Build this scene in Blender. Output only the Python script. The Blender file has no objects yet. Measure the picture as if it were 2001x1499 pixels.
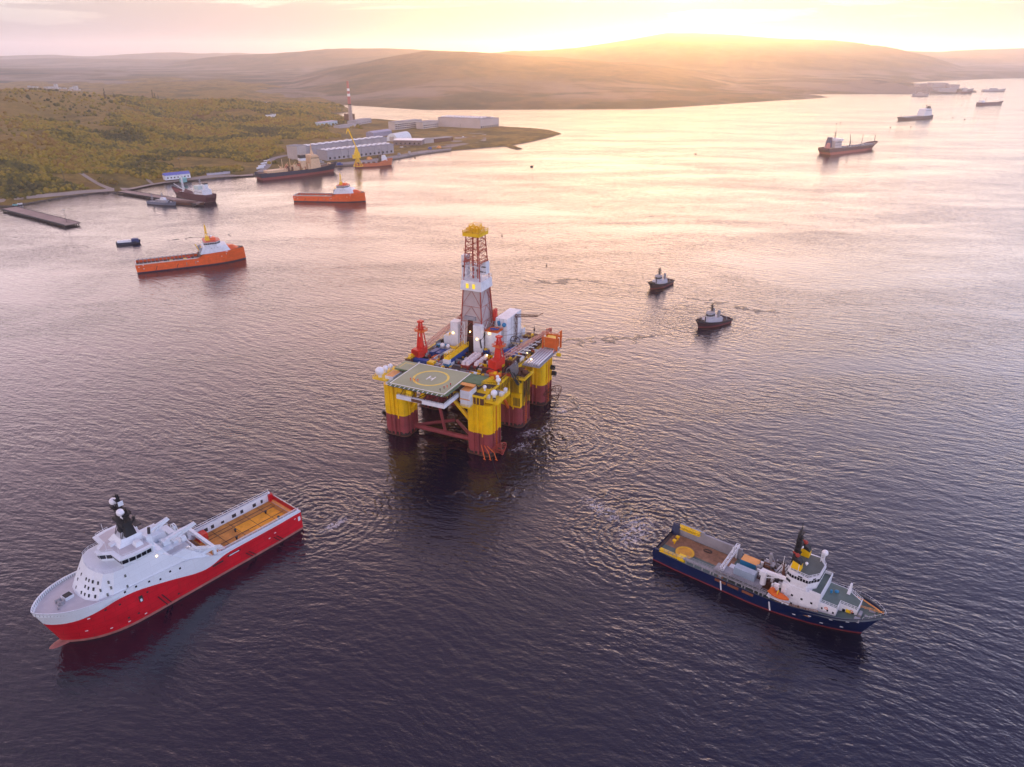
import bpy, bmesh, math, random
import numpy as np
from mathutils import Vector, Matrix
random.seed(7); np.random.seed(7)
C = bpy.context.scene.collection
SC = bpy.context.scene
R = math.radians
# ---------------- camera ----------------
CAMH = 165.0
FPX = 1400.0
PITCH = math.atan((749.5-98)/FPX)
cam = bpy.data.cameras.new('camera'); camo = bpy.data.objects.new('camera', cam); C.objects.link(camo)
camo.location = (0, 0, CAMH); camo.rotation_euler = (math.pi/2-PITCH, 0, 0)
cam.sensor_width = 36; cam.lens = 36*FPX/2001; cam.clip_start = 1; cam.clip_end = 60000
SC.camera = camo
SC.view_settings.view_transform = 'Standard'; SC.view_settings.look = 'None'
SC.view_settings.exposure = 0.08; SC.view_settings.gamma = 1
# ---------------- sun and sky ----------------
SUN_AZ = R(11.8); SUN_EL = R(1.75)
sd = Vector((math.sin(SUN_AZ)*math.cos(SUN_EL), math.cos(SUN_AZ)*math.cos(SUN_EL), math.sin(SUN_EL)))
sl = bpy.data.lights.new('sun', 'SUN'); sl.energy = 3.2; sl.angle = R(0.53); sl.color = (1.0, 0.43, 0.09)
so = bpy.data.objects.new('sun', sl); C.objects.link(so)
so.rotation_euler = (-sd).to_track_quat('-Z', 'Y').to_euler()
W = bpy.data.worlds.new('World'); SC.world = W; W.use_nodes = True
class NT:
    """small helper round a node tree"""
    def __init__(s, t): s.t = t
    def n(s, ty, **k):
        nd = s.t.nodes.new(ty)
        for a, b in k.items():
            if a == 'ins':
                for i, v in b.items():
                    if isinstance(v, bpy.types.NodeSocket): s.t.links.new(v, nd.inputs[i])
                    else: nd.inputs[i].default_value = v
            else: setattr(nd, a, b)
        return nd
    def m(s, op, a, b=None, c=None, clamp=False):
        ins = {0: a}
        if b is not None: ins[1] = b
        if c is not None: ins[2] = c
        return s.n('ShaderNodeMath', operation=op, use_clamp=clamp, ins=ins).outputs[0]
    def vm(s, op, a, b=None):
        nd = s.n('ShaderNodeVectorMath', operation=op, ins={0: a} if b is None else {0: a, 1: b})
        return nd.outputs['Value'] if op in ('DOT_PRODUCT', 'LENGTH') else nd.outputs[0]
    def ramp(s, f, pts, interp='LINEAR'):
        nd = s.n('ShaderNodeValToRGB', ins={0: f}); cr = nd.color_ramp; cr.interpolation = interp
        while len(cr.elements) < len(pts): cr.elements.new(0.5)
        for e, (p, c) in zip(cr.elements, pts):
            e.position = p; e.color = (*c, 1) if len(c) == 3 else c
        return nd.outputs[0]
    def mix(s, f, a, b, bt='MIX'):
        nd = s.n('ShaderNodeMix', data_type='RGBA', blend_type=bt)
        for i, v in ((0, f), (6, a), (7, b)):
            if isinstance(v, bpy.types.NodeSocket): s.t.links.new(v, nd.inputs[i])
            else: nd.inputs[i].default_value = (*v, 1) if (i and len(v) == 3) else v
        return nd.outputs[2]
    def sstep(s, v, a, b):
        nd = s.n('ShaderNodeMapRange', interpolation_type='SMOOTHSTEP', ins={0: v, 1: a, 2: b, 3: 0.0, 4: 1.0})
        return nd.outputs[0]
    def noise(s, vec, scale, detail=3, rough=.55, dist=0):
        return s.n('ShaderNodeTexNoise', ins={'Vector': vec, 'Scale': scale, 'Detail': detail, 'Roughness': rough, 'Distortion': dist}).outputs[0]
    def link(s, a, b): s.t.links.new(a, b)
def build_world():
    W.node_tree.nodes.clear(); t = NT(W.node_tree)
    d = t.n('ShaderNodeTexCoord').outputs['Generated']
    sep = t.n('ShaderNodeSeparateXYZ', ins={0: d}); x, y, z = sep.outputs
    zc = t.m('MAXIMUM', z, 0.0)
    # elevation gradient: pale peach near the horizon, blue violet overhead
    base = t.ramp(zc, [(0, (.48, .46, .50)), (.03, (.58, .55, .53)), (.07, (.90, .84, .76)), (.16, (2.75, 2.4, 2.2)), (.34, (2.5, 2.1, 2.15)), (.50, (.88, .74, .86)), (.7, (.44, .38, .54)), (1, (.25, .23, .40))])
    g0 = Vector((math.sin(SUN_AZ)*math.cos(SUN_EL), math.cos(SUN_AZ)*math.cos(SUN_EL), math.sin(SUN_EL)))
    dt = t.m('MAXIMUM', t.vm('DOT_PRODUCT', d, tuple(g0)), 0.0)
    # towards the sunset the sky is brighter and warmer
    col = t.mix(1.0, base, t.mix(t.m('POWER', dt, 5.0), (.82, .88, 1.0), (1.42, 1.15, .88)), 'MULTIPLY')
    # the right of the sky is clear and bluish, the left veiled in mauve
    side = t.mix(t.sstep(x, -.25, .62), (1.04, .86, .86), (.80, .96, 1.30))
    col = t.mix(t.sstep(z, .05, .3), col, t.mix(1.0, col, side, 'MULTIPLY'))
    def lobe(n, c):
        nonlocal col
        col = t.mix(1.0, col, t.mix(t.m('POWER', dt, n), (0, 0, 0), c), 'ADD')
    lobe(18.0, (.30, .17, .06)); lobe(250.0, (.3, .16, .03)); lobe(2500.0, (2.4, 1.6, .5)); lobe(30000.0, (12, 10, 6))
    # cloud banks low over the hills, then soft broken cloud higher up
    vm = t.n('ShaderNodeMapping', ins={'Vector': d, 'Scale': (2.6, 2.6, 30)}).outputs[0]
    n1 = t.noise(vm, 1.6, 7, .58, .25)
    band = t.m('MULTIPLY', t.sstep(z, .075, .042), t.sstep(z, -.004, .010))
    left = t.m('MAXIMUM', t.sstep(x, .22, .02), t.m('MULTIPLY', t.sstep(x, .26, .42), .7)); lump = t.m('MULTIPLY', t.sstep(z, .060, .034), t.sstep(z, .004, .016))
    c1 = t.m('MULTIPLY', t.sstep(t.m('ADD', n1, t.m('MULTIPLY', t.m('MULTIPLY', left, lump), .2)), .50, .57), band)
    ccol = t.mix(t.sstep(z, .0, .05), (.38, .37, .42), (.47, .42, .43))
    ccol = t.mix(t.m('POWER', dt, 90.0), ccol, (.72, .50, .33))
    col = t.mix(t.m('MULTIPLY', c1, .95), col, ccol)
    pr = t.m('ADD', zc, .12)
    uv = t.n('ShaderNodeCombineXYZ', ins={0: t.m('DIVIDE', x, pr), 1: t.m('DIVIDE', y, pr)}).outputs[0]
    n2 = t.noise(uv, 1.3, 6, .6, .4)
    c2 = t.m('MULTIPLY', t.sstep(n2, .45, .68), t.sstep(z, .10, .3))
    col = t.mix(t.m('MULTIPLY', c2, .6), col, t.mix(t.m('POWER', dt, 2.0), (.62, .55, .62), (1.3, .98, .8)))
    sky = t.n('ShaderNodeTexSky', sky_type='NISHITA', sun_disc=False, sun_elevation=SUN_EL, sun_rotation=SUN_AZ, altitude=100, dust_density=2.5)
    b1 = t.n('ShaderNodeBackground', ins={0: sky.outputs[0], 1: .05}); b2 = t.n('ShaderNodeBackground', ins={0: col, 1: SKY})
    ad = t.n('ShaderNodeAddShader'); t.link(b1.outputs[0], ad.inputs[0]); t.link(b2.outputs[0], ad.inputs[1])
    t.link(ad.outputs[0], t.n('ShaderNodeOutputWorld').inputs[0])
SKY = 1.1
build_world()
SC.cycles.volume_bounces = 1; SC.cycles.max_bounces = 6
# ---------------- naming and tagging helpers ----------------
def tag(o, label=None, cat=None, group=None, kind=None):
    for k, v in (('label', label), ('category', cat), ('group', group), ('kind', kind)):
        if v: o[k] = v
    return o
def empty(name, loc, rz=0, **k):
    o = bpy.data.objects.new(name, None); C.objects.link(o); o.location = loc; o.rotation_euler = (0, 0, rz)
    return tag(o, **k)
def copy_tree(o, parent=None):
    c = o.copy(); C.objects.link(c)
    if parent: c.parent = parent
    for ch in list(o.children): copy_tree(ch, c)
    return c
def G(px, py, z=0.0):
    """point of the ground plane at height z seen at a pixel of the photograph (survey helper)"""
    a = (px-1000.5)/FPX; b = -(py-749.5)/FPX
    d = Vector((a, math.cos(PITCH)+b*math.sin(PITCH), -math.sin(PITCH)+b*math.cos(PITCH)))
    return Vector((0, 0, CAMH)) + d*((CAMH-z)/-d.z)
# ---------------- materials ----------------
MATS = {}
def mat(name, col, rough=.6, metal=0.0, var=.18, vscale=.35, streak=0.0, rust=(.16, .06, .03), bump=0.0, emit=None, spec=.4, seam=0.0):
    if name in MATS: return MATS[name]
    m = bpy.data.materials.new(name); m.use_nodes = True; t = NT(m.node_tree); t.t.nodes.clear()
    out = t.n('ShaderNodeOutputMaterial'); bs = t.n('ShaderNodeBsdfPrincipled')
    co = t.n('ShaderNodeTexCoord').outputs['Object']
    n = t.noise(co, vscale, 5, .62)
    f = t.n('ShaderNodeMapRange', ins={0: n, 1: .25, 2: .75, 3: 1-var, 4: 1+var*.6}).outputs[0]
    c = t.mix(1.0, (*col[:3],), t.n('ShaderNodeCombineColor', ins={0: f, 1: f, 2: f}).outputs[0], 'MULTIPLY')
    if streak:
        sm = t.n('ShaderNodeMapping', ins={'Vector': co, 'Scale': (1.1, 1.1, .12)}).outputs[0]
        sn = t.noise(sm, .9, 6, .7)
        c = t.mix(t.m('MULTIPLY', t.sstep(sn, .56, .74), streak), c, rust)
    if seam:   # welded plate seams
        sp = t.n('ShaderNodeSeparateXYZ', ins={0: co}); pv = t.n('ShaderNodeCombineXYZ', ins={0: sp.outputs[0], 1: sp.outputs[2]}).outputs[0]
        br = t.n('ShaderNodeTexBrick', ins={'Vector': pv, 'Scale': 1.0, 'Mortar Size': .07, 'Mortar Smooth': .3, 'Brick Width': 6.5, 'Row Height': 2.1, 'Color1': (1, 1, 1, 1), 'Color2': (.93, .93, .93, 1), 'Mortar': (1-seam, 1-seam, 1-seam, 1)})
        c = t.mix(1.0, c, br.outputs[0], 'MULTIPLY')
    t.link(c, bs.inputs['Base Color']); bs.inputs['Roughness'].default_value = rough
    bs.inputs['Metallic'].default_value = metal; bs.inputs['Specular IOR Level'].default_value = spec
    if emit:
        bs.inputs['Emission Color'].default_value = (*emit[0], 1); bs.inputs['Emission Strength'].default_value = emit[1]
    if bump:
        b = t.n('ShaderNodeBump', ins={'Height': t.noise(co, vscale*6, 3), 'Strength': bump, 'Distance': .1}); t.link(b.outputs[0], bs.inputs['Normal'])
    t.link(bs.outputs[0], out.inputs[0]); MATS[name] = m; return m
# ---------------- mesh builder ----------------
class MB:
    def __init__(s): s.v = []; s.f = []; s.mi = []; s.cur = 0; s.M = None
    def mat(s, i): s.cur = i; return s
    def add(s, vs, fs, smooth=False):
        o = len(s.v)
        if s.M is not None: vs = [tuple(s.M @ Vector(v)) for v in vs]
        s.v += [tuple(v) for v in vs]; s.f += [tuple(o+i for i in f) for f in fs]; s.mi += [s.cur]*len(fs)
        return s
    def box(s, x0, x1, y0, y1, z0, z1, top=None):
        """box; top=(ix,iy) insets the upper face"""
        a, b = top or (0, 0)
        vs = [(x0, y0, z0), (x1, y0, z0), (x1, y1, z0), (x0, y1, z0), (x0+a, y0+b, z1), (x1-a, y0+b, z1), (x1-a, y1-b, z1), (x0+a, y1-b, z1)]
        return s.add(vs, [(3, 2, 1, 0), (4, 5, 6, 7), (0, 1, 5, 4), (1, 2, 6, 5), (2, 3, 7, 6), (3, 0, 4, 7)])
    def cb(s, c, sz, rz=0.0):
        """centred box standing on c, turned about z"""
        M0 = s.M; T = Matrix.Translation(c) @ Matrix.Rotation(rz, 4, 'Z'); s.M = T if M0 is None else M0 @ T
        s.box(-sz[0]/2, sz[0]/2, -sz[1]/2, sz[1]/2, 0, sz[2]); s.M = M0; return s
    def tube(s, p, q, r, n=6, r2=None, cap=True):
        p = Vector(p); q = Vector(q); d = q-p
        if d.length < 1e-6: return s
        d.normalize(); u = d.orthogonal().normalized()
        if abs(d.z) < .99: u = d.cross(Vector((0, 0, 1))).normalized()
        w = d.cross(u); r2 = r if r2 is None else r2
        vs = []
        for P_, rr in ((p, r), (q, r2)):
            for i in range(n):
                a = 2*math.pi*(i+.5)/n; vs.append(P_+u*(math.cos(a)*rr)+w*(math.sin(a)*rr))
        fs = [(i, (i+1) % n, n+(i+1) % n, n+i) for i in range(n)]
        if cap: fs += [tuple(range(n-1, -1, -1)), tuple(range(n, 2*n))]
        return s.add(vs, fs)
    def path(s, pts, r, n=5):
        for a, b in zip(pts, pts[1:]): s.tube(a, b, r, n)
        return s
    def prism(s, pts, z0, z1, inset=0):
        n = len(pts); cx = sum(p[0] for p in pts)/n; cy = sum(p[1] for p in pts)/n
        a = [(p[0], p[1], z0) for p in pts]; k = 1-inset
        b = [(cx+(p[0]-cx)*k, cy+(p[1]-cy)*k, z1) for p in pts]
        return s.add(a+b, [tuple(range(n-1, -1, -1)), tuple(range(n, 2*n))]+[(i, (i+1) % n, n+(i+1) % n, n+i) for i in range(n)])
    def hull(s, a, b):
        """closed loft between two rings of equal size"""
        n = len(a)
        return s.add(list(a)+list(b), [tuple(range(n-1, -1, -1)), tuple(range(n, 2*n))]+[(i, (i+1) % n, n+(i+1) % n, n+i) for i in range(n)])
    def ball(s, c, r, n=10, m=7, sz=1.0):
        vs = [(c[0], c[1], c[2]-r*sz)]
        for j in range(1, m):
            t = math.pi*j/m
            for i in range(n):
                a = 2*math.pi*i/n; vs.append((c[0]+r*math.sin(t)*math.cos(a), c[1]+r*math.sin(t)*math.sin(a), c[2]-r*sz*math.cos(t)))
        vs.append((c[0], c[1], c[2]+r*sz)); T = len(vs)-1; fs = [(0, 1+(i+1) % n, 1+i) for i in range(n)]
        for j in range(m-2):
            for i in range(n): a = 1+j*n+i; b = 1+j*n+(i+1) % n; fs.append((a, b, b+n, a+n))
        fs += [(T, 1+(m-2)*n+i, 1+(m-2)*n+(i+1) % n) for i in range(n)]
        return s.add(vs, fs)
    def torus(s, c, R_, r, axis='z', n=20, m=6):
        vs = []; fs = []
        for i in range(n):
            a = 2*math.pi*i/n
            for j in range(m):
                b = 2*math.pi*j/m; q = (R_+r*math.cos(b)); p = [q*math.cos(a), q*math.sin(a), r*math.sin(b)]
                if axis == 'y': p = [p[0], p[2], p[1]]
                if axis == 'x': p = [p[2], p[0], p[1]]
                vs.append((c[0]+p[0], c[1]+p[1], c[2]+p[2]))
        for i in range(n):
            for j in range(m): fs.append((i*m+j, ((i+1) % n)*m+j, ((i+1) % n)*m+(j+1) % m, i*m+(j+1) % m))
        return s.add(vs, fs)
    def rail(s, pts, h=1.1, r=.05, step=2.0, mids=2, closed=False):
        """post and wire railing along a polyline"""
        P_ = [Vector(p) for p in pts]
        if closed: P_.append(P_[0])
        for a, b in zip(P_, P_[1:]):
            L = (b-a).length; k = max(1, round(L/step))
            for i in range(k+1):
                q = a.lerp(b, i/k); s.tube(q, q+Vector((0, 0, h)), r, 4, cap=False)
            for j in range(mids):
                z = Vector((0, 0, h*(j+1)/mids)); s.tube(a+z, b+z, r, 4, cap=False)
        return s
    def truss(s, p, q, w, r=.08, bays=8, w2=None, up=(0, 0, 1)):
        """square lattice boom from p to q"""
        p = Vector(p); q = Vector(q); d = (q-p).normalized(); u = d.cross(Vector(up))
        u = u.normalized() if u.length > .01 else Vector((1, 0, 0)); v = d.cross(u).normalized(); w2 = w if w2 is None else w2
        def ring(t):
            c = p.lerp(q, t); k = (w+(w2-w)*t)/2
            return [c+u*k*a+v*k*b for a, b in ((1, 1), (-1, 1), (-1, -1), (1, -1))]
        prev = ring(0)
        for i in range(bays):
            nx = ring((i+1)/bays)
            for j in range(4):
                s.tube(prev[j], nx[j], r, 4, cap=False); s.tube(nx[j], nx[(j+1) % 4], r*.7, 4, cap=False)
                a, b = (j, (j+1) % 4) if i % 2 else ((j+1) % 4, j); s.tube(prev[a], nx[b], r*.7, 4, cap=False)
            prev = nx
        return s
    def build(s, name, ms, parent=None, smooth=False, loc=None, angle=35, **k):
        me = bpy.data.meshes.new(name); me.from_pydata(s.v, [], s.f)
        for m in (ms if isinstance(ms, (list, tuple)) else [ms]): me.materials.append(m)
        me.polygons.foreach_set('material_index', s.mi)
        if smooth:
            me.polygons.foreach_set('use_smooth', [True]*len(s.f)); me.update()
            me.set_sharp_from_angle(angle=R(angle))
        me.update(); o = bpy.data.objects.new(name, me); C.objects.link(o)
        if parent: o.parent = parent
        if loc: o.location = loc
        return tag(o, **k)
# ---------------- water ----------------
def water_mat():
    m = bpy.data.materials.new('sea_water'); m.use_nodes = True; t = NT(m.node_tree); t.t.nodes.clear()
    out = t.n('ShaderNodeOutputMaterial'); bs = t.n('ShaderNodeBsdfPrincipled')
    pos = t.n('ShaderNodeNewGeometry').outputs['Position']
    # slow bending of the wave trains and gusts
    wn = t.n('ShaderNodeTexNoise', ins={'Vector': pos, 'Scale': .012, 'Detail': 2.0}).outputs[1]
    wv = t.vm('SUBTRACT', wn, (.5, .5, .5)); sc = t.n('ShaderNodeVectorMath', operation='SCALE', ins={0: wv, 'Scale': 26.0}).outputs[0]
    wp = t.vm('ADD', pos, sc)
    sc2 = t.n('ShaderNodeVectorMath', operation='SCALE', ins={0: t.vm('SUBTRACT', t.n('ShaderNodeTexNoise', ins={'Vector': pos, 'Scale': .06, 'Detail': 3.0}).outputs[1], (.5, .5, .5)), 'Scale': 22.0}).outputs[0]
    def layer(ang, wl, st, detail, amp, src=wp, rough=.5, dist=0.0):
        mp = t.n('ShaderNodeMapping', vector_type='POINT', ins={'Vector': src, 'Rotation': (0, 0, R(ang))}).outputs[0]
        mp = t.n('ShaderNodeMapping', ins={'Vector': mp, 'Scale': (1/(wl*st), 1/wl, 0)}).outputs[0]
        n = t.noise(mp, 1.0, detail, rough, dist)
        return t.m('MULTIPLY', t.m('SUBTRACT', n, .5), amp)
    h = layer(28, 3.9, 3.4, 2, .46)
    h = t.m('ADD', h, layer(5, 1.9, 2.6, 3, .30))
    h = t.m('ADD', h, layer(48, 1.25, 2.2, 3, .17))
    h = t.m('ADD', h, layer(-20, .55, 1.6, 2, .045, src=pos))
    # wind patches: some water rougher than other
    gust = t.noise(t.n('ShaderNodeMapping', ins={'Vector': pos, 'Rotation': (0, 0, R(20)), 'Scale': (.004, .012, 0)}).outputs[0], 1.0, 4, .6, .6)
    h = t.m('MULTIPLY', h, t.n('ShaderNodeMapRange', ins={0: gust, 1: .3, 2: .7, 3: .34, 4: 1.4}).outputs[0])
    # churned water: short steep chop inside soft edged patches
    for (cx, cy, rx, ry, ang) in CHURN:
        q = t.n('ShaderNodeMapping', vector_type='TEXTURE', ins={'Vector': t.vm('ADD', pos, sc2), 'Location': (cx, cy, 0), 'Rotation': (0, 0, R(ang)), 'Scale': (rx, ry, 1)}).outputs[0]
        k = t.sstep(t.vm('LENGTH', q), 1.0, .35)
        h = t.m('ADD', h, t.m('MULTIPLY', k, t.m('MULTIPLY', t.noise(pos, .62, 4, .6, .8), .75)))
    # ring wakes round churned spots
    for (cx, cy, rad, amp, wl) in WAKES:
        dv = t.vm('LENGTH', t.vm('SUBTRACT', pos, (cx, cy, 0)))
        nz = t.noise(pos, .15, 3, .6)
        ph = t.m('MULTIPLY', t.m('ADD', dv, t.m('MULTIPLY', nz, wl*3)), 2*math.pi/wl)
        fall = t.sstep(dv, rad, rad*.25)
        h = t.m('ADD', h, t.m('MULTIPLY', t.m('MULTIPLY', t.m('SINE', ph), fall), amp))
    bp = t.n('ShaderNodeBump', ins={'Height': h, 'Strength': 1.0, 'Distance': WAVE})
    foam = None
    for (cx, cy, rx, ry, ang) in FOAM:
        q = t.n('ShaderNodeMapping', vector_type='TEXTURE', ins={'Vector': pos, 'Location': (cx, cy, 0), 'Rotation': (0, 0, R(ang)), 'Scale': (rx, ry, 1)}).outputs[0]
        sp = t.n('ShaderNodeSeparateXYZ', ins={0: q}); e = t.m('SQRT', t.m('ADD', t.m('POWER', sp.outputs[0], 2.0), t.m('POWER', sp.outputs[1], 2.0)))
        fm = t.m('MULTIPLY', t.sstep(e, 1.0, .2), t.sstep(t.noise(pos, .55, 6, .7, 1.2), .47, .62))
        foam = fm if foam is None else t.m('MAXIMUM', foam, fm)
    c = t.mix(t.m('MULTIPLY', foam, .9), (.010, .008, .018), (.55, .52, .54))
    t.link(t.m('ADD', t.m('MULTIPLY', foam, .6), .06), bs.inputs['Roughness'])
    t.link(c, bs.inputs['Base Color']); bs.inputs['IOR'].default_value = 1.6
    t.link(bp.outputs[0], bs.inputs['Normal'])
    t.link(bs.outputs[0], out.inputs[0]); return m
WAVE = 1.0
WAKES = [(50, 219, 46, .11, 3.6), (22, 296, 62, .09, 4.6), (-74, 232, 40, .09, 3.4), (123, 455, 60, .10, 5)]
FOAM = [(11, 300, 12, 4.5, 30), (47, 222, 15, 8, 60), (36, 236, 15, 5, 130), (4, 286, 9, 4, 40), (-68, 226, 9, 3, 50), (24, 322, 8, 5, 40)]
CHURN = [(16, 290, 22, 14, 30), (42, 232, 24, 11, 110), (147, 492, 34, 8, -38), (170, 476, 30, 7, -25), (38, 545, 46, 9, -4), (-8, 250, 26, 12, 20), (60, 420, 60, 9, 10), (-296, 692, 60, 6, 24), (30, 330, 22, 9, -20)]
w = MB(); w.add([(-30000, -3000, 0), (30000, -3000, 0), (30000, 30000, 0), (-30000, 30000, 0)], [(0, 1, 2, 3)])
w.build('water', water_mat(), kind='structure')
# ---------------- terrain ----------------
def poly(px): return np.array([list(G(a, b)[:2]) for a, b in px])
NEAR_PX = [(-260, 398), (-60, 402), (20, 404), (62, 397), (130, 385), (200, 377), (240, 377), (262, 369), (300, 361), (360, 355), (420, 350), (470, 345), (492, 345), (502, 346), (560, 335), (640, 324), (690, 321), (762, 311), (830, 298.5), (900, 293), (985, 286), (1004, 292), (1023, 291.5), (1002, 284), (1040, 277), (1070, 270), (1098, 261.5), (1078, 256), (1050, 253), (975, 248.5), (900, 243), (840, 237), (790, 239), (735, 234), (690, 237), (668, 229), (640, 222.5), (662, 220.5), (690, 218.5), (680, 212), (672, 207)]
NEAR = np.vstack([poly(NEAR_PX), [(-900, 3400), (-1800, 4500), (-6000, 4800), (-6000, 900)]])
FAR_PX = [(640, 203), (690, 206.5), (735, 209), (780, 212), (830, 215), (900, 214.5), (1100, 214), (1270, 213), (1350, 208), (1440, 202), (1540, 195.5), (1562, 194.5), (1600, 192), (1622, 190), (1590, 187), (1562, 184.5), (1640, 184), (1760, 184), (1820, 185), (1860, 183), (1910, 181), (1906, 177), (1860, 172), (1790, 165), (1768, 162.5), (1800, 160), (1870, 157), (1962, 153.5), (2100, 152), (2300, 149)]
FAR = np.vstack([poly(FAR_PX), [(9000, 7000), (16000, 24000), (-16000, 24000), (-9000, 5200), (-1600, 3600)]])
def sdist(pts, pg):
    """signed distance to a polygon, positive inside"""
    x = pts[:, 0]; y = pts[:, 1]; dm = np.full(len(pts), 1e18); ins = np.zeros(len(pts), bool)
    for i in range(len(pg)):
        a = pg[i]; b = pg[(i+1) % len(pg)]; ab = b-a; L = (ab**2).sum()+1e-9
        t_ = np.clip(((x-a[0])*ab[0]+(y-a[1])*ab[1])/L, 0, 1)
        dm = np.minimum(dm, (x-a[0]-t_*ab[0])**2+(y-a[1]-t_*ab[1])**2)
        cr = ((a[1] > y) != (b[1] > y)) & (x < (b[0]-a[0])*(y-a[1])/(b[1]-a[1]+1e-12)+a[0]); ins ^= cr
    return np.where(ins, 1, -1)*np.sqrt(dm)
_pt = np.random.RandomState(3).rand(256, 256)
def vnoise(x, y):
    xi = np.floor(x).astype(int); yi = np.floor(y).astype(int); fx = x-xi; fy = y-yi
    fx = fx*fx*(3-2*fx); fy = fy*fy*(3-2*fy); g = lambda i, j: _pt[(i) % 256, (j) % 256]
    return (g(xi, yi)*(1-fx)+g(xi+1, yi)*fx)*(1-fy)+(g(xi, yi+1)*(1-fx)+g(xi+1, yi+1)*fx)*fy-.5
def fbm(x, y, s, o=4):
    r = 0; a = 1
    for i in range(o): r = r+a*vnoise(x/s+17*i, y/s+31*i); s = s*.5; a *= .5
    return r
FH = FPX/math.cos(PITCH)
NC = {-200: [(850, 3), (1000, 14), (1250, 38), (1600, 66), (1900, 86), (2300, 60), (3000, 25), (9e3, 30)],
      0: [(850, 3), (1000, 12), (1250, 36), (1600, 66), (1850, 86), (2300, 55), (3000, 22), (9e3, 30)],
      150: [(900, 3), (1010, 6), (1250, 34), (1600, 63), (1900, 88), (2300, 52), (3000, 22), (9e3, 30)],
      220: [(900, 3), (1060, 6), (1250, 30), (1600, 55), (1900, 73), (2300, 45), (3000, 22), (9e3, 30)],
      300: [(900, 3), (1100, 4), (1250, 24), (1600, 42), (1900, 52), (2300, 34), (3000, 20), (9e3, 30)],
      450: [(900, 3), (1190, 4), (1380, 20), (1700, 32), (2100, 32), (2600, 26), (3000, 22), (9e3, 30)],
      560: [(900, 3), (1330, 4), (1560, 16), (1900, 22), (2300, 20), (2800, 22), (3100, 14), (9e3, 20)],
      640: [(900, 3), (1480, 4), (1700, 9), (1950, 6), (2300, 12), (2500, 22), (2700, 10), (9e3, 15)],
      700: [(900, 3), (1700, 4), (1850, 5), (2050, 4), (9e3, 6)],
      1200: [(900, 3), (9e3, 4)]}
def near_h(x, y):
    x = np.asarray(x, float); y = np.asarray(y, float); r = np.hypot(x, y); px = 1000.5+FH*x/np.maximum(y, 1)
    ks = sorted(NC); tab = np.array([np.interp(r, [a for a, b in NC[k]], [b for a, b in NC[k]]) for k in ks])
    i = np.clip(np.searchsorted(ks, px)-1, 0, len(ks)-2); k0 = np.array(ks)[i]; k1 = np.array(ks)[i+1]
    f = np.clip((px-k0)/(k1-k0), 0, 1); ar = np.arange(len(r)); z = tab[i, ar]*(1-f)+tab[i+1, ar]*f
    d = sdist(np.stack([x, y], 1), NEAR)
    rough = np.clip((z-5)/20, 0, 1); z = z+fbm(x, y, 280, 5)*34*rough+fbm(x+50, y, 30, 2)*.5
    return np.where(d > 0, np.minimum(z, .9+np.maximum(d-1, 0)*.3)*np.clip(d/2.5, 0, 1), d*.25)
def th(x, y): return float(near_h([x], [y])[0])
RIDGES = [  # range, half width, [(px, py of the crest)]
    (2420, 150, [(690, 212), (780, 206), (850, 198), (900, 194), (1000, 193), (1270, 192), (1340, 186), (1450, 178), (1520, 182), (1545, 196)]),
    (3350, 330, [(1540, 184), (1600, 168), (1660, 160), (1700, 149), (1725, 151), (1770, 161), (1800, 168), (1840, 178)]),
    (4300, 1100, [(500, 158), (560, 150), (650, 128), (740, 112), (830, 101), (900, 102), (1000, 108), (1150, 116), (1300, 126), (1420, 142), (1500, 160), (1560, 182)]),
    (7600, 1500, [(300, 125), (400, 113), (520, 106), (640, 98), (760, 95), (830, 98), (1000, 106), (1100, 110)]),
    (6600, 1300, [(850, 120), (950, 100), (1000, 96), (1080, 94), (1120, 92), (1200, 83), (1250, 75), (1300, 66), (1350, 60), (1400, 57.5), (1450, 60), (1500, 66), (1560, 70), (1620, 75), (1660, 82), (1700, 92), (1760, 101), (1850, 118), (1930, 140), (1980, 160)]),
    (9500, 1500, [(1500, 110), (1700, 98), (1800, 101), (1850, 100), (1900, 97), (1960, 95), (2050, 91), (2300, 90)]),
    (12500, 1600, [(-500, 104), (-100, 107), (0, 108), (60, 107), (100, 105), (180, 108), (240, 105), (330, 103), (420, 103), (520, 103), (620, 101), (800, 104)]),
    (9000, 1300, [(-500, 112), (0, 114), (120, 112), (230, 112), (330, 113), (450, 112), (600, 118)]),
    (5200, 800, [(-500, 125), (0, 128), (150, 131), (300, 138), (450, 146), (560, 160)])]
def far_h(x, y):
    x = np.asarray(x, float); y = np.asarray(y, float); r = np.hypot(x, y)/np.sqrt(1+(x/np.maximum(y, 1))**2); px = 1000.5+FH*x/np.maximum(y, 1)
    z = np.interp(r, [2000, 3000, 5000, 12000], [6, 12, 30, 40])
    for r0, w_, cr in RIDGES:
        top = CAMH-(np.interp(px, [a for a, b in cr], [b for a, b in cr])-98)/FH*r0
        edge = np.clip((px-cr[0][0]+60)/60, 0, 1)*np.clip((cr[-1][0]+60-px)/60, 0, 1)
        ww = np.where(r > r0, w_*1.2, w_); g = np.exp(-((r-r0)/ww)**2)
        z = np.maximum(z, top*g*edge)
    z = z+(fbm(x, y, 1100, 6)*34-np.abs(fbm(x+900, y, 600, 5))*22)*np.clip((z-10)/90, 0, 1)+fbm(x, y, 90, 3)*3*np.clip((z-6)/10, 0, 1)
    d = sdist(np.stack([x, y], 1), FAR)
    return np.where(d > 0, np.minimum(z, 1+d*.12)*np.clip(d/12, 0, 1), d*.2)
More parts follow.
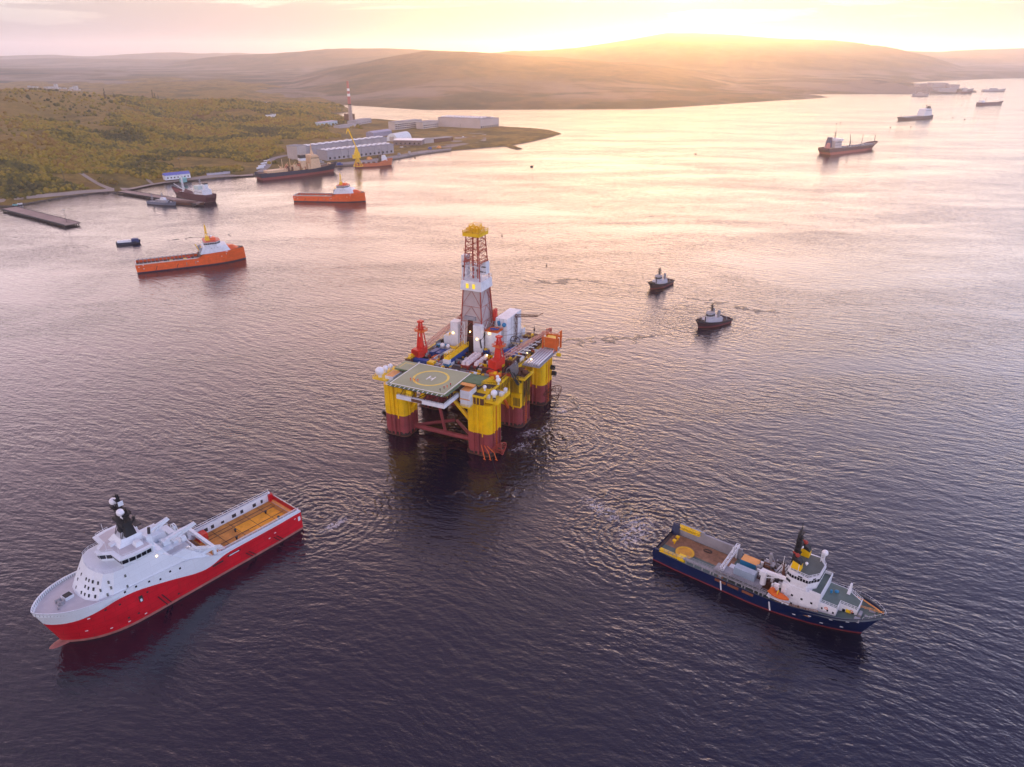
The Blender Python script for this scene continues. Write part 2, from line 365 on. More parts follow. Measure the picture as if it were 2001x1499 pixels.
def sheet(name, fn, a0, a1, na, r0, r1, nr, m):
    az = np.radians(np.linspace(a0, a1, na)); rr = np.geomspace(r0, r1, nr)
    A, Q = np.meshgrid(az, rr); x = (np.sin(A)*Q).ravel(); y = (np.cos(A)*Q).ravel(); z = fn(x, y)
    idx = np.arange(na*nr).reshape(nr, na); q = np.stack([idx[:-1, :-1], idx[:-1, 1:], idx[1:, 1:], idx[1:, :-1]], -1).reshape(-1, 4)
    q = q[(z[q] > -1.5).any(1)]
    used, inv = np.unique(q, return_inverse=True); q = inv.reshape(-1, 4)
    me = bpy.data.meshes.new(name); me.from_pydata(np.stack([x, y, z], 1)[used].tolist(), [], q[:, ::-1].tolist())
    me.polygons.foreach_set('use_smooth', [True]*len(me.polygons)); me.materials.append(m)
    o = bpy.data.objects.new(name, me); C.objects.link(o); return tag(o, kind='structure')
def land_mat(name, cols, ns, shore, pale=None, gold=None):
    m = bpy.data.materials.new(name); m.use_nodes = True; t = NT(m.node_tree); t.t.nodes.clear()
    out = t.n('ShaderNodeOutputMaterial'); bs = t.n('ShaderNodeBsdfPrincipled', ins={'Roughness': .95, 'Specular IOR Level': .1})
    pos = t.n('ShaderNodeNewGeometry').outputs['Position']
    n = t.noise(pos, ns, 7, .62, .3); n2 = t.noise(pos, ns*7, 5, .65)
    c = t.ramp(n, [(.32, cols[0]), (.45, cols[1]), (.55, cols[2]), (.68, cols[3])])
    c = t.mix(.75, c, t.ramp(n2, [(.3, (.55, .55, .55)), (.7, (1.3, 1.3, 1.3))]), 'MULTIPLY')
    z = t.n('ShaderNodeSeparateXYZ', ins={0: pos}).outputs[2]
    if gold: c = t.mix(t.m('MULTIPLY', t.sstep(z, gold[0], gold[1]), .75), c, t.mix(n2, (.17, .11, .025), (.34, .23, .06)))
    if pale:
        pm = t.m('MULTIPLY', t.sstep(t.noise(pos, pale[0], 6, .6, .8), pale[4], pale[4]+.12), t.sstep(z, pale[2], pale[1]))
        if pale[4] < .5: pm = t.m('MULTIPLY', pm, t.sstep(t.vm('LENGTH', pos), 2600, 2800))
        c = t.mix(t.m('MULTIPLY', pm, .8), c, pale[3])
    zz = t.m('ADD', z, t.m('MULTIPLY', n2, shore[2])); c = t.mix(t.sstep(zz, shore[1], shore[0]), c, shore[3])
    t.link(c, bs.inputs['Base Color'])
    b = t.n('ShaderNodeBump', ins={'Height': n2, 'Strength': .6, 'Distance': 3.0}); t.link(b.outputs[0], bs.inputs['Normal'])
    t.link(bs.outputs[0], out.inputs[0]); return m
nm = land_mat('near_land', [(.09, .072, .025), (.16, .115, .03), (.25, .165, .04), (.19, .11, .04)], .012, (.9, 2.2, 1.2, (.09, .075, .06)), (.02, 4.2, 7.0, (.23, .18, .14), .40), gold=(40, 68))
fm = land_mat('far_land', [(.02, .03, .022), (.05, .055, .032), (.13, .095, .05), (.07, .055, .035)], .0032, (1.0, 4.0, 2.5, (.12, .085, .06)), (.0022, 30, 70, (.22, .175, .15), .46))
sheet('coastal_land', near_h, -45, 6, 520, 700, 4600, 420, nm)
sheet('hills', far_h, -46, 46, 560, 1900, 17000, 340, fm)
# ---------------- haze ----------------
def haze(dens, g, col):
    b = MB(); b.box(-26000, 26000, -1500, 26000, -3, 400)
    m = bpy.data.materials.new('haze'); m.use_nodes = True; t = NT(m.node_tree); t.t.nodes.clear()
    v = t.n('ShaderNodeVolumePrincipled', ins={'Color': (*col, 1), 'Density': dens, 'Anisotropy': g})
    t.link(v.outputs[0], t.n('ShaderNodeOutputMaterial').inputs['Volume'])
    b.build('haze', m, kind='stuff', label='thin evening haze that fades the far hills')
# ---------------- shared paints ----------------
M = dict(
 yellow=mat('yellow_paint', (.88, .54, .004), .45, var=.22, vscale=.22, streak=.55, rust=(.30, .13, .03)),
 yclean=mat('rail_yellow', (.88, .58, .01), .5), oxide=mat('oxide_red_paint', (.27, .05, .055), .6, streak=.6, rust=(.13, .05, .04), var=.3, vscale=.25),
 white=mat('white_paint', (.74, .76, .78), .45, streak=.12), wclean=mat('radome_white', (.85, .85, .86), .35),
 red=mat('crane_red', (.62, .035, .02), .45), orange=mat('orange_paint', (.70, .14, .02), .5, streak=.2),
 dark=mat('dark_steel', (.035, .032, .035), .5), brown=mat('rust_brown', (.12, .05, .03), .8, streak=.4), steel=mat('pipe_steel', (.42, .40, .42), .35, .6),
 deckg=mat('green_deck', (.13, .20, .10), .75, var=.3), heli=mat('helideck_green_grey', (.38, .39, .23), .8, var=.16, vscale=.08),
 line=mat('deck_line_white', (.80, .80, .74), .6), yline=mat('deck_line_yellow', (.80, .60, .10), .6),
 blue=mat('container_blue', (.02, .07, .28), .5, streak=.3), teal=mat('teal_paint', (.02, .22, .42), .5), grey=mat('machinery_grey', (.30, .30, .32), .55, streak=.3),
 clad=mat('derrick_cladding', (.46, .39, .375), .65, var=.15, streak=.15), glass=mat('dark_window', (.012, .015, .022), .12, spec=.6),
 deckdark=mat('worn_deck', (.10, .07, .06), .8, var=.4, vscale=.6, streak=.3), lred=mat('lattice_red', (.36, .06, .04), .5),
 orangel=mat('orange_roof', (.80, .36, .10), .6), black=mat('rubber_black', (.02, .02, .022), .6),
 lamp=mat('deck_lamp_lit', (1, .7, .3), .4, emit=((1, .62, .18), 14)))
# ---------------- drilling rig ----------------
YAW = R(-25); RO = Vector((-32.35, 293.75, 0))
def rig_w(x, y, z): return RO + Vector((x*math.cos(YAW)-y*math.sin(YAW), x*math.sin(YAW)+y*math.cos(YAW), z))
rig = empty('drilling_rig', RO, YAW, label='yellow and red semi submersible drilling rig with tall derrick and helideck', cat='drilling rig')
def rsq(cx, cy, h, n=6, k=.42):
    """rounded square outline"""
    r = h*k; pts = []
    for qx, qy, a0 in ((1, -1, -90), (1, 1, 0), (-1, 1, 90), (-1, -1, 180)):
        for i in range(n): a = R(a0+90*i/(n-1)); pts.append((cx+qx*(h-r)+r*math.cos(a), cy+qy*(h-r)+r*math.sin(a)))
    return pts
COLS = [(-22, 0, 6.1), (22, 0, 6.1), (-22.5, 30, 5.6), (22.8, 30.5, 6.1), (-22, 57, 5.6), (23.5, 57, 6.1)]
for i, (cx, cy, h) in enumerate(COLS):
    b = MB(); top = 25.0; yl = 10.4+(i % 2)*.5
    o = rsq(cx, cy, h); n = len(o)
    b.mat(1).add([(x, y, -4) for x, y in o]+[(x, y, yl) for x, y in o], [(j, (j+1) % n, n+(j+1) % n, n+j) for j in range(n)])
    b.mat(2).add([(x+(.05 if x > cx else -.05), y+(.05 if y > cy else -.05), .2) for x, y in o]+[(x+(.05 if x > cx else -.05), y+(.05 if y > cy else -.05), 1.5+.5*math.sin(3*x+2*y)) for x, y in o], [(j, (j+1) % n, n+(j+1) % n, n+j) for j in range(n)])
    b.mat(0).add([(x, y, yl) for x, y in o]+[(x, y, top) for x, y in o], [(j, (j+1) % n, n+(j+1) % n, n+j) for j in range(n)]+[tuple(range(n, 2*n))])
    # stepped paint edge, vertical welded trunk pipes and rubbing strakes
    c = b.build('column', [M['yellow'], M['oxide'], mat('marine_growth', (.05, .035, .03), .9, var=.5, vscale=1.2)], rig, smooth=True)
    d = MB()
    for sx in (-1, 1):
        d.mat(0).box(cx+sx*2.2-.25, cx+sx*2.2+.25, cy-h-.35, cy-h-.02, yl-1.4*(sx > 0), top-.6); d.mat(1).box(cx+sx*2.2-.25, cx+sx*2.2+.25, cy-h-.35, cy-h-.02, .5, yl-1.4*(sx > 0))
    d.mat(1).tube((cx+.2, cy-h-.5, .6), (cx+.2, cy-h-.5, yl+.5), .45, 8); d.mat(0).tube((cx+.2, cy-h-.5, yl+.5), (cx+.2, cy-h-.5, top), .45, 8)
    for k in range(3): d.mat(1).tube((cx+h+.35, cy-3+3*k, .6), (cx+h+.35, cy-3+3*k, yl), .3, 6)
    for k in range(3): d.mat(0).tube((cx+h+.35, cy-3+3*k, yl), (cx+h+.35, cy-3+3*k, top), .3, 6)
    d.build('trunk_pipe', [M['yellow'], M['oxide']], c)
    e = MB(); oo = rsq(cx, cy, h+.75)
    e.prism(oo, -3, .35); e.build('plinth', M['brown'], c)
    if cx > 0:
        f = MB()
        for k in range(7):
            z = 1.5+1.2*k; f.tube((cx+h, cy-2.5, z), (cx+h+1.0, cy-2.5, z), .08, 4)
        f.tube((cx+h+1, cy-2.5, 1), (cx+h+1, cy-2.5, 24), .1, 4); f.tube((cx+h+1, cy-1.7, 1), (cx+h+1, cy-1.7, 24), .1, 4)
        f.build('ladder', M['orange'], c)
def strut(p, q, r, m, nm='brace'):
    b = MB(); b.tube(p, q, r, 10); return b.build(nm, m, rig, smooth=True)
for y in (1.5, 30, 56): strut((-17, y, 2.4), (17, y, 2.4), 1.15, M['oxide'])
strut((-17, 0, 3.0), (-1.5, 14, 2.6), .8, M['oxide']); strut((17, 0, 3.0), (0, 14, 2.6), .8, M['oxide'])
strut((-2, -1, 24.8), (.8, 1.2, 3.2), .75, M['oxide']); strut((-2, 30, 24.8), (.8, 30, 3.2), .75, M['oxide'])
strut((5.0, -1, 24.5), (17.0, -.5, 11.5), 1.0, M['yellow']); strut((-6.0, -1, 24.5), (-16.6, -.5, 12.5), 1.0, M['yellow'])
strut((5.0, 30, 24.5), (17.0, 30, 11.5), .9, M['oxide']); strut((-6.0, 30, 24.5), (-17.0, 30, 11.5), .9, M['oxide'])
for sx in (-1, 1):
    for y0, y1 in ((6, 17), (24, 14), (36, 43), (51, 42)): strut((sx*22.5, y0, 10), (sx*22, y1, 25), .8, M['orange'])
b = MB(); b.box(-24.5, 24.5, -6, 63, 25, 29.2); deckbox = b.build('deck_box', M['brown'], rig)
b = MB(); b.box(-24.8, 24.8, -6.3, 63.3, 29.2, 29.55); b.build('main_deck', M['deckdark'], rig)
b = MB()
for x in np.arange(-23.5, 24, 1.6): b.box(x, x+.25, -6.35, -6.02, 25.3, 29)
for y in np.arange(-5, 62, 1.6): b.box(24.52, 24.85, y, y+.25, 25.3, 29); b.box(-24.85, -24.52, y, y+.25, 25.3, 29)
b.build('hull_stiffener', M['yellow'], rig)
b = MB(); b.box(-25.2, 25.2, -6.7, -6.4, 28.6, 29.6); b.box(24.9, 25.5, -6, 63, 28.6, 29.6); b.box(-25.5, -24.9, -6, 63, 28.6, 29.6); b.build('deck_edge', M['yclean'], rig)
b = MB(); b.rail([(-25, 6, 29.6), (-25, 63, 29.6), (25, 63, 29.6), (25, 8, 29.6)], 1.2, .07, 2.5); b.build('railing', M['yclean'], rig)
# helideck
b = MB(); HX0, HX1, HY0, HY1 = -14, 13.4, -19.4, 4.8
b.mat(0).box(HX0, HX1, HY0, HY1, 33.5, 34.0)
hd = b.build('helideck', M['heli'], rig)
b = MB(); z0, z1 = 34.004, 34.012
for x0, x1, y0, y1 in ((HX0, HX1, HY0, HY0+.45), (HX0, HX1, HY1-.45, HY1), (HX0, HX0+.45, HY0+.45, HY1-.45), (HX1-.45, HX1, HY0+.45, HY1-.45)): b.box(x0, x1, y0, y1, z0, z1)
hx, hy = -.2, -7.4
for dx in (-1.25, 1.25): b.box(hx+dx-.3, hx+dx+.3, hy-2.0, hy+2.0, z0, z1)
b.box(hx-.95, hx+.95, hy-.3, hy+.3, z0, z1); b.build('deck_marking', M['line'], hd)
b = MB(); n = 48
ri, ro = 7.1, 8.2; vs = []
for i in range(n):
    a = 2*math.pi*i/n
    vs += [(hx+ri*math.cos(a), hy+ri*math.sin(a), z1), (hx+ro*math.cos(a), hy+ro*math.sin(a), z1)]
b.add(vs, [(2*i, 2*i+1, (2*i+3) % (2*n), (2*i+2) % (2*n)) for i in range(n)]); b.build('landing_circle', M['yline'], hd)
b = MB()
for k in range(12):
    x = HX0+1+k*2.3; b.mat(0).box(x, x+.4, HY0-1.5, HY0+.0, 33.5, 33.62)
b.mat(1).box(HX0, HX1, HY0-1.6, HY0-1.4, 33.4, 33.55); b.box(HX1+1.4, HX1+1.6, HY0, -3.8, 33.4, 33.55)
b.mat(2).box(HX0, HX1, HY0-1.4, HY0, 33.36, 33.4); b.box(HX1, HX1+1.4, HY0, -3.8, 33.36, 33.4); b.box(HX0-1.4, HX0, HY0, -4.2, 33.36, 33.4)
b.build('safety_net', [M['line'], M['dark'], M['deckg']], hd)
b = MB()
for x in np.linspace(HX0+1, HX1-1, 7):
    b.box(x-.2, x+.2, HY0+.3, HY1-.3, 32.4, 33.5)
    b.tube((x, -17, 32.6), (x, -6.4, 27), .22, 6)
for y in (-18, -12, -6.8, 0): b.box(HX0+.5, HX1-.5, y-.2, y+.2, 31.8, 32.4)
for x in (-12, -4, 4, 12): b.tube((x, 3.5, 33), (x, 3.5, 29.5), .25, 6); b.tube((x, -4, 33), (x, -4, 29.5), .25, 6)
b.build('helideck_frame', M['brown'], rig)
b = MB()
for s in (0, 1):
    b = MB().box(13.4, 22, -3.8, 4.8, 33.2, 33.9) if s == 0 else MB().box(-21.5, -14.0, -4.2, 5, 33.0, 33.8)
    b.build('parking_deck', [M['deckg']], rig)
b = MB(); b.box(-21.4, -14.1, -4.1, 4.9, 33.80, 33.84); b.build('parking_surface', M['heli'], rig)
b = MB()
b.box(-20, -19.6, -2.5, 3.0, 33.845, 33.855); b.box(-19.6, -15, 2.6, 3.0, 33.845, 33.855); b.build('parking_line', M['yline'], rig)
b = MB(); b.box(13.8, 20.5, -6.6, -4.2, 33.3, 33.6); b.build('access_ramp', M['orangel'], rig)
b = MB(); b.mat(0).box(-9.6, 13.2, -21.2, -20.0, 28.2, 30.0); b.box(13.2, 14.2, -21.2, -8, 28.2, 30.0); b.mat(1)
b.box(-2, 3.2, -21.35, -21.25, 28.4, 29.8)
b.build('lower_walkway', [M['white'], M['brown']], rig)
b = MB(); b.rail([(-9.6, -20.6, 30), (13.6, -20.6, 30), (13.6, -8, 30)], 1.1, .06, 2)
for x in (-8, -2, 4, 10): b.tube((x, -20.6, 29.8), (x, -14, 33.4), .15, 5); b.tube((x, -20.4, 28.6), (x, -6.4, 26.2), .2, 5)
b.build('walkway_bracket', M['dark'], rig)
b = MB(); b.box(-5.5, -2.6, -20, -18.4, 30.0, 32.4, top=(.2, .2)); b.build('equipment_frame', M['yclean'], rig)
def cabin(nm, x0, x1, y0, y1, z0, z1, mw, mr, parent=None, win=0):
    b = MB(); b.box(x0, x1, y0, y1, z0, z1); c = b.build(nm, mw, parent or rig)
    r_ = MB(); r_.box(x0+.3, x1-.3, y0+.3, y1-.3, z1, z1+.12); r_.build('roof', mr, c)
    if win:
        g = MB()
        for lv in range(win):
            z = z0+1.4+lv*2.9; k = max(1, int((x1-x0)/2.4))
            for i in range(k): x = x0+(x1-x0)*(i+.5)/k; g.box(x-.35, x+.35, y0-.05, y0-.01, z, z+.8)
            k = max(1, int((y1-y0)/2.4))
            for i in range(k): y = y0+(y1-y0)*(i+.5)/k; g.box(x1+.01, x1+.05, y-.35, y+.35, z, z+.8)
        g.build('window', M['glass'], c)
    return c
cabin('survival_cabin', 15.2, 19.8, -9.2, -2.5, 24.6, 32.0, M['white'], M['orangel'])
cabin('survival_cabin', -22.5, -18.2, -10.5, -3.6, 28.0, 32.2, M['white'], M['orangel'])
b = MB(); b.box(14.6, 20.4, -9.6, -2, 24.0, 24.5); b.rail([(14.6, -9.6, 24.5), (20.4, -9.6, 24.5), (20.4, -2, 24.5)], 1.1, .07, 1.5); b.build('cabin_platform', M['yclean'], rig)
b = MB(); b.box(15.1, 19.9, -9.32, -9.22, 27.8, 28.3); b.build('trim_stripe', M['orangel'], rig)
# radomes and antenna platforms at the deck corners
def radome(x, y, z, r, plat=True):
    b = MB(); b.ball((x, y, z+r*.9), r, 14, 9); c = b.build('radome', M['wclean'], rig, smooth=True, angle=80)
    d = MB(); d.tube((x, y, z-1.2), (x, y, z+.3), r*.45, 8); d.build('pedestal', M['white'], c)
b = MB(); b.box(-28, -20.5, -12.5, -7, 30.4, 30.8); b.box(-27.4, -22, -7, 3, 30.4, 30.8); b.rail([(-28, -7, 30.8), (-28, -12.5, 30.8), (-22.5, -12.5, 30.8)], 1.1, .08, 1.5)
b.tube((-24, -9, 30.4), (-22, -5, 25), .3, 6); b.build('antenna_platform', M['yclean'], rig)
radome(-25.4, -10.2, 32.0, 2.0); radome(-26.2, -4.6, 31.5, 1.4); radome(-25.8, -1.2, 31.5, 1.2)
b = MB(); b.box(19.6, 31, -4.4, 1.0, 26.6, 27.0); b.box(25.2, 31, 1, 8, 26.6, 27.0)
b.rail([(19.6, -4.4, 27), (31, -4.4, 27), (31, 8, 27)], 1.2, .09, 1.4)
b.box(30.8, 31.2, -4.4, 8, 26.0, 26.8); b.box(19.6, 31, -4.7, -4.4, 26.0, 26.8); b.build('antenna_platform', M['yclean'], rig)
b = MB(); b.box(20.5, 25.5, -3.5, 1, 29.6, 29.95); b.rail([(20.3, -3.7, 29.9), (25.5, -3.7, 29.9), (25.5, 1, 29.9)], 1.1, .08, 1.3); b.build('upper_platform', M['yclean'], rig)
radome(27.6, -1.2, 28.3, 1.5); radome(26.2, 6.0, 31.6, 1.15); radome(25.0, 7.6, 32.6, .8); radome(23.2, -1.4, 31, .9)
for (x, y, w, d, h, mm) in [(21.5, -2.5, 2.2, 1.6, 1.5, 'white'), (25.5, -2.5, 1.4, 1.4, 2.0, 'white'), (29.3, 3.0, 1.8, 2.2, 1.6, 'white'), (27.0, 3.5, 1.6, 3.0, 1.2, 'grey'), (29.6, 6.2, 1.2, 1.6, 2.2, 'white'), (28.8, -3.2, 1.0, 1.0, 1.3, 'dark')]:
    MB().box(x-w/2, x+w/2, y-d/2, y+d/2, 27, 27+h).build('equipment_box', M[mm], rig)
# stair tower of the starboard side
b = MB()
b.truss((25.5, 9, 29.6), (23.0, -1, 34), 1.2, .09, 5); b.truss((20.8, -3.6, 33), (24.5, 4.4, 34.2), 1.0, .08, 5); b.build('gangway', M['yclean'], rig)
# derrick
DX0, DX1, DY0, DY1 = -9.4, 3.4, 35.4, 49.6
dcx, dcy = (DX0+DX1)/2, (DY0+DY1)/2
def dr(z):
    """half sizes of the derrick at height z"""
    t = (z-30)/(88-30); k = 1-.52*t
    return (DX1-DX0)/2*k, (DY1-DY0)/2*k
def dring(z, g=0):
    a, c = dr(z); return [(dcx-a-g, dcy-c-g, z), (dcx+a+g, dcy-c-g, z), (dcx+a+g, dcy+c+g, z), (dcx-a-g, dcy+c+g, z)]
dk = empty('derrick', (0, 0, 0), 0); dk.parent = rig
b = MB(); lo = dring(30, -.15); mid = dring(61, -.15)
b.add(lo+mid, [(1, 2, 6, 5), (2, 3, 7, 6), (3, 0, 4, 7), (4, 5, 6, 7)])
# front cladding with a tall door opening
a0, c0 = dr(47); y47 = dcy-c0+.15; a30, c30 = dr(30); y30 = dcy-c30+.15; f1 = mid[0]; f2 = mid[1]; ox0, ox1 = -5.8, -1.4
b.add([(lo[0][0], y30, 30), (ox0, y30, 30), (ox0+.9, y47, 47), (dcx-a0+.15, y47, 47), f1, f2, (dcx+a0-.15, y47, 47), (ox1-.9, y47, 47), (ox1, y30, 30), (lo[1][0], y30, 30)],
      [(0, 1, 2, 3), (3, 2, 7, 6, 5, 4), (8, 9, 6, 7)])
b.build('cladding', M['clad'], dk)
b = MB(); b.box(ox0-.3, ox1+.3, y30+1.2, y30+6, 29.6, 47.5); b.build('opening_shade_box', mat('painted_shaft_shade', (.05, .015, .012), .9), dk)  # solid box, its near-black colour paints the shade inside the door opening
b = MB()
for k in range(4): b.tube(dring(30)[k], dring(88)[k], .28, 6)
zs = [30, 38, 45.5, 53, 61]
for i, z in enumerate(zs[1:], 1):
    q0, q1 = dring(zs[i-1], .1), dring(z, .1)
    for k in range(4):
        j = (k+1) % 4; b.tube(q1[k], q1[j], .09, 4)
        if i > 1 or k: mq = [(q1[k][n]+q1[j][n])/2 for n in range(3)]; b.tube(q0[k], mq, .09, 4); b.tube(q0[j], mq, .09, 4)
b.build('lattice', M['lred'], dk)
b = MB(); b.box(ox0-.9, ox1+.9, y47-1.0, y47+.3, 46.4, 48.2); b.build('door_hood', M['grey'], dk)
b = MB()
for x in (DX0, DX0+3, ox1+1.2, DX1):
    b.tube((x, DY0-.3, 30), (x, DY0-.1, 45), .16, 5)
for xa, xb in ((DX0, DX0+3), (ox1+1.2, DX1)):
    for z in (30, 35, 40): b.tube((xa, DY0-.3, z), (xb, DY0-.2, z+5), .12, 4); b.tube((xb, DY0-.3, z), (xa, DY0-.2, z+5), .12, 4); b.tube((xa, DY0-.3, z+5), (xb, DY0-.2, z+5), .12, 4)
for z in (30, 35, 40):
    for ya, yb in ((DY0, DY0+6), (DY0+6, DY1)): b.tube((DX1+.2, ya, z), (DX1+.1, yb, z+5), .12, 4); b.tube((DX1+.2, yb, z), (DX1+.1, ya, z+5), .12, 4)
b.build('white_bracing', M['white'], dk)
# white wind wall belt with two lit boxes
r0, r1 = dring(61, .95), dring(65.6, .95); b = MB(); b.hull(r0, r1); belt = b.build('wind_wall', M['white'], dk)
b = MB(); e_ = r0[0][1]-.1
for x in (dcx-2.4, dcx+1.0): b.box(x, x+1.3, e_-.15, e_+.15, 62.2, 64.4)
b.build('signal_panel', mat('signal_yellow', (.9, .6, .02), .4, emit=((1, .7, .05), .6)), belt)
b = MB(); b.rail([tuple(q[:2])+(66.05,) for q in r1], 1.2, .06, 1.5, closed=True); b.build('railing', M['white'], belt)
def bays(b, zz, r, g=0, cross=True):
    for z0, z1 in zip(zz, zz[1:]):
        q0, q1 = dring(z0, g), dring(z1, g)
        for k in range(4):
            j = (k+1) % 4; b.tube(q1[k], q1[j], r, 4)
            if cross: b.tube(q0[k], q1[j], r*.8, 4); b.tube(q0[j], q1[k], r*.8, 4)
b = MB(); bays(b, [66, 72.5], .16); b.build('white_lattice', M['white'], dk)
b = MB(); bays(b, [72.5, 75.6, 78.6, 81.4, 84.2, 86.8], .14)
for z in (74, 79.5): a_, c_ = dr(z); b.box(dcx-a_-.8, dcx-a_+.6, dcy-c_, dcy+c_, z, z+.25); b.box(dcx+a_-.9, dcx+a_+.5, dcy-c_, dcy+c_, z, z+.25); b.rail([(dcx-a_-.8, dcy-c_, z), (dcx+a_+.5, dcy-c_, z)], 1.1, .08, 1.2)
for (x, y) in ((dcx-1.2, dcy-.8), (dcx+1.2, dcy-.8), (dcx, dcy+1.5)): b.tube((x, y, 50), (x, y, 88), .26, 6)
b.tube((dcx-.6, dcy-2, 66), (dcx-.6, dcy-2, 80), .4, 6); b.build('guide_rail', M['lred'], dk)
b = MB(); b.box(dcx-3.8, dcx+.2, dcy+2.4, dcy+5.0, 66, 71.5); b.box(dcx+1.6, dcx+4.6, dcy+1.0, dcy+5.0, 67.5, 73.5); b.build('fingerboard_house', M['white'], dk)
b = MB()
for z in (68.5, 71): b.box(dcx+1.5, dcx+4.65, dcy+.9, dcy+.97, z, z+.5)
for x in (-3, -1.2): b.box(dcx+x, dcx+x+.7, dcy+2.3, dcy+2.37, 68.2, 69.4)
b.build('dark_band', M['dark'], dk)
b = MB(); b.box(dcx-7.4, dcx-4.8, dcy-1, dcy+3, 60, 76.5); b.box(dcx-7.6, dcx-4.6, dcy-1.3, dcy+3.3, 72, 72.4); b.build('side_mast_house', M['white'], dk)
b = MB(); b.box(dcx-7.0, dcx-5.2, dcy-1.1, dcy-1.02, 70.6, 71.5); b.box(dcx-6.6, dcx-6, dcy-1.1, dcy-1.02, 63, 64.2); b.box(dcx-6.2, dcx-5.6, dcy-1.1, dcy-1.02, 66, 67.4); b.build('window', M['glass'], dk)
for xa, ya in ((DX0-.8, dcy), (DX1+.8, DY1-2)):
    b = MB(); q = 5 if xa < 0 else -1; b.truss((xa, ya, 30), (dcx+(-5.4 if xa < 0 else 4.6), ya-(2 if xa > 0 else 0), 61), 1.0, .1, 12); b.build('stair_tower', M['lred'], dk)
b = MB(); b.box(dcx+7.2, dcx+8.6, DY1-4, DY1-2, 44, 50); b.build('red_tank', M['red'], dk)
# yellow crown
a, c = dr(88); b = MB(); b.box(dcx-a-1.3, dcx+a+1.3, dcy-c-1.3, dcy+c+1.3, 86.6, 87.0)
b.box(dcx-a-1.3, dcx+a+1.3, dcy-c-1.3, dcy-c-1.2, 87, 88.2); b.box(dcx+a+1.2, dcx+a+1.3, dcy-c-1.2, dcy+c+1.3, 87, 88.2); b.box(dcx-a-1.3, dcx-a-1.2, dcy-c-1.2, dcy+c+1.3, 87, 88.2)
b.box(dcx-2, dcx+2, dcy-1.6, dcy+1.6, 88.2, 90); b.torus((dcx-.5, dcy-1.8, 90), 1.1, .3, 'y'); b.torus((dcx+1, dcy-.4, 89.5), 1.1, .3, 'y')
for k in ((-2.4, -2.2), (2.4, -2.2), (2.4, 2.2), (-2.4, 2.2)): b.tube((dcx+k[0], dcy+k[1], 87), (dcx+k[0]*.9, dcy+k[1]*.9, 91.4), .16, 4)
b.rail([(dcx-2.3, dcy-2.1, 90.6), (dcx+2.3, dcy-2.1, 90.6), (dcx+2.3, dcy+2.1, 90.6), (dcx-2.3, dcy+2.1, 90.6)], 1.2, .08, 1.5, closed=True)
for k in (-1, 1): b.tube((dcx+k*(a+1.2), dcy-c-1.2, 87), (dcx+k*(a+1.2), dcy-c-1.2, 89.6), .08, 4)

for z in (88.6, 90.2): b.rail([(dcx-3.2, dcy-3, z-1.6), (dcx+3.2, dcy-3, z-1.6), (dcx+3.2, dcy+3, z-1.6), (dcx-3.2, dcy+3, z-1.6)], 1.5, .13, 1.3, closed=True)
b.rail([(dcx-a-1.3, dcy-c-1.3, 88.1), (dcx+a+1.3, dcy-c-1.3, 88.1), (dcx+a+1.3, dcy+c+1.3, 88.1), (dcx-a-1.3, dcy+c+1.3, 88.1)], 1.1, .1, 1.2, closed=True)
for k in range(4): q0 = [(-2.4, -2.2), (2.4, -2.2), (2.4, 2.2), (-2.4, 2.2)]; b.tube((dcx+q0[k][0], dcy+q0[k][1], 87), (dcx+q0[(k+1) % 4][0]*.9, dcy+q0[(k+1) % 4][1]*.9, 91.2), .13, 4); b.tube((dcx+q0[(k+1) % 4][0], dcy+q0[(k+1) % 4][1], 87), (dcx+q0[k][0]*.9, dcy+q0[k][1]*.9, 91.2), .13, 4)
b.build('crown_block', M['yellow'], dk)
# blocks round the derrick
b = MB(); b.box(-14.4, -10.2, 35.6, 40, 29.6, 44.2); b.build('wind_wall_tower', M['white'], rig)
b = MB(); b.box(-.6, 3.6, 33.4, 36.4, 31.2, 45.0); b.build('wind_wall_tower', M['white'], rig)
b = MB(); b.box(3.8, 10.6, 37.4, 41.5, 31.5, 41.2); b.box(4.4, 10, 37.6, 41.3, 29.6, 31.5); b.build('mud_house', M['white'], rig)
b = MB(); b.box(3.6, 10.8, 37.2, 44, 41.3, 41.6); b.rail([(3.7, 37.3, 41.6), (10.7, 37.3, 41.6), (10.7, 44, 41.6)], 1.1, .07, 1.4); b.box(5, 6.4, 39, 40.4, 41.6, 42.6); b.box(8, 9.5, 40, 41.6, 41.6, 42.8); b.build('orange_platform', M['orange'], rig)
wb = MB().box(6.6, 12.8, 43.5, 60, 29.6, 46.6).build('shaker_house', M['white'], rig)
b = MB(); b.tube((8.6, 43.3, 43.2), (8.6, 42.6, 45.2), .75, 10); b.ball((11.4, 43.0, 43.8), 1.1, 10, 7); b.build('vent', M['teal'], wb)
b = MB()
for z in (35, 40.4): b.box(6.55, 12.86, 43.4, 60.06, z, z+.12)
for x in (8.6, 10.7): b.box(x, x+.1, 43.4, 43.48, 29.6, 46.6)
for y in (48, 53): b.box(12.82, 12.9, y, y+.12, 29.6, 46.6)
b.build('panel_seam', M['grey'], wb)
b = MB(); b.tube((6.0, 38.5, 42.2), (8.5, 41, 42.2), .6, 8); b.tube((7.2, 38.2, 42.2), (9.8, 40.8, 42.2), .5, 8); b.build('air_duct', M['blue'], rig)
b = MB(); b.path([(3.9, 36.9, 41), (3.9, 36.7, 39.5), (3.3, 36.0, 38.5), (3.3, 33, 38), (3.9, 33.1, 34)], .4, 7); b.build('duct', M['dark'], rig)
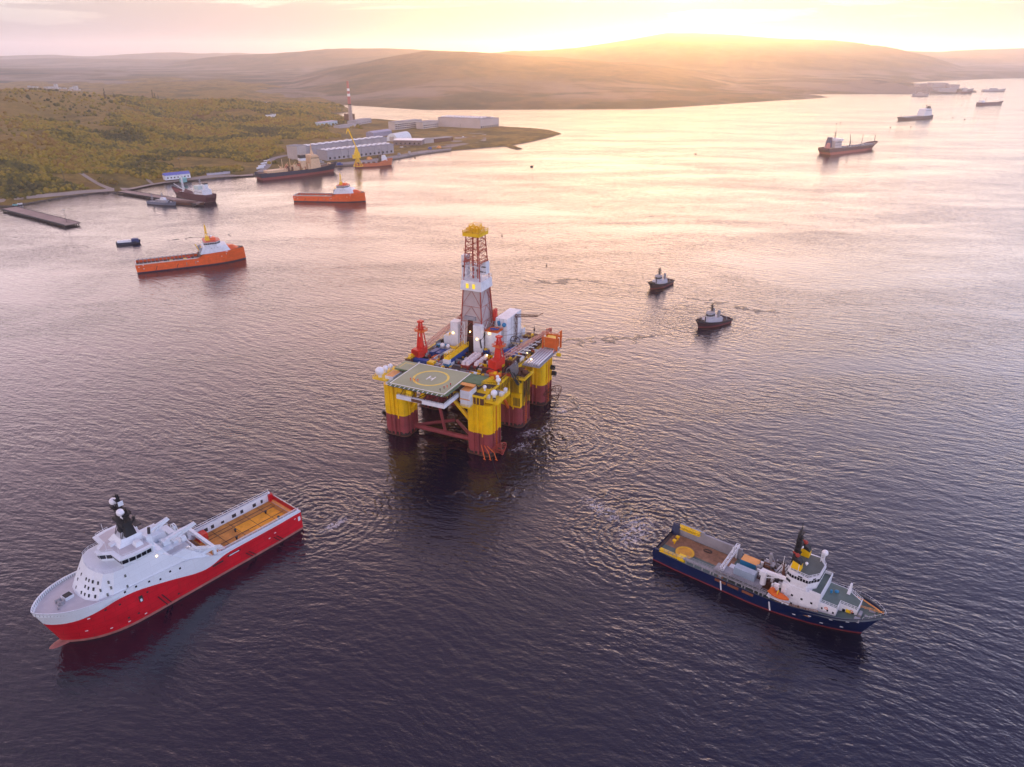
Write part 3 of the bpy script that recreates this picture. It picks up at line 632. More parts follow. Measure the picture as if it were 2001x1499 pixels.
# catwalk with its yellow frame, running to the drill floor
b = MB(); b.box(-6.8, -3.8, 15.4, 34.5, 33.2, 33.7)
b.rail([(-6.7, 15.4, 33.7), (-6.7, 34.5, 33.7)], 1.9, .14, 2.1); b.rail([(-3.9, 15.4, 33.7), (-3.9, 34.5, 33.7)], 1.9, .14, 2.1)
for y in np.arange(16, 34, 2.1): b.box(-6.7, -3.9, y, y+.35, 33.7, 34.2)
b.build('catwalk', M['yclean'], rig)
b = MB(); b.mat(0).box(-6.6, -4, 16.6, 34.4, 29.6, 33.2); b.mat(1).box(-6.9, -3.7, 14.4, 16.5, 29.6, 31.3); b.mat(2).box(-6.9, -3.7, 14.4, 16.5, 31.3, 33.2); b.build('catwalk_base', [M['blue'], M['teal'], M['white']], rig)
# pipe deck overhanging to starboard
b = MB(); b.box(25.5, 34.6, 33, 60, 29.0, 29.5); b.build('pipe_deck', M['grey'], rig)
b = MB(); b.box(24.9, 31.8, 22, 33, 26.4, 27.0); b.rail([(31.8, 33, 27), (31.8, 22, 27), (25, 22, 27)], 1.2, .1, 1.5); b.build('anchor_platform', M['yclean'], rig)
gan = MB()
for (x, y) in ((27, 55), (34.4, 55), (34.4, 60.5), (27, 60.5)): gan.box(x-.4, x+.4, y-.4, y+.4, 29.5, 38.4)
gan.box(26.4, 35, 54.6, 55.4, 35, 36); gan.box(26.4, 35, 60.1, 60.9, 35, 36); gan.box(27.6, 33.8, 55.5, 60, 30.5, 34.6)
gan.rail([(26.6, 54.8, 38), (34.8, 54.8, 38), (34.8, 60.7, 38)], 1, .09, 1.5); gan.tube((34.4, 55, 36), (34.4, 51, 30), .2, 5)
gan.build('pipe_gantry', M['orange'], rig)
MB().box(28, 33.2, 55.9, 59.6, 34.8, 35.7).build('gantry_cab', M['yellow'], rig)
b = MB(); b.tube((35, 54, 28.3), (37, 54, 28.3), .9, 8); b.build('fairlead', M['yclean'], rig)
# mooring winches and flexible hoses over the middle starboard column
b = MB()
for x, y in ((27, 25), (27, 29), (30, 27)): b.tube((x-1.1, y, 28.6), (x+1.1, y, 28.6), 1.1, 12)
b.box(25.5, 31.4, 23.6, 30.6, 27, 27.5); b.build('mooring_winch', M['brown'], rig)
b = MB()
for k in range(14):
    y = 17+k*.62; w_ = random.uniform(-.3, .3)
    pts = []
    for j in range(12):
        t = j/11; pts.append((23.2+7*t+w_, y+.5*math.sin(t*7+k), 30.6+1.9*math.sin(t*math.pi*1.1+.2*k)-9*max(0, t-.55)**1.1))
    b.path(pts, .17, 5)
b.build('flexible_hose', M['black'], rig)
b = MB()
for k in range(9):
    y = 17.4+k*.9; b.path([(24.2, y, 30.2), (25, y, 33.2), (26.3, y+.4, 34), (27.2, y+.3, 32), (27.6, y, 29)], .2, 5)
b.build('bent_pipe', mat('pipe_dull', (.20, .19, .20), .45, .3), rig)
b = MB()
for k in range(15):
    a_ = 24.2+k*.55; cx_ = 22.8+6.1+.5
    b.tube((cx_+.5+.25*(k % 3), a_+.6, 27), (cx_+.1+.2*(k % 2), a_+.8, random.uniform(9, 16)), .11, 5)
for k in range(10): b.tube((23.5+k*.5, 24.0, 27), (23.8+k*.45, 24.1, random.uniform(12, 18)), .1, 4)
b.build('riser_hose', M['black'], rig)
MB().box(24.6, 29.4, 22.7, 24.3, 11.5, 18.5).build('ballast_box', M['yellow'], rig)
b = MB()
for k in range(5): b.box(26.0+k*.7, 26.3+k*.7, 22.55, 22.7, 12.4, 16.6)
b.build('grille', M['dark'], rig)
# tangles of dark steel at the outer corners near the water
def bird(cx, cy, z0, s, m, nm, n=16, dx=1):
    b = MB(); P_ = []
    for k in range(n):
        a_ = 2*math.pi*k/n; P_.append(Vector((cx+dx*(s*.5+s*.55*math.cos(a_)), cy+s*.75*math.sin(a_*1.7), z0+s*(.6+.6*math.sin(a_)))))
    for k in range(n): b.tube(P_[k], P_[(k+1) % n], .14, 4); b.tube(P_[k], P_[(k+5) % n], .11, 4)
    for k in range(0, n, 4): b.tube(P_[k], (cx, cy, z0+3), .16, 4)
    b.build(nm, m, rig)
bird(29.6, 56, 1.2, 6.5, M['brown'], 'anchor_rack'); bird(-28, -1, .6, 4.6, M['brown'], 'anchor_rack', dx=-1); bird(28.6, -3, .2, 4.6, M['lred'], 'anchor_rack')
b = MB(); b.tube((30.5, 60, 15), (32.5, 60, 15), 1.3, 10); b.tube((30.5, 58, 19), (32.5, 58, 19), 1.2, 10); b.build('fender', M['black'], rig)
b = MB(); b.tube((-29, -2, 6.5), (-30.6, -3.5, 9), .9, 7); b.tube((-28.5, -2, 11), (-30, -2, 12.5), .7, 7); b.build('fender', M['black'], rig)
b = MB()
for dx, dy in ((2.5, -5), (5, -3.6), (7.5, -1.5)): b.path([(22+dx*.6, -6.4, 5.5), (22.5+dx, -6+dy*.3, 3), (24+dx, -6.5+dy*.5, .2)], .2, 5); b.tube((24+dx-.7, -6.5+dy*.5, .3), (24+dx+.7, -6.9+dy*.5, .3), .16, 4)
b.build('orange_ladder', M['orange'], rig)
# cranes
def deck_crane(x, y, z, tip, hgt=12, back=(-1, -1)):
    c = empty('deck_crane', (x, y, z), 0); c.parent = rig
    tip = Vector(tip)-Vector((x, y, z)); ang = math.atan2(tip.y, tip.x)
    b = MB(); b.tube((0, 0, 0), (0, 0, 3.4), 1.3, 12, 1.1); b.build('pedestal', M['red'], c)
    h = empty('slewing_body', (0, 0, 3.4), ang); h.parent = c
    b = MB(); b.box(-5.2, 1.6, -2, 2, 0, 3.1); b.box(-5.2, -1.8, -2.4, 2.4, -1.0, 2.4); b.build('machinery_house', M['red'], h)
    b = MB(); b.box(.2, 2.4, 1.2, 3.2, .8, 3.6); b.build('operator_cab', M['glass'], h)
    b = MB()
    for s in (-1, 1): b.tube((-1.6, s*1.5, 3.1), (-.3, s*.7, hgt), .42, 6); b.tube((1.4, s*1.5, 3.1), (-.1, s*.7, hgt), .28, 5)
    b.box(-1.5, .3, -1.2, 1.2, 3.1, 8.2, top=(.3, .4)); b.box(-1.3, 1.0, -1.2, 1.2, hgt, hgt+.8); b.rail([(-1.5, -1.6, hgt-3), (1.2, -1.6, hgt-3), (1.2, 1.6, hgt-3), (-1.5, 1.6, hgt-3)], 1, .08, 1, closed=True)
    b.build('king_post', M['red'], h)
    b = MB(); b.box(-2.4, 2.0, -2.4, 2.4, hgt-4.4, hgt-4.2); b.rail([(-2.4, -2.4, hgt-4.2), (2, -2.4, hgt-4.2), (2, 2.4, hgt-4.2), (-2.4, 2.4, hgt-4.2)], 1.1, .09, 1.1, closed=True); b.build('service_platform', M['orange'], h)
    L = math.hypot(tip.x, tip.y); dz = tip.z-3.4-2.2
    b = MB(); b.truss((1.8, 0, 2.2), (L, 0, 2.2+dz), 2.0, .13, 14, 1.0); b.build('boom', mat('boom_salmon', (.62, .30, .22), .5), h)
    b = MB()
    for s in (-.4, .4): b.tube((0, s, hgt+.6), (L, s, 2.6+dz), .05, 4)
    b.build('pendant_cable', M['dark'], h)
    b = MB(); b.cb((L+.3, 0, dz+1.3), (1.2, 1.2, 1.8)); b.build('boom_head', M['lred'], h)
    return c
deck_crane(-20.5, 18.4, 29.6, (-15.5, 49, 42.5), 15.5)
deck_crane(19.0, 22, 29.6, (29, 59, 38.5), 13)
b = MB(); b.truss((13.2, 52, 30), (13.4, 52, 46), 1.4, .13, 8); b.truss((13.4, 52, 46), (24, 55, 46.5), 1.3, .1, 8, .8); b.path([(24, 55, 46.5), (26.5, 56, 48)], .2, 4); b.build('flare_boom', M['brown'], rig)
b = MB(); b.truss((-15, 46, 31), (-11, 58, 45), 1.6, .12, 9); b.tube((-15.5, 47, 30), (-15.5, 47, 42), .5, 7); b.build('riser_crane', M['lred'], rig)
# davit with a round dark frame and coils beyond the starboard crane
b = MB(); b.torus((17.0, 44, 36), 2.6, .2, 'y', 16, 5)
for k in range(6): a_ = k*math.pi/3; b.tube((17, 44, 36), (17+2.5*math.cos(a_), 44, 36+2.5*math.sin(a_)), .12, 4)
b.tube((15.2, 44, 32), (18.8, 44, 32), 1.6, 12); b.build('hose_reel', M['dark'], rig)
b = MB(); b.tube((14, 37, 31.5), (17, 43, 31.5), 1.9, 12); b.tube((17, 38, 30.8), (19, 42, 30.8), 1.3, 10); b.build('cable_drum', M['blue'], rig)
b = MB()
for k in range(5): b.tube((16.5+k*1.7, 33+k*.9, 33.5), (19+k*1.8, 57, 34.2), .12, 5)
for k in range(6): b.box(17+k*.4, 26, 34+4*k, 34.4+4*k, 33.0, 33.4)
b.build('pipe_run', M['white'], rig)
for (x, y, w, d, h, mm) in [(-22.5, 10.5, 3, 4, 3.2, 'brown'), (-23.3, 14, 2.6, 3, 3.4, 'yellow'), (-12, 43, 5, 7, 8.5, 'grey'), (-17, 40, 4.6, 6, 6, 'white'), (-19.4, 47, 6, 5, 5, 'grey'), (-16, 54, 8, 6, 9, 'white'), (-6, 56, 12, 7, 12, 'grey'),
                           (14.5, 30, 4, 3.5, 3.4, 'white'), (12.0, 34.6, 3.4, 3.4, 3.2, 'grey'), (4.6, 36.4, 3.2, 2.2, 2.4, 'blue'), (18, 49, 7, 10, 4.5, 'grey'), (20, 58, 8, 6, 5, 'brown'), (8, 61, 12, 3, 7, 'white'), (20.5, 31, 4, 5, 2.6, 'brown'), (21.5, 12.6, 4.4, 3.6, 2.6, 'orange'), (-22, 56, 5, 6, 5, 'orange')]:
    c = MB().box(x-w/2, x+w/2, y-d/2, y+d/2, 29.6, 29.6+h).build('module', M[mm], rig)
    b = MB(); b.rail([(x-w/2, y-d/2, 29.6+h), (x+w/2, y-d/2, 29.6+h), (x+w/2, y+d/2, 29.6+h)], 1, .06, 1.6); b.box(x-.6, x+.5, y-.7, y+.5, 29.6+h, 30.4+h); b.build('railing', M['yclean'], c)
b = MB(); b.box(-20.5, 8, 8.6, 9.2, 29.6, 30.6); b.box(-24, -8, 9.4, 9.9, 30, 31.2); b.rail([(-24.5, 8.4, 29.6), (24.5, 8.4, 29.6)], 1.4, .1, 1.6); b.box(9, 16, 10.6, 12.4, 29.6, 31.2); b.build('yellow_beam', M['yellow'], rig)
b = MB(); b.torus((-3.6, 8.2, 31.4), 1.35, .45, 'x', 16, 6); b.tube((-4.6, 8.2, 31.4), (-2.6, 8.2, 31.4), .6, 10); b.tube((-2.4, 8.2, 31.4), (.8, 8.2, 31.4), .7, 9); b.build('fire_pump', M['yellow'], rig)
b = MB()
for (x, y) in ((-10.5, 7.4), (-8.2, 7.6), (3.4, 8.5), (12.6, 9.8)): b.ball((x, y, 31.6), .8, 8, 6); b.tube((x, y, 29.6), (x, y, 31.3), .6, 8)
b.build('foam_monitor', M['wclean'], rig)
rr = random.Random(5)
b = MB()
for k in range(420):
    x = rr.uniform(-24, 24); y = rr.uniform(6, 61)
    if (DX0-1 < x < DX1+1 and y > 33) or y > 61.5 or (HX0 < x < HX1 and y < 6): continue
    L = rr.uniform(1, 5); v = rr.random() < .5; w = rr.uniform(.15, .6); h = rr.uniform(.3, 2.1)
    b.mat(rr.randrange(6)).box(x, x+(L if v else w), y, y+(w if v else L), 29.56, 29.6+h)
b.build('deck_piping', [M['grey'], M['yellow'], M['brown'], M['dark'], M['white'], M['lred']], rig)
for (x, y, z) in ((-3.4, 35.5, 40.5), (6.2, 36.9, 40.6), (-13, 35.4, 38.4), (1.4, 33.2, 38.2), (9.5, 28, 33.2), (24.6, 41, 32), (29, 36, 31.6)):
    b = MB(); b.ball((x, y, z), .34, 8, 6); b.build('floodlight', M['lamp'], rig)
# ---- loose things standing on the rig ----
def on_rig(x, y, z=29.6): return rig_w(x, y, z)
def box_container(x, y, rz, L, wd, h, m, z, label, group='containers on the rig deck', mtop=None, name='shipping_container', cat='container'):
    r_ = empty(name, on_rig(x, y, z), YAW+rz, label=label, cat=cat, group=group)
    b = MB(); b.box(-L/2, L/2, -wd/2, wd/2, 0.05, h); sh = b.build('shell', m, r_)
    b = MB()
    for sx in (-1, 1):
        for sy in (-1, 1): b.box(sx*L/2-.1, sx*L/2+.1, sy*wd/2-.1, sy*wd/2+.1, 0, h+.06)
    k = 0
    while k*.6 < L-.4: x_ = -L/2+.3+k*.6; b.box(x_, x_+.2, -wd/2-.06, wd/2+.06, .1, h-.1); k += 1
    b.build('corner_frame', mtop or m, r_); return r_
CN = [(-17.5, 12.2, 0, 7.5, 2.6, 2.9, 'blue', 0, 'long dark blue container nearest the front at the port crane foot'),
      (-11.8, 12.2, 0, 3.2, 2.8, 2.8, 'yellow', 0, 'yellow open crate right of the long dark blue container on the rig'),
      (-13.4, 17, .05, 6, 2.2, 1.3, 'red', 0, 'red flat basket behind the yellow crate on the rig deck'),
      (-17.6, 25.5, 1.45, 6, 2.4, 2.6, 'blue', 0, 'blue container directly behind the port crane pedestal'),
      (-14.4, 26, 1.45, 6, 2.4, 2.5, 'blue', 0, 'blue container in the middle of the port stowage row'),
      (-11.0, 27.5, 1.45, 6, 2.4, 2.6, 'white', 0, 'white container beside the yellow catwalk of the rig'),
      (-18.2, 33.5, 0, 5.5, 2.4, 2.6, 'teal', 0, 'bright teal container in the back port row of the rig'),
      (-12.6, 32.6, 0, 4.5, 2.4, 2.6, 'yellow', 0, 'yellow container in front of the left white wind wall'),
      (-14.8, 21.3, 1.5, 4, 2.2, 1.6, 'orange', 0, 'small orange skid among blue containers on the rig'),
      (-9.4, 20.4, 1.5, 8, 1.6, 1.2, 'grey', 0, 'long grey pipe basket left of the blue and yellow catwalk'),
      (-8.2, 12.6, .0, 5, 1.8, 1.6, 'grey', 0, 'grey skid in front of the blue and white catwalk end'),
      (18.5, 15.4, .0, 4.4, 2.4, 2.2, 'red', 0, 'red mud skid under the starboard crane counterweight')]
for (x, y, rz, L, wd, h, mm, z, lb) in CN: box_container(x, y, rz, L, wd, h, M[mm], 29.6+z, lb)
for (x, y, r_, lb) in ((-15.8, 29.6, 1.15, 'white round tank, left one of the pair among blue containers'), (-12.9, 29.9, 1.0, 'white round tank, right one of the pair among blue containers')):
    e = empty('round_tank', on_rig(x, y, 32.4), YAW, label=lb, cat='tank', group='white round tanks on the rig')
    b = MB(); b.ball((0, 0, r_), r_, 12, 8); b.build('vessel', M['wclean'], e, smooth=True); b = MB(); b.box(-r_, r_, -r_, r_, -2.8, .2); b.build('cradle', M['grey'], e)
bagm = mat('bulk_bag_cloth', (.88, .80, .78), .8, var=.3, vscale=.9)
bag = None; k = 0
for row, (bx, by) in enumerate([(2.0, 18.5), (4.0, 18.8), (8.0, 20.0)]):
    for i in range(7 if row < 2 else 6):
        if bag is None:
            b = MB(); b.box(-.85, .85, -.85, .85, 0, 1.5, top=(.12, .12)); b.tube((0, 0, 1.5), (0, 0, 1.95), .35, 6, .2)
            bag = b.build('bulk_bag', bagm); o = bag
        else: o = bag.copy(); C.objects.link(o)
        o.location = on_rig(bx+random.uniform(-.15, .15), by+i*1.95, 30.9+random.uniform(-.1, .1)); o.rotation_euler = (0, 0, YAW+random.uniform(-.2, .2))
        tag(o, 'pale bulk bag, '+['nearest', 'second', 'third', 'fourth', 'fifth', 'sixth', 'farthest'][i]+' from the helideck in the '+['left row', 'middle row', 'short right row'][row]+' of bags', 'bulk bag', 'pale bulk bags in rows on the rig')
for (x0, x1, y0, y1) in ((.6, 5.2, 17.2, 32), (6.6, 9.4, 18.6, 31)):
    b = MB(); b.box(x0, x1, y0, y1, 30.5, 30.85); b.box(x0+.3, x1-.3, y0+.3, y1-.3, 29.56, 30.5); b.build('storage_rack', M['lred'], rig)
pm_ = mat('drill_pipe_white', (.62, .60, .62), .35, .3); pp = None
for k in range(6):
    if pp is None: b = MB(); b.tube((0, 0, 0), (0, 19.5, 0), .5, 10); b.tube((0, -.4, 0), (0, 0, 0), .62, 8); pp = o = b.build('riser_pipe', pm_, smooth=True)
    else: o = pp.copy(); C.objects.link(o)
    o.location = on_rig(26.6+k*1.35, 34.2+.1*(k % 3), 30.1); o.rotation_euler = (0, 0, YAW)
    tag(o, 'long pale riser pipe below the orange gantry, '+['innermost', 'second from inside', 'third from inside', 'third from the outer edge', 'second from the outer edge', 'outermost'][k]+' of the row', 'pipe', 'riser pipes on the starboard pipe deck')
# ---------------- people on the helideck ----------------
def person(loc, rz, top, legs, label, arm=0.3):
    J = [(0, 0, .98), (0, 0, 1.2), (0, 0, 1.42), (0, .01, 1.52), (0, .02, 1.66), (0, .02, 1.76)]
    Rd = [.15, .15, .17, .06, .095, .07]; E_ = [(0, 1), (1, 2), (2, 3), (3, 4), (4, 5)]
    for s in (-1, 1):
        k = len(J); J += [(s*.1, 0, .92), (s*.11, .02*s, .5), (s*.12, 0, .09), (s*.12, .13, .05)]; Rd += [.1, .07, .05, .045]; E_ += [(0, k), (k, k+1), (k+1, k+2), (k+2, k+3)]
        k = len(J); J += [(s*.2, 0, 1.4), (s*.27, .02, 1.14), (s*.25, arm*.6, .92), (s*.24, arm*.7, .84)]; Rd += [.065, .05, .04, .035]; E_ += [(2, k), (k, k+1), (k+1, k+2), (k+2, k+3)]
    me = bpy.data.meshes.new('person'); me.from_pydata(J, E_, []); o = bpy.data.objects.new('person', me); C.objects.link(o)
    mo = o.modifiers.new('skin', 'SKIN'); o.modifiers.new('sub', 'SUBSURF').levels = 1
    for v, r_ in zip(me.skin_vertices[0].data, Rd): v.radius = (r_, r_)
    me.skin_vertices[0].data[0].use_root = True
    dg = bpy.context.evaluated_depsgraph_get(); m2 = bpy.data.meshes.new_from_object(o.evaluated_get(dg)); o.modifiers.clear(); o.data = m2
    for m in (mat('cloth_'+top[0], top[1], .8), mat('cloth_'+legs[0], legs[1], .8), mat('skin', (.45, .25, .18), .6), mat('helmet_'+top[2], top[3], .4)): m2.materials.append(m)
    for p in m2.polygons:
        z = p.center.z; p.material_index = 3 if z > 1.68 else 2 if z > 1.5 else 0 if z > .95 else 1
    o.location = loc; o.rotation_euler = (0, 0, rz); return tag(o, label, 'person', 'people on the helideck')
org = ('orange', (.75, .16, .03), 'white', (.8, .8, .8)); dk_ = ('dark', (.03, .03, .05), 'white', (.8, .8, .8)); rd_ = ('red', (.5, .05, .04), 'white', (.8, .8, .8))
ol = ('orange', (.75, .16, .03)); dl = ('dark', (.03, .03, .05))
person(on_rig(10.4, -17.6, 34.02), 1.0, dk_, dl, 'person in dark overalls nearest the front corner of the helideck')
person(on_rig(10.8, -15.0, 34.02), .5, rd_, dl, 'person in red jacket, second from the helideck corner')
person(on_rig(11.4, -13.4, 34.02), 2.5, org, ol, 'person in orange overalls standing behind the red jacket on the helideck')
person(on_rig(11.8, -11.2, 34.02), 3.5, rd_, dl, 'person in red jacket farthest from the helideck corner')
for k, (dx, dy, lb) in enumerate(((0, 0, 'leftmost of the orange group'), (1.1, .4, 'second from left of the orange group'), (2.3, -.2, 'third from left of the orange group'), (3.5, .3, 'rightmost of the orange group'))):
    person(on_rig(-6.8+dx, -13.6+dy, 34.02), k*1.3, org, ol, 'person in orange overalls, '+lb+' on the yellow circle', .5)
# ---------------- ship building kit ----------------
def lerp(a, b, t): return a+(b-a)*t
def pw(pts):
    xs = [p[0] for p in pts]; zs = [p[1] for p in pts]; return lambda x: float(np.interp(x, xs, zs))
def smooth_pw(pts):
    f = pw(pts); return lambda x: sum(f(x+d) for d in (-2, -1, 0, 1, 2))/5
class Hull:
    def __init__(s, L, Lw, B, top, ud=.72, pd=2.2, uw=.55, pwl=1.8, tw=.93, nx=44, zs0=0.0):
        s.L, s.Lw, s.B, s.top, s.ud, s.pd, s.uw, s.pwl, s.tw, s.nx, s.zs0 = L, Lw, B, top, ud, pd, uw, pwl, tw, nx, zs0
    def half(s, u, t):
        def pl(u0, p, e): return s.B/2*max(0.0, 1-max(0, (u-u0)/(1-u0))**p)**e
        w = pl(s.uw, s.pwl, .95); d = pl(s.ud, s.pd, .75)
        st = lerp(s.tw, 1, min(1, u/.12)); k = min(1, max(0, t))**.8
        return lerp(w, d, k)*st
    def pt(s, u, t, z, side, off=0.0):
        Lz = lerp(s.Lw, s.L, min(1, max(0, t))) if s.L >= s.Lw else lerp(s.Lw, s.L, min(1, max(0, t))**2)
        x = u*Lz + (1-u)*s.zs0*max(0, 1-max(0, t)*1.5); h = max(0, s.half(u, t)-off)
        return (min(x, Lz-off*.8) if u > .9 else x, side*h, z)
    def us(s): return [1-(1-i/s.nx)**1.35 for i in range(s.nx+1)]
    def rimpt(s, u, side, off=0, dz=0):
        x = u*s.L; return s.pt(u, 1, s.top(x)+dz, side, off)
    def side_y(s, x, z):
        """half breadth of the side at x, z"""
        t = z/s.top(x); Lz = lerp(s.Lw, s.L, min(1, max(0, t))); return s.half(x/Lz, t)
def make_hull(root, H_, bnds, mats, deck, dmat, wall=.25, inner=None, u0=0.0, umax_deck=1.0, name='hull'):
    """bnds: list of z(x) paint borders from the keel up; mats: one more paint than borders; deck(x): deck height"""
    b = MB(); us = H_.us(); rows = []
    for u in us:
        x = u*H_.L; T = H_.top(x); zs = [-1.6]; mi = []
        bs = [min(f(x), T-.02*(len(bnds)-i)) for i, f in enumerate(bnds)]+[T]
        for i, z in enumerate(bs):
            k = 1 if i == 0 else 4
            z0 = zs[-1]
            for j in range(k): zs.append(lerp(z0, z, (j+1)/k)); mi.append(i)
        rows.append((u, zs, mi, T))
    for side in (1, -1):
        vs = []; nz = len(rows[0][1])
        for u, zs, mi, T in rows: vs += [H_.pt(u, z/T, z, side) for z in zs]
        for j in range(nz-1):
            b.mat(rows[0][2][j]); fs = []
            for i in range(len(rows)-1):
                a = i*nz+j; q = (a, a+nz, a+nz+1, a+1); fs.append(q if side < 0 else q[::-1])
            b.add([], []); o = len(b.v)
            if j == 0: base = len(b.v); b.v += vs
            b.f += [tuple(base+k for k in f) for f in fs]; b.mi += [b.cur]*len(fs)
    # transom
    u, zs, mi, T = rows[0]
    for j in range(len(zs)-1):
        b.mat(mi[j]); a = [H_.pt(0, zs[k]/T, zs[k], s_) for k, s_ in ((j, 1), (j, -1), (j+1, -1), (j+1, 1))]; b.add(a, [(0, 1, 2, 3)])
    h = b.build(name, mats, root, smooth=True, angle=50)
    # bulwark cap and inner face
    b = MB()
    for side in (1, -1):
        o1 = [H_.rimpt(u, side) for u in us]; i1 = [H_.rimpt(u, side, wall) for u in us]
        i0 = [(p[0], p[1], min(deck(p[0]), p[2]-.02)) for p in i1]; n = len(us); o1 = [(p[0], p[1], p[2]+.06) for p in o1]; i1 = [(p[0], p[1], p[2]+.06) for p in i1]
        b.add(o1+i1+i0, [(i, i+1, n+i+1, n+i) for i in range(n-1)]+[(n+i, n+i+1, 2*n+i+1, 2*n+i) for i in range(n-1)])
    b.build('bulwark', inner or mats[-1], root)
    # deck plating in strips
    b = MB(); P1 = []; P2 = []
    for u in us:
        p = H_.rimpt(u, 1, wall+.02); z = deck(p[0]); P1.append((p[0], p[1], z)); P2.append((p[0], -p[1], z))
    n = len(us); b.add(P1+P2, [(i, n+i, n+i+1, i+1) for i in range(n-1) if us[i] >= u0 and us[i] < umax_deck]); b.build('deck', dmat, root)
    return h
def windows(parent, pts, z0, z1, n, m=None, fill=.82, slope=0.0, off=.06):
    """a row of window panes along a polyline of wall corners; one object per window"""
    m = m or M['glass']
    for a, b_, k in zip(pts, pts[1:], n):
        a = Vector((*a[:2], 0)); b_ = Vector((*b_[:2], 0)); d = (b_-a); L = d.length; d.normalize(); nn = Vector((d.y, -d.x, 0))
        for i in range(k):
            c0 = a+d*L*((i+.5)/k-fill/k/2); c1 = a+d*L*((i+.5)/k+fill/k/2); bb = MB(); q = []
            for zz, sl_ in ((z0, 0), (z1, slope)):
                for c in (c0, c1):
                    q.append(c+nn*(off+sl_)+Vector((0, 0, zz)))
            inn = [p-nn*.12 for p in q]
            bb.add([q[0], q[1], q[3], q[2], inn[0], inn[1], inn[3], inn[2]], [(0, 1, 2, 3), (7, 6, 5, 4), (0, 4, 5, 1), (1, 5, 6, 2), (2, 6, 7, 3), (3, 7, 4, 0)])
            bb.build('window', m, parent)
def lattice_mast(parent, x, y, z, h, w, m, n=5, arms=3, name='mast'):
    b = MB(); b.truss((x, y, z), (x, y, z+h), w, .13, n, w*.35, up=(0, 1, 0)); rr_ = random.Random(int(h*10))
    for k in range(arms):
        zz = z+h*(.35+.6*k/max(1, arms)); s_ = w*(1.6-.3*k); b.box(x-.5, x+.9, y-s_, y+s_, zz, zz+.22)
        for sy in (-1, 1): b.tube((x, y+sy*s_*.9, zz), (x, y+sy*s_*.9, zz+1.6), .09, 4)
        b.tube((x+.8, y-1.1, zz+.8), (x+.8, y+1.1, zz+.8), .16, 4); b.tube((x+.8, y, zz+.2), (x+.8, y, zz+.8), .14, 4)
    b.tube((x, y, z+h), (x, y, z+h*1.18), .08, 4); return b.build(name, m, parent)
def ball_on(parent, x, y, z, r, m=None, nm='radome'):
    b = MB(); b.ball((x, y, z), r, 12, 8); b.tube((x, y, z-r*1.5), (x, y, z-r*.6), r*.35, 6); return b.build(nm, m or M['wclean'], parent, smooth=True, angle=60)
def on_ship(root, x, y, z): return root.location + Vector((x*math.cos(root.rotation_euler.z)-y*math.sin(root.rotation_euler.z), x*math.sin(root.rotation_euler.z)+y*math.cos(root.rotation_euler.z), z))
hw = mat('ship_white', (.72, .78, .82), .4, seam=.13, streak=.10, rust=(.5, .38, .28), vscale=.12, var=.08)
hred = mat('ship_red', (.58, .010, .022), .38, var=.26, vscale=.12, streak=.6, rust=(.26, .04, .03), seam=.3)
boot = mat('boot_topping', (.34, .13, .11), .7, var=.35, vscale=.5, streak=.5, rust=(.20, .15, .11))
odeck = mat('orange_wood_deck', (.60, .25, .05), .75, var=.45, vscale=.35, streak=.2, rust=(.28, .11, .04))
odeck2 = mat('bright_orange_deck', (.86, .36, .02), .7, var=.3, vscale=.5)
gdeck = mat('pale_grey_deck', (.55, .53, .54), .7, var=.12, vscale=.3)
# ================= red and white offshore vessel =================
RS = empty('supply_vessel', (-87.3, 230.05, 0), R(-128.7), label='large red and white offshore vessel with orange working deck and black mast', cat='ship')
topf = smooth_pw([(0, 8.3), (33, 8.3), (36, 9.3), (39, 11), (43, 12.6), (50, 13.6), (60, 14), (70, 14.2), (86, 15.2)])
HR = Hull(86.6, 81.5, 20.9, topf, ud=.80, pd=2.3, uw=.70, pwl=2.8, tw=.97, nx=60)
redl = smooth_pw([(0, 7.7), (32, 7.6), (36, 6.2), (40, 5.6), (45, 6.6), (50, 8.4), (56, 10.2), (62, 11.8), (68, 12.2), (74, 11.2), (80, 10.0), (86, 9.4)])
deckf = pw([(0, 5.2), (33.5, 5.2), (33.6, 7), (40, 10.0), (45, 12.6), (60, 13.3), (86, 13.6)])
make_hull(RS, HR, [lambda x: .9, redl], [boot, hred, hw], deckf, gdeck, wall=.45, inner=hw)
# knuckle nose under the rim and bulb at the waterline
b = MB(); n = 8; secs = []
for i in range(9):
    u = i/8; x = lerp(76, 86.0, u); r_ = 2.5*math.sqrt(max(.02, 1-u**2.4)); secs.append([(x, r_*math.cos(2*math.pi*k/10), -1.0+1.6*r_/2.5*math.sin(2*math.pi*k/10)+u*.5) for k in range(10)])
for q0, q1 in zip(secs, secs[1:]): b.hull(q0, q1)
b.build('bulb', boot, RS, smooth=True)
# working deck
b = MB(); b.box(1.2, 33.2, -8.6, 8.6, 5.22, 5.30); wd = b.build('working_deck', odeck, RS)
b = MB(); b.box(3, 20, -3.9, 1.2, 5.31, 5.36); b.box(3, 17, 1.6, 6.8, 5.31, 5.36); b.build('bright_panel', odeck2, wd)
b = MB()
for y in (-6, -4, 1.4, 6.9): b.box(2, 32, y-.08, y+.08, 5.37, 5.45)
for x in (7, 13, 19.5, 26): b.box(x, x+.12, -8.4, 8.4, 5.37, 5.43)
b.build('deck_seam', M['deckdark'], wd)
b = MB(); b.tube((.2, -8, 5.0), (.2, 8, 5.0), .75, 12); b.build('stern_roller', M['orangel'], RS, smooth=True)
b = MB(); b.box(-.1, 1.6, -10, -7.7, 5.2, 8.35); b.box(-.1, 1.6, 7.7, 10, 5.2, 8.35); b.build('stern_post', hred, RS)
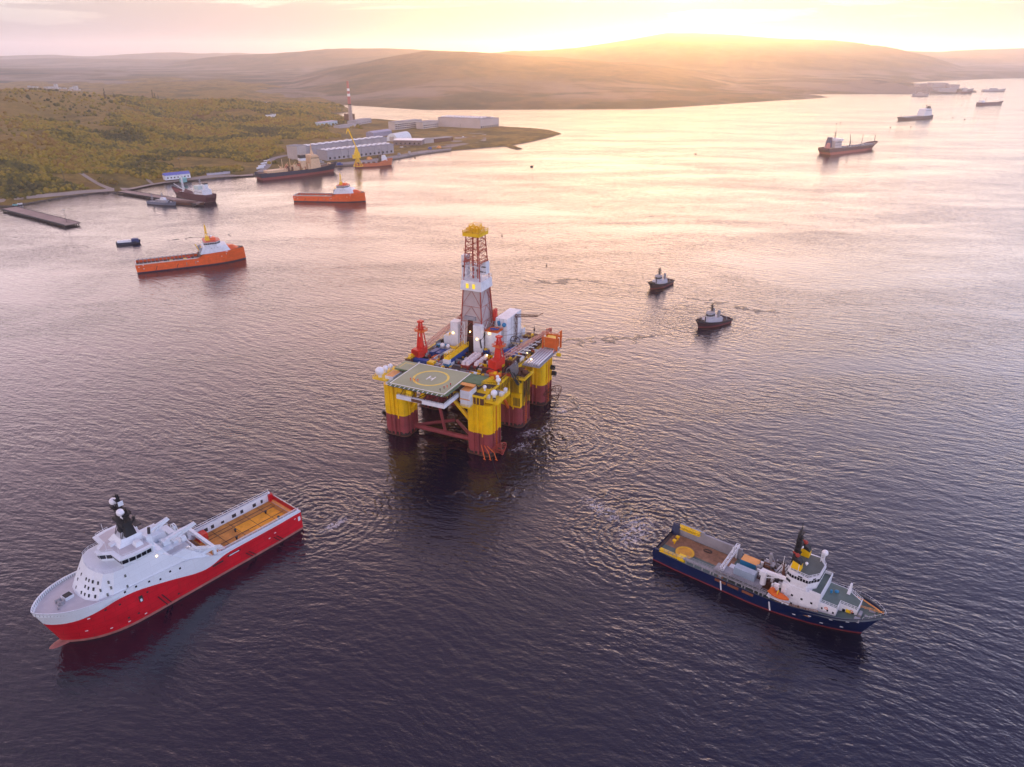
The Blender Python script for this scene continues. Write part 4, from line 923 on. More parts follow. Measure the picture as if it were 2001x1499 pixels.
# cargo rails: thick white walls with openings
for s in (-1, 1):
    b = MB(); b.mat(0).box(.3, 33.5, s*8.7 if s > 0 else -10.0, 10.0 if s > 0 else -8.7, 8.0, 8.6)
    b.box(.8, 33.5, min(s*8.7, s*8.95), max(s*8.7, s*8.95), 5.3, 8.0)
    cr = b.build('cargo_rail', [hw], RS)
    b = MB(); b.rail([(.6, s*9.6, 8.6), (33, s*9.6, 8.6)], 1.0, .06, 2.2, 1); b.rail([(.6, s*8.9, 8.6), (33, s*8.9, 8.6)], .7, .05, 2.2, 1); b.build('railing', hw, cr)
    b = MB()
    for x in (4, 7, 12.5, 15.5, 20.5, 24.5, 27, 30): b.box(x, x+.9+.5*(x % 2), s*8.66 if s < 0 else 8.6, -8.6 if s < 0 else 8.66, 6.0, 7.4-.5*(x % 3 > 1))
    b.build('freeing_port', M['dark'], cr)
    b = MB(); b.box(1, 32, s*9.15-.12, s*9.15+.12, 8.62, 8.9); b.build('dark_channel', M['grey'], cr)
b = MB(); b.cb((30.6, -6.6, 5.3), (3.4, 3, 2.6)); b.build('red_box', M['red'], RS)
b = MB(); b.cb((29.8, 6.7, 5.3), (2.6, 2.6, 1.6)); b.build('red_box', M['red'], RS)
for (x, y) in ((20.6, -1.2), (7, -2.4), (6, 4.4), (22.8, 3.2)): b = MB(); b.tube((x, y, 5.3), (x, y, 6.3), .3, 8); b.tube((x, y, 6.2), (x, y, 6.5), .5, 8); b.build('tow_pin', M['dark'], RS)
# winch garage gate at the forward end of the deck
b = MB(); b.box(33.5, 34.6, -9.2, 9.2, 10.6, 11.8); b.box(33.5, 34.6, 8.2, 9.2, 5.3, 10.6); b.box(33.5, 34.6, -9.2, -8.2, 5.3, 10.6); b.box(38.6, 39.4, -9, 9, 12.0, 13.0); b.box(34.6, 38.6, 8.3, 9.2, 10.8, 12); b.box(34.6, 38.6, -9.2, -8.3, 10.8, 12); b.build('winch_gantry', hw, RS)
b = MB(); b.tube((37, -3, 8), (37, 3.4, 8), 2.2, 14); b.tube((37, 4.2, 7.6), (37, 6.6, 7.6), 1.6, 12); b.build('towing_winch', M['brown'], RS)
# aft edge crane rails lying along the slope
for y in (8.9, 7.7):
    b = MB(); b.truss((31, y, 9.4), (42, y, 15.0), .7, .09, 8); b.build('rail_crane', hw, RS)
b = MB(); b.box(40.5, 52, -8.8, 5.8, 15.4, 16.3); b.box(44, 50.5, -8.8, -1, 16.3, 19.3, top=(.5, .4)); b.box(46, 51, 1, 6.6, 16.3, 17.6); upd = b.build('aft_deckhouse', hw, RS)
b = MB()
for k in range(5): b.tube((41+k*.1, 8.2-k*.55, 16.6), (49.5+k*.1, 8.6-k*.55, 17.2), .16, 5)
b.box(41, 41.4, 5.6, 8.6, 15.9, 16.8); b.box(48.6, 49, 5.8, 8.8, 16.2, 17.2); b.build('stowed_pipe', M['steel'], RS)
def knuckle_crane(root, x, y, z, yaw, l1, l2, m, h=4.5, nm='knuckle_crane'):
    c = empty(nm, (x, y, z), R(yaw)); c.parent = root
    b = MB(); b.tube((0, 0, 0), (0, 0, h), 1.0, 12, .85); b.box(-1.2, 1.0, -1.1, 1.1, h-.6, h+1.0); b.build('pedestal', m, c, smooth=True)
    b = MB(); b.hull([(-.2, -.6, h+.2), (-.2, .6, h+.2), (-.2, .6, h+1.3), (-.2, -.6, h+1.3)], [(l1, -.4, h+1.9), (l1, .4, h+1.9), (l1, .4, h+2.7), (l1, -.4, h+2.7)]); b.tube((.6, 0, h-1.4), (l1*.5, 0, h+1.2), .22, 6); b.build('main_boom', m, c)
    b = MB(); b.hull([(l1, -.4, h+2.6), (l1, .4, h+2.6), (l1+.5, .4, h+1.7), (l1+.5, -.4, h+1.7)], [(l1-l2, -.25, h+.2), (l1-l2, .25, h+.2), (l1-l2, .25, h-.3), (l1-l2, -.25, h-.3)]); b.build('jib', m, c)
    return c
knuckle_crane(RS, 51.4, -3.6, 17, 184, 10.0, 5, hw, 2.2)
knuckle_crane(RS, 46.6, 3.4, 16.6, 176, 10, 6, hw, 1.8)
b = MB(); b.torus((39.6, -6.2, 15.5), 1.5, .18, 'x', 16, 5); b.torus((39.0, -6.2, 15.5), 1.5, .18, 'x', 16, 5); b.tube((38.8, -6.2, 15.5), (39.8, -6.2, 15.5), .5, 8)
b.rail([(40, -9.2, 15.4), (52, -9.2, 16.6), (57, -8.6, 20.4)], 1.1, .06, 1.8); b.build('hose_reel', hw, RS)
for (x, y, z, w, d, h) in [(42.4, -2.4, 16.3, 2, 3, 1.4), (43.6, 2.6, 16.3, 1.6, 2.4, 1.1), (46.6, -.4, 16.4, 1.4, 1.2, 1.2), (41.4, 4.6, 16.3, 1.5, 1.2, 1.9)]: MB().cb((x, y, z), (w, d, h)).build('deck_locker', hw, RS)
# accommodation block: slanted faces
def ring(pts, z): return [(p[0], p[1], z) for p in pts]
def sym(pts): return [(a, b) for a, b in pts]+[(a, -b) for a, b in reversed(pts) if b > 0]
A0 = sym([(44, 10.2), (60, 10.24), (67.6, 10.0), (71.6, 8.4), (73.8, 4.6), (74.4, 1.0)]); A1 = sym([(52.6, 9.3), (60.4, 9.3), (65.4, 8.9), (67.8, 7.2), (69.0, 3.4), (69.4, .9)])
b = MB(); b.hull(ring(A0, 13.2), ring(A1, 20.8)); acc = b.build('superstructure', hw, RS)
b = MB(); b.hull(ring(sym([(36.5, 10.1), (40, 10.22), (54, 10.22)]), 9.8), ring(sym([(43.5, 9.3), (46, 9.4), (54, 9.5)]), 16.6)); b.build('aft_body', hw, RS)
b = MB(); b.rail([(p[0]-.15, p[1]*.98, 20.8) for p in A1[1:-1]], 1.1, .05, 1.5); b.build('railing', hw, RS)
# round windows on the slanted front and side
def on_slant(f, z):
    """point of the loft wall at perimeter fraction f and height z"""
    t = (z-13.2)/7.6; k = f*(len(A0)-1); i = min(int(k), len(A0)-2); g = k-i
    q = lambda P_: Vector((lerp(P_[i][0], P_[i+1][0], g), lerp(P_[i][1], P_[i+1][1], g), 0))
    p = q(A0).lerp(q(A1), t); d = q(A0).copy(); e = Vector((A0[i+1][0]-A0[i][0], A0[i+1][1]-A0[i][1], 0)).normalized(); n_ = Vector((-e.y, e.x, 0))
    if n_.dot(Vector((p.x-60, p.y, 0))) < 0: n_ = -n_
    return p+Vector((0, 0, z)), e, n_
for lv, z in enumerate((14.6, 16.4, 18.2)):
    for f in ((.13, .22, .30, .345, .385, .43, .57, .66) if lv != 1 else (.20, .27, .325, .365, .41, .60, .68)):
        p, e, n_ = on_slant(f, z); q = MB(); u = e*.28; v = Vector((0, 0, .42))-n_*.18; o = n_*.09
        q.add([p-u-v+o, p+u-v+o, p+u+v+o, p-u+v+o, p-u-v-n_*.2, p+u-v-n_*.2, p+u+v-n_*.2, p-u+v-n_*.2], [(0, 1, 2, 3), (0, 4, 5, 1), (1, 5, 6, 2), (2, 6, 7, 3), (3, 7, 4, 0)]); q.build('window', M['glass'], acc)
for (x, z) in [(47, 11.4), (50.2, 12.2), (57, 12.6), (61, 13.3), (64.4, 13.4), (53.6, 11.3)]:
    y = HR.side_y(x, z); q = MB(); q.box(x-.3, x+.3, y-.1, y+.05, z-.35, z+.35); q.build('window', M['glass'], acc)
# wheelhouse with folded front
WH = [(53, 9.6), (58.5, 9.7), (62.6, 8.9), (62.8, 3.6), (65.6, .9), (65.6, -.9), (62.8, -3.6), (62.6, -8.9), (58.5, -9.7), (53, -9.6)]
WH0 = [(x-.5 if 53 < x else x, y*.955) for x, y in WH]
b = MB(); b.hull(ring(WH0, 20.8), ring(WH, 23.6)); wh = b.build('wheelhouse', hw, RS)
b = MB(); W2 = [(x+(.5 if x > 60 else 0), y*1.03) for x, y in WH]; b.prism(W2, 23.6, 24.1); b.build('wheelhouse_roof', hw, wh)
b = MB(); b.prism([(x-.9 if x > 60 else x+.4, y*.9) for x, y in WH], 24.1, 24.16); b.build('roof_deck', gdeck, wh)
windows(wh, [(53.6, 9.62), (58.5, 9.7), (62.6, 8.9), (62.8, 3.6), (65.6, .9), (65.6, -.9), (62.8, -3.6), (62.6, -8.9)][::-1], 22.0, 23.3, [3, 2, 1, 2, 3, 2, 3], slope=.12)
b = MB(); b.rail([(x*.995, y*.97, 24.1) for x, y in WH if x > 55], 1.0, .05, 1.6)
for x, y in ((63.5, 2), (62, 7), (63.8, -2), (55, 8), (60, -8)): b.tube((x, y, 24.1), (x, y, 28), .05, 4)
b.build('railing', hw, wh)
b = MB(); b.hull([(52, -4, 24.1), (60.6, -4, 24.1), (60.6, 4, 24.1), (52, 4, 24.1)], [(53, -3, 26.2), (59, -2.6, 26.2), (59, 2.6, 26.2), (53, 3, 26.2)]); b.box(59, 61.8, -.8, .8, 24.1, 25); b.build('monkey_island', hw, RS)
b = MB(); b.box(54.5, 57.0, 4.6, 7.2, 24.1, 25.6, top=(.5, .3)); b.build('locker', hw, RS)
# black mast with two radomes
b = MB()
for s in (-1, 1):
    b.hull([(54.2, s*2.0-.9, 26.2), (57.6, s*2.0-.9, 26.2), (57.6, s*2.0+.9, 26.2), (54.2, s*2.0+.9, 26.2)], [(55, s*2.4-.5, 31.5), (56.8, s*2.4-.5, 31.5), (56.8, s*2.4+.5, 31.5), (55, s*2.4+.5, 31.5)])
    b.truss((55.9, s*2.6, 31.5), (56.2, s*3.0, 36.5), 1.3, .14, 4, .9); b.box(54.8, 57.4, s*3.0-1.3, s*3.0+1.3, 34.4, 34.7)
    b.rail([(54.8, s*3.0-1.3, 34.7), (57.4, s*3.0-1.3, 34.7), (57.4, s*3.0+1.3, 34.7), (54.8, s*3.0+1.3, 34.7)], .9, .06, 1, closed=True)
b.box(54.6, 58, -3.4, 3.4, 30.6, 31.6); b.box(55.4, 57.2, -2.8, 2.8, 28.4, 28.8); b.hull([(55, -1.2, 31.6), (57, -1.2, 31.6), (57, 1.2, 31.6), (55, 1.2, 31.6)], [(55.6, -.5, 35), (56.4, -.5, 35), (56.4, .5, 35), (55.6, .5, 35)])
b.truss((56, 0, 31.5), (56, 0, 40.2), 1.2, .16, 6, .5)
for z, w in ((36, 1.8), (38, 1.5), (39.6, 1.0)): b.box(55.6, 56.6, -w, w, z, z+.18); b.tube((56.9, -w*.7, z+.6), (56.9, w*.7, z+.6), .16, 4); b.tube((56, w, z), (56, w, z+1.3), .07, 4); b.tube((56, -w, z), (56, -w, z+1.3), .07, 4)
for s in (-1, 1): b.tube((59.4, s*2.4, 24.2), (57.2, s*2.2, 29.8), .12, 5); b.tube((59.4, s*2.4, 24.2), (57.2, s*.4, 30.4), .1, 5)
b.build('mast', M['black'], RS)
ball_on(RS, 56.4, -3.1, 36.8, 1.2); ball_on(RS, 57.4, 3.2, 35.9, 1.2); ball_on(RS, 56.6, 1.6, 33.0, .5)
MB().cb((56.2, 1.9, 37.2), (1.5, .3, 1.5)).build('white_screen', hw, RS)
b = MB(); b.box(51.2, 53.4, 3.5, 6.5, 20, 25.5, top=(.3, .3)); b.box(51.2, 53.4, -6.5, -3.5, 20, 25.5, top=(.3, .3)); b.build('funnel', hw, RS)
b = MB(); b.box(50.6, 53, -6.8, -1.6, 25.6, 26.0); b.tube((51.6, -5, 25.4), (51.2, -5, 27.6), .45, 8); b.build('exhaust', M['dark'], RS); b = MB(); b.tube((51.6, 5, 25.2), (51.2, 5, 27.6), .45, 8); b.build('exhaust', M['dark'], RS)
b = MB(); b.box(49.5, 53.4, -9.0, 9.2, 19.0, 20.8, top=(.8, .1)); b.build('aft_bridge_block', hw, RS)
# bow deck gear
b = MB(); b.cb((76.4, -.6, 13.5), (2.6, 2.6, 1.0), .1); hb = b.build('hatch', hw, RS); b = MB(); b.cb((76.4, -.6, 14.5), (2.2, 2.2, .08), .1); b.build('hatch_cover', M['black'], hb)
b = MB(); b.tube((79.2, -1, 14.1), (79.2, 2.2, 14.1), .45, 8); b.box(78.2, 80, -.8, -.4, 13.5, 14.7); b.box(78.2, 80, 1.2, 1.6, 13.5, 14.7); b.tube((80.4, 2.8, 13.5), (80.4, 2.8, 14.4), .3, 6); b.build('windlass', M['grey'], RS)
b = MB()
for i in range(26):
    u = .80+.2*i/26
    for s in (-1, 1):
        p = HR.rimpt(u, s, .5); b.box(p[0]-.08, p[0]+.08, p[1]-.08, p[1]+.08, p[2]-1.4, p[2]-.15)
b.build('bulwark_stay', M['grey'], RS)
b = MB(); b.path([Vector((27+1.2*math.cos(k*.6), 4+(1.0-.03*k)*math.sin(k*.6), 5.42)) for k in range(24)], .07, 5); b.build('deck_rope', M['deckdark'], RS)
# side details: fender pairs, side openings, ladder recess
def side_box(root, H_, side, x0, x1, z0, z1, m, nm, d=.12, lean=0):
    q = MB(); ys = [H_.side_y(x0, z0), H_.side_y(x1, z0), H_.side_y(x1+lean, z1), H_.side_y(x0+lean, z1)]
    o = [(x, side*(y+d), z) for x, y, z in zip((x0, x1, x1+lean, x0+lean), ys, (z0, z0, z1, z1))]; i_ = [(a, side*(abs(b_)-d-.3), c) for a, b_, c in o]
    q.hull(o, i_); return q.build(nm, m, root)
for x in (9, 20.5, 52): side_box(RS, HR, 1, x, x+.35, .9, 3.6+(x > 40)*2, M['black'], 'fender', .25, 2.2); side_box(RS, HR, 1, x+1.3, x+1.65, .9, 3.6+(x > 40)*2, M['black'], 'fender', .25, 2.2)
side_box(RS, HR, 1, 60.0, 61.2, 7.0, 9.3, M['dark'], 'side_door'); side_box(RS, HR, 1, 60.3, 60.9, 7.2, 8.2, hw, 'pilot_ladder', .2)
for x, z in ((62, 3.2), (65, 3.4), (70.5, 10.4), (58, 9), (66.4, 9.8), (49, 2.2)): side_box(RS, HR, 1, x, x+.6, z, z+.5, M['dark'], 'scupper')
for x, z in ((60, 1.8), (65, 2.0), (70, 2.4), (76, 4.4), (75, 9.6), (14, 4), (11.5, 5), (2.6, 6)): side_box(RS, HR, 1, x, x+.7, z, z+.3, M['white'], 'draught_mark', .06)
side_box(RS, HR, 1, 25.8, 30.8, 5.9, 6.5, M['dark'], 'side_slot'); side_box(RS, HR, 1, 26.4, 30.2, 6.05, 6.35, hw, 'slot_bar', .2)
side_box(RS, HR, 1, 32.6, 36.6, 5.2, 5.8, M['dark'], 'side_slot'); side_box(RS, HR, 1, 0.6, 1.6, 4.4, 6.2, M['white'], 'stern_mark', .06)
b = MB(); b.rail([(x, HR.side_y(x, redl(x)+.3)+.12, redl(x)+.1) for x in (66.5, 68.5, 70.5, 72.5)], .9, .05, .8); b.build('side_railing', hw, RS)
b = MB(); b.ball((52.6, 9.5, 19.4), .28, 8, 6); b.build('floodlight', mat('soft_lamp_lit', (1, .8, .5), .4, emit=((1, .66, .28), 6)), RS)
# ================= blue anchor handler =================
BS = empty('anchor_handling_ship', (55.15, 211.7, 0), R(-38), label='dark blue work ship with green decks, black mast and cluttered grey middle', cat='ship')
hblue = mat('ship_navy', (.003, .012, .062), .4, var=.35, vscale=.12, streak=.3, rust=(.025, .03, .05), seam=.35)
gd = mat('blue_ship_green_deck', (.11, .16, .14), .7, var=.25, vscale=.4); rd = mat('blue_ship_rust_deck', (.34, .18, .10), .8, var=.5, vscale=.5, streak=.4, rust=(.35, .13, .05))
rimb = smooth_pw([(0, 4.6), (10, 4.4), (40, 4.6), (48, 5.6), (56, 7.4), (64, 8.8), (72, 10.4)])
HB = Hull(73.2, 68, 16.8, rimb, ud=.78, pd=2.1, uw=.5, pwl=1.7, tw=.95, nx=50)
dkb = pw([(0, 3.1), (42, 3.3), (48, 4.4), (56, 6.3), (64, 7.7), (73, 9.3)])
red_line = mat('red_waterline', (.17, .022, .026), .6, var=.3, streak=.3)
make_hull(BS, HB, [lambda x: .55], [red_line, hblue], dkb, gd, wall=.3, inner=mat('bulwark_dull', (.12, .14, .16), .6))
b = MB(); b.box(1, 25, -6.9, 6.9, 3.16, 3.24); wdb = b.build('working_deck', rd, BS)
b = MB(); b.box(1, 23, -6.8, -1.2, 3.245, 3.27); b.build('green_panel', gd, wdb)
b = MB(); b.prism([(9+3.3*math.cos(k*math.pi/12), -1.6+3.3*math.sin(k*math.pi/12)) for k in range(24)], 3.28, 3.75); b.build('yellow_disc', mat('disc_yellow', (.82, .46, .03), .6, var=.25), BS)
b = MB(); b.prism([(9+2.4*math.cos(k*math.pi/12), -1.6+2.4*math.sin(k*math.pi/12)) for k in range(24)], 3.75, 3.85); b.build('disc_cap', mat('disc_orange', (.75, .36, .04), .6, var=.3), BS)
b = MB(); b.tube((.1, -5.6, 3.0), (.1, 5.6, 3.0), .7, 12); b.build('stern_roller', M['deckdark'], BS, smooth=True)
b = MB()
for (x, y) in ((3.6, 1.2), (3.6, 3.8)): b.tube((x, y, 3.2), (x, y, 4.8), .25, 6); b.box(x-.7, x+.5, y-.5, y+.5, 4.3, 4.9)
b.build('tow_pin', M['yellow'], BS)
b = MB(); b.hull([(-.3, 5.4, 2), (2.6, 5.4, 2), (2.6, 8.0, 2), (-.3, 8.0, 2)], [(-.3, 7.4, 6.9), (2.6, 7.4, 6.9), (2.6, 8.0, 6.9), (-.3, 8.0, 6.9)]); b.hull([(-.3, -8, 2), (2, -8, 2), (2, -5.6, 2), (-.3, -5.6, 2)], [(-.3, -8, 5.2), (2, -8, 5.2), (2, -7.2, 5.2), (-.3, -7.2, 5.2)]); b.build('stern_horn', hblue, BS)
b = MB(); b.box(2.6, 26, 7.2, 7.9, 3.2, 7.4); b.box(2.6, 12, 7.2, 7.9, 7.4, 8.0); b.build('port_bulwark', M['grey'], BS)
b = MB(); b.truss((3, 6.7, 7.2), (10.5, 6.7, 7.2), 1.2, .16, 7); b.rail([(3, 6.1, 7.9), (10.5, 6.1, 7.9)], .8, .09, 1.0); b.truss((2, -7.3, 5.2), (9.4, -7.3, 5.2), .9, .15, 8); b.box(9, 11.4, -7.7, -5.6, 3.3, 5.8); b.build('yellow_rack', M['yclean'], BS)
b = MB(); b.box(11, 40, -7.9, -7.0, 5.5, 5.9); b.rail([(4, -8.1, 5.2), (12, -8.1, 5.6), (40, -8.1, 5.9)], 1.3, .07, 1.5); b.rail([(12, -7.0, 5.9), (40, -7.0, 5.9)], 1.1, .07, 1.5)
for x in range(12, 41, 3): b.box(x, x+.3, -7.9, -7.5, 3.2, 5.5)
b.box(22, 38, -7.6, -3.4, 6.6, 6.85); b.rail([(22, -7.6, 6.85), (38, -7.6, 6.85)], 1.2, .07, 1.2)
for x in (22, 27, 32, 37.6): b.box(x, x+.35, -7.9, -7.5, 2.5, 6.6)
b.build('side_gangway', M['grey'], BS)
for x in (23.2, 27.6, 32.6):
    b = MB(); b.box(x, x+3.8, -8.55, -8.43, 3.2, 4.2); b.build('side_opening', mat('rusty_panel', (.20, .07, .035), .8, var=.4, streak=.4), BS)
b = MB(); b.truss((24.4, -7, 7.6), (24.4, 7.2, 8.8), 1.1, .12, 8); b.tube((24.4, -6.8, 3.3), (24.4, -6.8, 7.6), .3, 6); b.tube((24.4, 7, 3.3), (24.4, 7, 8.8), .3, 6); b.tube((24.4, 2, 8.5), (24.4, 2, 11), .22, 5); b.build('cross_gantry', M['white'], BS)
for x in (25.6, 42.0): side_box(BS, HB, -1, x, x+.4, .5, 4.0, M['white'], 'white_fender', .25, -.6)
for (x, y, L, w, h, mm, tm) in [(30.6, 3.2, 6, 3.6, 4.6, 'teal', 'orangel'), (27.4, -1.8, 4, 2.4, 3.0, 'white', 'white')]:
    c = MB().cb((x, y, 3.3), (L, w, h)).build('deck_module', M[mm], BS); MB().cb((x, y, 3.3+h), (L-.1, w-.1, .1)).build('module_roof', M[tm], c)
gb = mat('pale_blue_container', (.30, .38, .46), .5, streak=.2)
c = MB().cb((31.6, -4.6, 6.9), (7, 2.6, 2.7)).build('deck_module', gb, BS); b = MB()
for k in range(11): b.box(28.4+k*.6, 28.6+k*.6, -5.98, -5.9, 7, 9.4)
b.build('corrugation', gb, c)
b = MB(); b.box(34, 41, -3, 3.6, 3.3, 6.2); b.rail([(34, -3, 6.2), (41, -3, 6.2), (41, 3.6, 6.2), (34, 3.6, 6.2)], 1.2, .08, 1.3, closed=True)
for k in range(6): b.box(34.6+k, 34.9+k, -2.8, 3.4, 6.2, 6.7)
b.build('winch_house', M['brown'], BS)
b = MB(); b.cb((37.0, 3.4, 6.4), (2.8, 2.6, 3.2)); b.tube((37, 3.4, 9.6), (36.6, 3.4, 13.4), .5, 6); b.tube((35.2, 2, 6.6), (35.2, 4.8, 6.6), 1.2, 10); b.tube((36.9, 3.2, 13.4), (40, 3.0, 8), .14, 4); b.build('stores_crane', M['grey'], BS)
rq = random.Random(9); b = MB()
for k in range(110): x = rq.uniform(33, 44); y = rq.uniform(-2.5, 6.5); L = rq.uniform(.3, 2.2); b.mat(rq.randrange(4)).box(x, x+L, y, y+rq.uniform(.2, 1), 6.2, 6.4+rq.uniform(.4, 3.4))
for k in range(5): b.mat(0).tube((38.5+k*.9, 1+k*.2, 6.5), (40.8+k*.9, 4.5, 10.8), .3, 6)
b.mat(2).tube((43, -1, 9), (41, 3, 11.6), .5, 6)
for k in range(9): b.mat(k % 4).tube((26+k*1.1, rq.uniform(-2, 6), 3.5), (27.5+k, rq.uniform(-2, 6), 4.6), .25, 6)
b.build('deck_machinery', [M['white'], M['grey'], M['brown'], M['dark']], BS)
knuckle_crane(BS, 37.6, -4.6, 6.8, -5, 10.5, 3.5, M['white'], 4.2)
b = MB(); b.path([Vector((15+1.6*math.cos(k*.6), 4.4+(1.2-.04*k)*math.sin(k*.6), 3.35)) for k in range(24)], .08, 5); b.build('deck_rope', M['dark'], BS)
# house
b = MB(); HS = [(44, -6.4), (55.6, -6.4), (55.6, 6.4), (44, 6.4)]
b.prism(HS, 3.6, 12.0); ho = b.build('deckhouse', M['white'], BS)
b = MB(); b.box(52.6, 55.4, -6.2, 6.2, 12.0, 12.06); b.build('house_deck', gd, ho)
b = MB(); b.rail([(50, -6.3, 12), (55.5, -6.3, 12), (55.5, 6.3, 12), (50, 6.3, 12)], 1.1, .07, 1.1); b.box(52.4, 55.6, -6.46, -6.3, 12, 13); b.box(52.4, 55.6, 6.3, 6.46, 12, 13); b.box(55.5, 55.7, -6.4, 6.4, 12, 13); b.build('railing', M['white'], ho)
b = MB(); b.prism([(55.6, -5.9), (60.8, -5.9), (60.8, -2.6), (66, -2.6), (66, 2.6), (60.8, 5.9), (55.6, 5.9)], 6, 9.9); h2 = b.build('forward_house', M['white'], BS)
b = MB(); b.prism([(55.8, -5.6), (60.6, -5.6), (60.6, -2.4), (65.7, -2.4), (65.7, 2.3), (60.6, 5.6), (55.8, 5.6)], 9.9, 9.96); b.build('house_deck', gd, h2)
b = MB(); b.rail([(56, -5.8, 9.9), (60.8, -5.8, 9.9), (60.8, -2.6, 9.9), (66, -2.6, 9.9), (66, 2.6, 9.9), (60.8, 5.8, 9.9)], 1.1, .07, 1.1); b.hull([(61.2, 3, 9.9), (62.2, 3, 9.9), (62.2, 5.2, 9.9), (61.2, 5.2, 9.9)], [(61.4, 4.6, 13), (62.0, 4.6, 13), (62, 5.2, 13), (61.4, 5.2, 13)]); b.build('railing', M['white'], h2)
b = MB(); b.ball((58.6, 1.4, 10.6), .7, 8, 6, .7); b.tube((57.2, .6, 9.9), (57.2, .6, 11), .35, 6); b.build('blue_buoy', M['teal'], h2)
for pts, z, n in (([(44.4, -6.4), (55.6, -6.4)], 5.0, [5]), ([(46, -6.4), (55, -6.4)], 8.2, [3])): windows(ho, pts, z, z+.7, n, fill=.22)
windows(h2, [(55.8, -5.9), (60.8, -5.9)], 7.6, 8.3, [3], fill=.3); windows(h2, [(61, -2.6), (66, -2.6)], 7.4, 8.4, [2], fill=.35)
b = MB(); b.torus((57.8, -5.95, 8.6), .4, .1, 'y', 12, 5); b.torus((64.4, -2.65, 8.6), .4, .1, 'y', 12, 5); b.build('lifebuoy', M['orange'], h2)
MB().box(62.8, 64.2, -2.66, -2.6, 7.6, 8.8).build('yellow_sign', M['yclean'], h2)
WB = [(44.6, -5.6), (46.2, -6.6), (51.4, -6.6), (53.8, -3.2), (53.8, 3.2), (51.4, 6.6), (46.2, 6.6), (44.6, 5.6)]
b = MB(); b.prism([(x-(.4 if x > 50 else 0), y*.94) for x, y in WB], 12.0, 14.2); b.prism(WB, 14.2, 17.0); wb_ = b.build('wheelhouse', M['white'], BS)
windows(wb_, [(44.6, -5.6), (46.2, -6.6), (51.4, -6.6), (53.8, -3.2), (53.8, 3.2), (51.4, 6.6)], 15.2, 16.2, [2, 6, 4, 6, 4]); windows(wb_, [(44.6, -5.6), (46.2, -6.6)], 13, 13.8, [2]); windows(wb_, [(46.2, -6.6), (51.4, -6.6), (53.8, -3.2)], 16.35, 16.8, [1, 1], fill=.25)
b = MB(); b.prism([(45.4, -5.4), (51, -6.2), (53.2, -3), (53.2, 3), (51, 6.2), (45.4, 5.4)], 17.0, 17.08); b.build('roof_deck', mat('wheel_roof', (.10, .12, .11), .7), wb_)
b = MB(); b.rail([(45, -6, 17), (51.2, -6.4, 17), (53.6, -3, 17), (53.6, 3, 17), (51.2, 6.4, 17)], 1.1, .07, 1.3); b.build('railing', M['white'], wb_)
b = MB(); MX, MY = 45.0, .4; b.truss((MX, MY, 14), (MX, MY, 27.5), 1.9, .17, 8, .8); b.box(MX-.45, MX+.45, MY-.45, MY+.45, 14, 25.5, top=(.2, .2))
for z, w in ((19, 2.3), (22, 1.9), (25, 1.5), (27.4, 1.2)): b.box(MX-.7, MX+1, MY-w, MY+w, z, z+.2); b.tube((MX+1, MY-w*.6, z+.7), (MX+1, MY+w*.6, z+.7), .15, 4); b.tube((MX, MY+w, z), (MX, MY+w, z+1.6), .08, 4); b.tube((MX, MY-w, z), (MX, MY-w, z+1.6), .08, 4)
b.tube((MX, MY, 27.5), (MX, MY, 31.5), .1, 5); b.build('mast', M['black'], BS)
for y, nmx in ((-3.6, 0), (4.6, 1)):
    b = MB(); b.hull([(44.6, y-1.3, 12), (48.4, y-1.3, 12), (48.4, y+1.3, 12), (44.6, y+1.3, 12)], [(45.4, y-1, 20.2), (48.0, y-1, 19.4), (48.0, y+1, 19.4), (45.4, y+1, 20.2)]); fu = b.build('funnel', M['yellow'], BS)
    b = MB(); b.hull([(45.3, y-1.05, 20.1), (48.05, y-1.05, 19.3), (48.05, y+1.05, 19.3), (45.3, y+1.05, 20.1)], [(45.1, y-1, 21.4), (47.5, y-1, 20.6), (47.5, y+1, 20.6), (45.1, y+1, 21.4)]); b.build('funnel_cap', M['black'], fu)
    b = MB(); b.ball((46.2, y, 21.8), .7, 8, 6); b.tube((46.6, y, 21.8), (44.6, y, 22.5), .28, 6); b.build('fire_monitor', mat('dull_red', (.34, .04, .025), .6), fu)
ball_on(BS, 52.2, 5.2, 20.2, 1.0); ball_on(BS, 48.8, -1.2, 18.4, .5); ball_on(BS, 45.6, 3.2, 20.6, .5)
b = MB(); b.truss((52, 4.6, 17), (52, 4.6, 20.5), .9, .1, 4); b.tube((47.6, -5.4, 17), (47.6, -5.4, 20), .09, 4); b.tube((42, -1.4, 12), (42, -1.4, 18), .1, 4); b.build('signal_mast', M['white'], BS)
b = MB()
for k in range(4): b.tube((41.6, -6.2, 7.4+k*.9), (43.2, -6.2, 7.4+k*.9), .42, 8)
b.build('liferaft_rack', M['wclean'], BS)
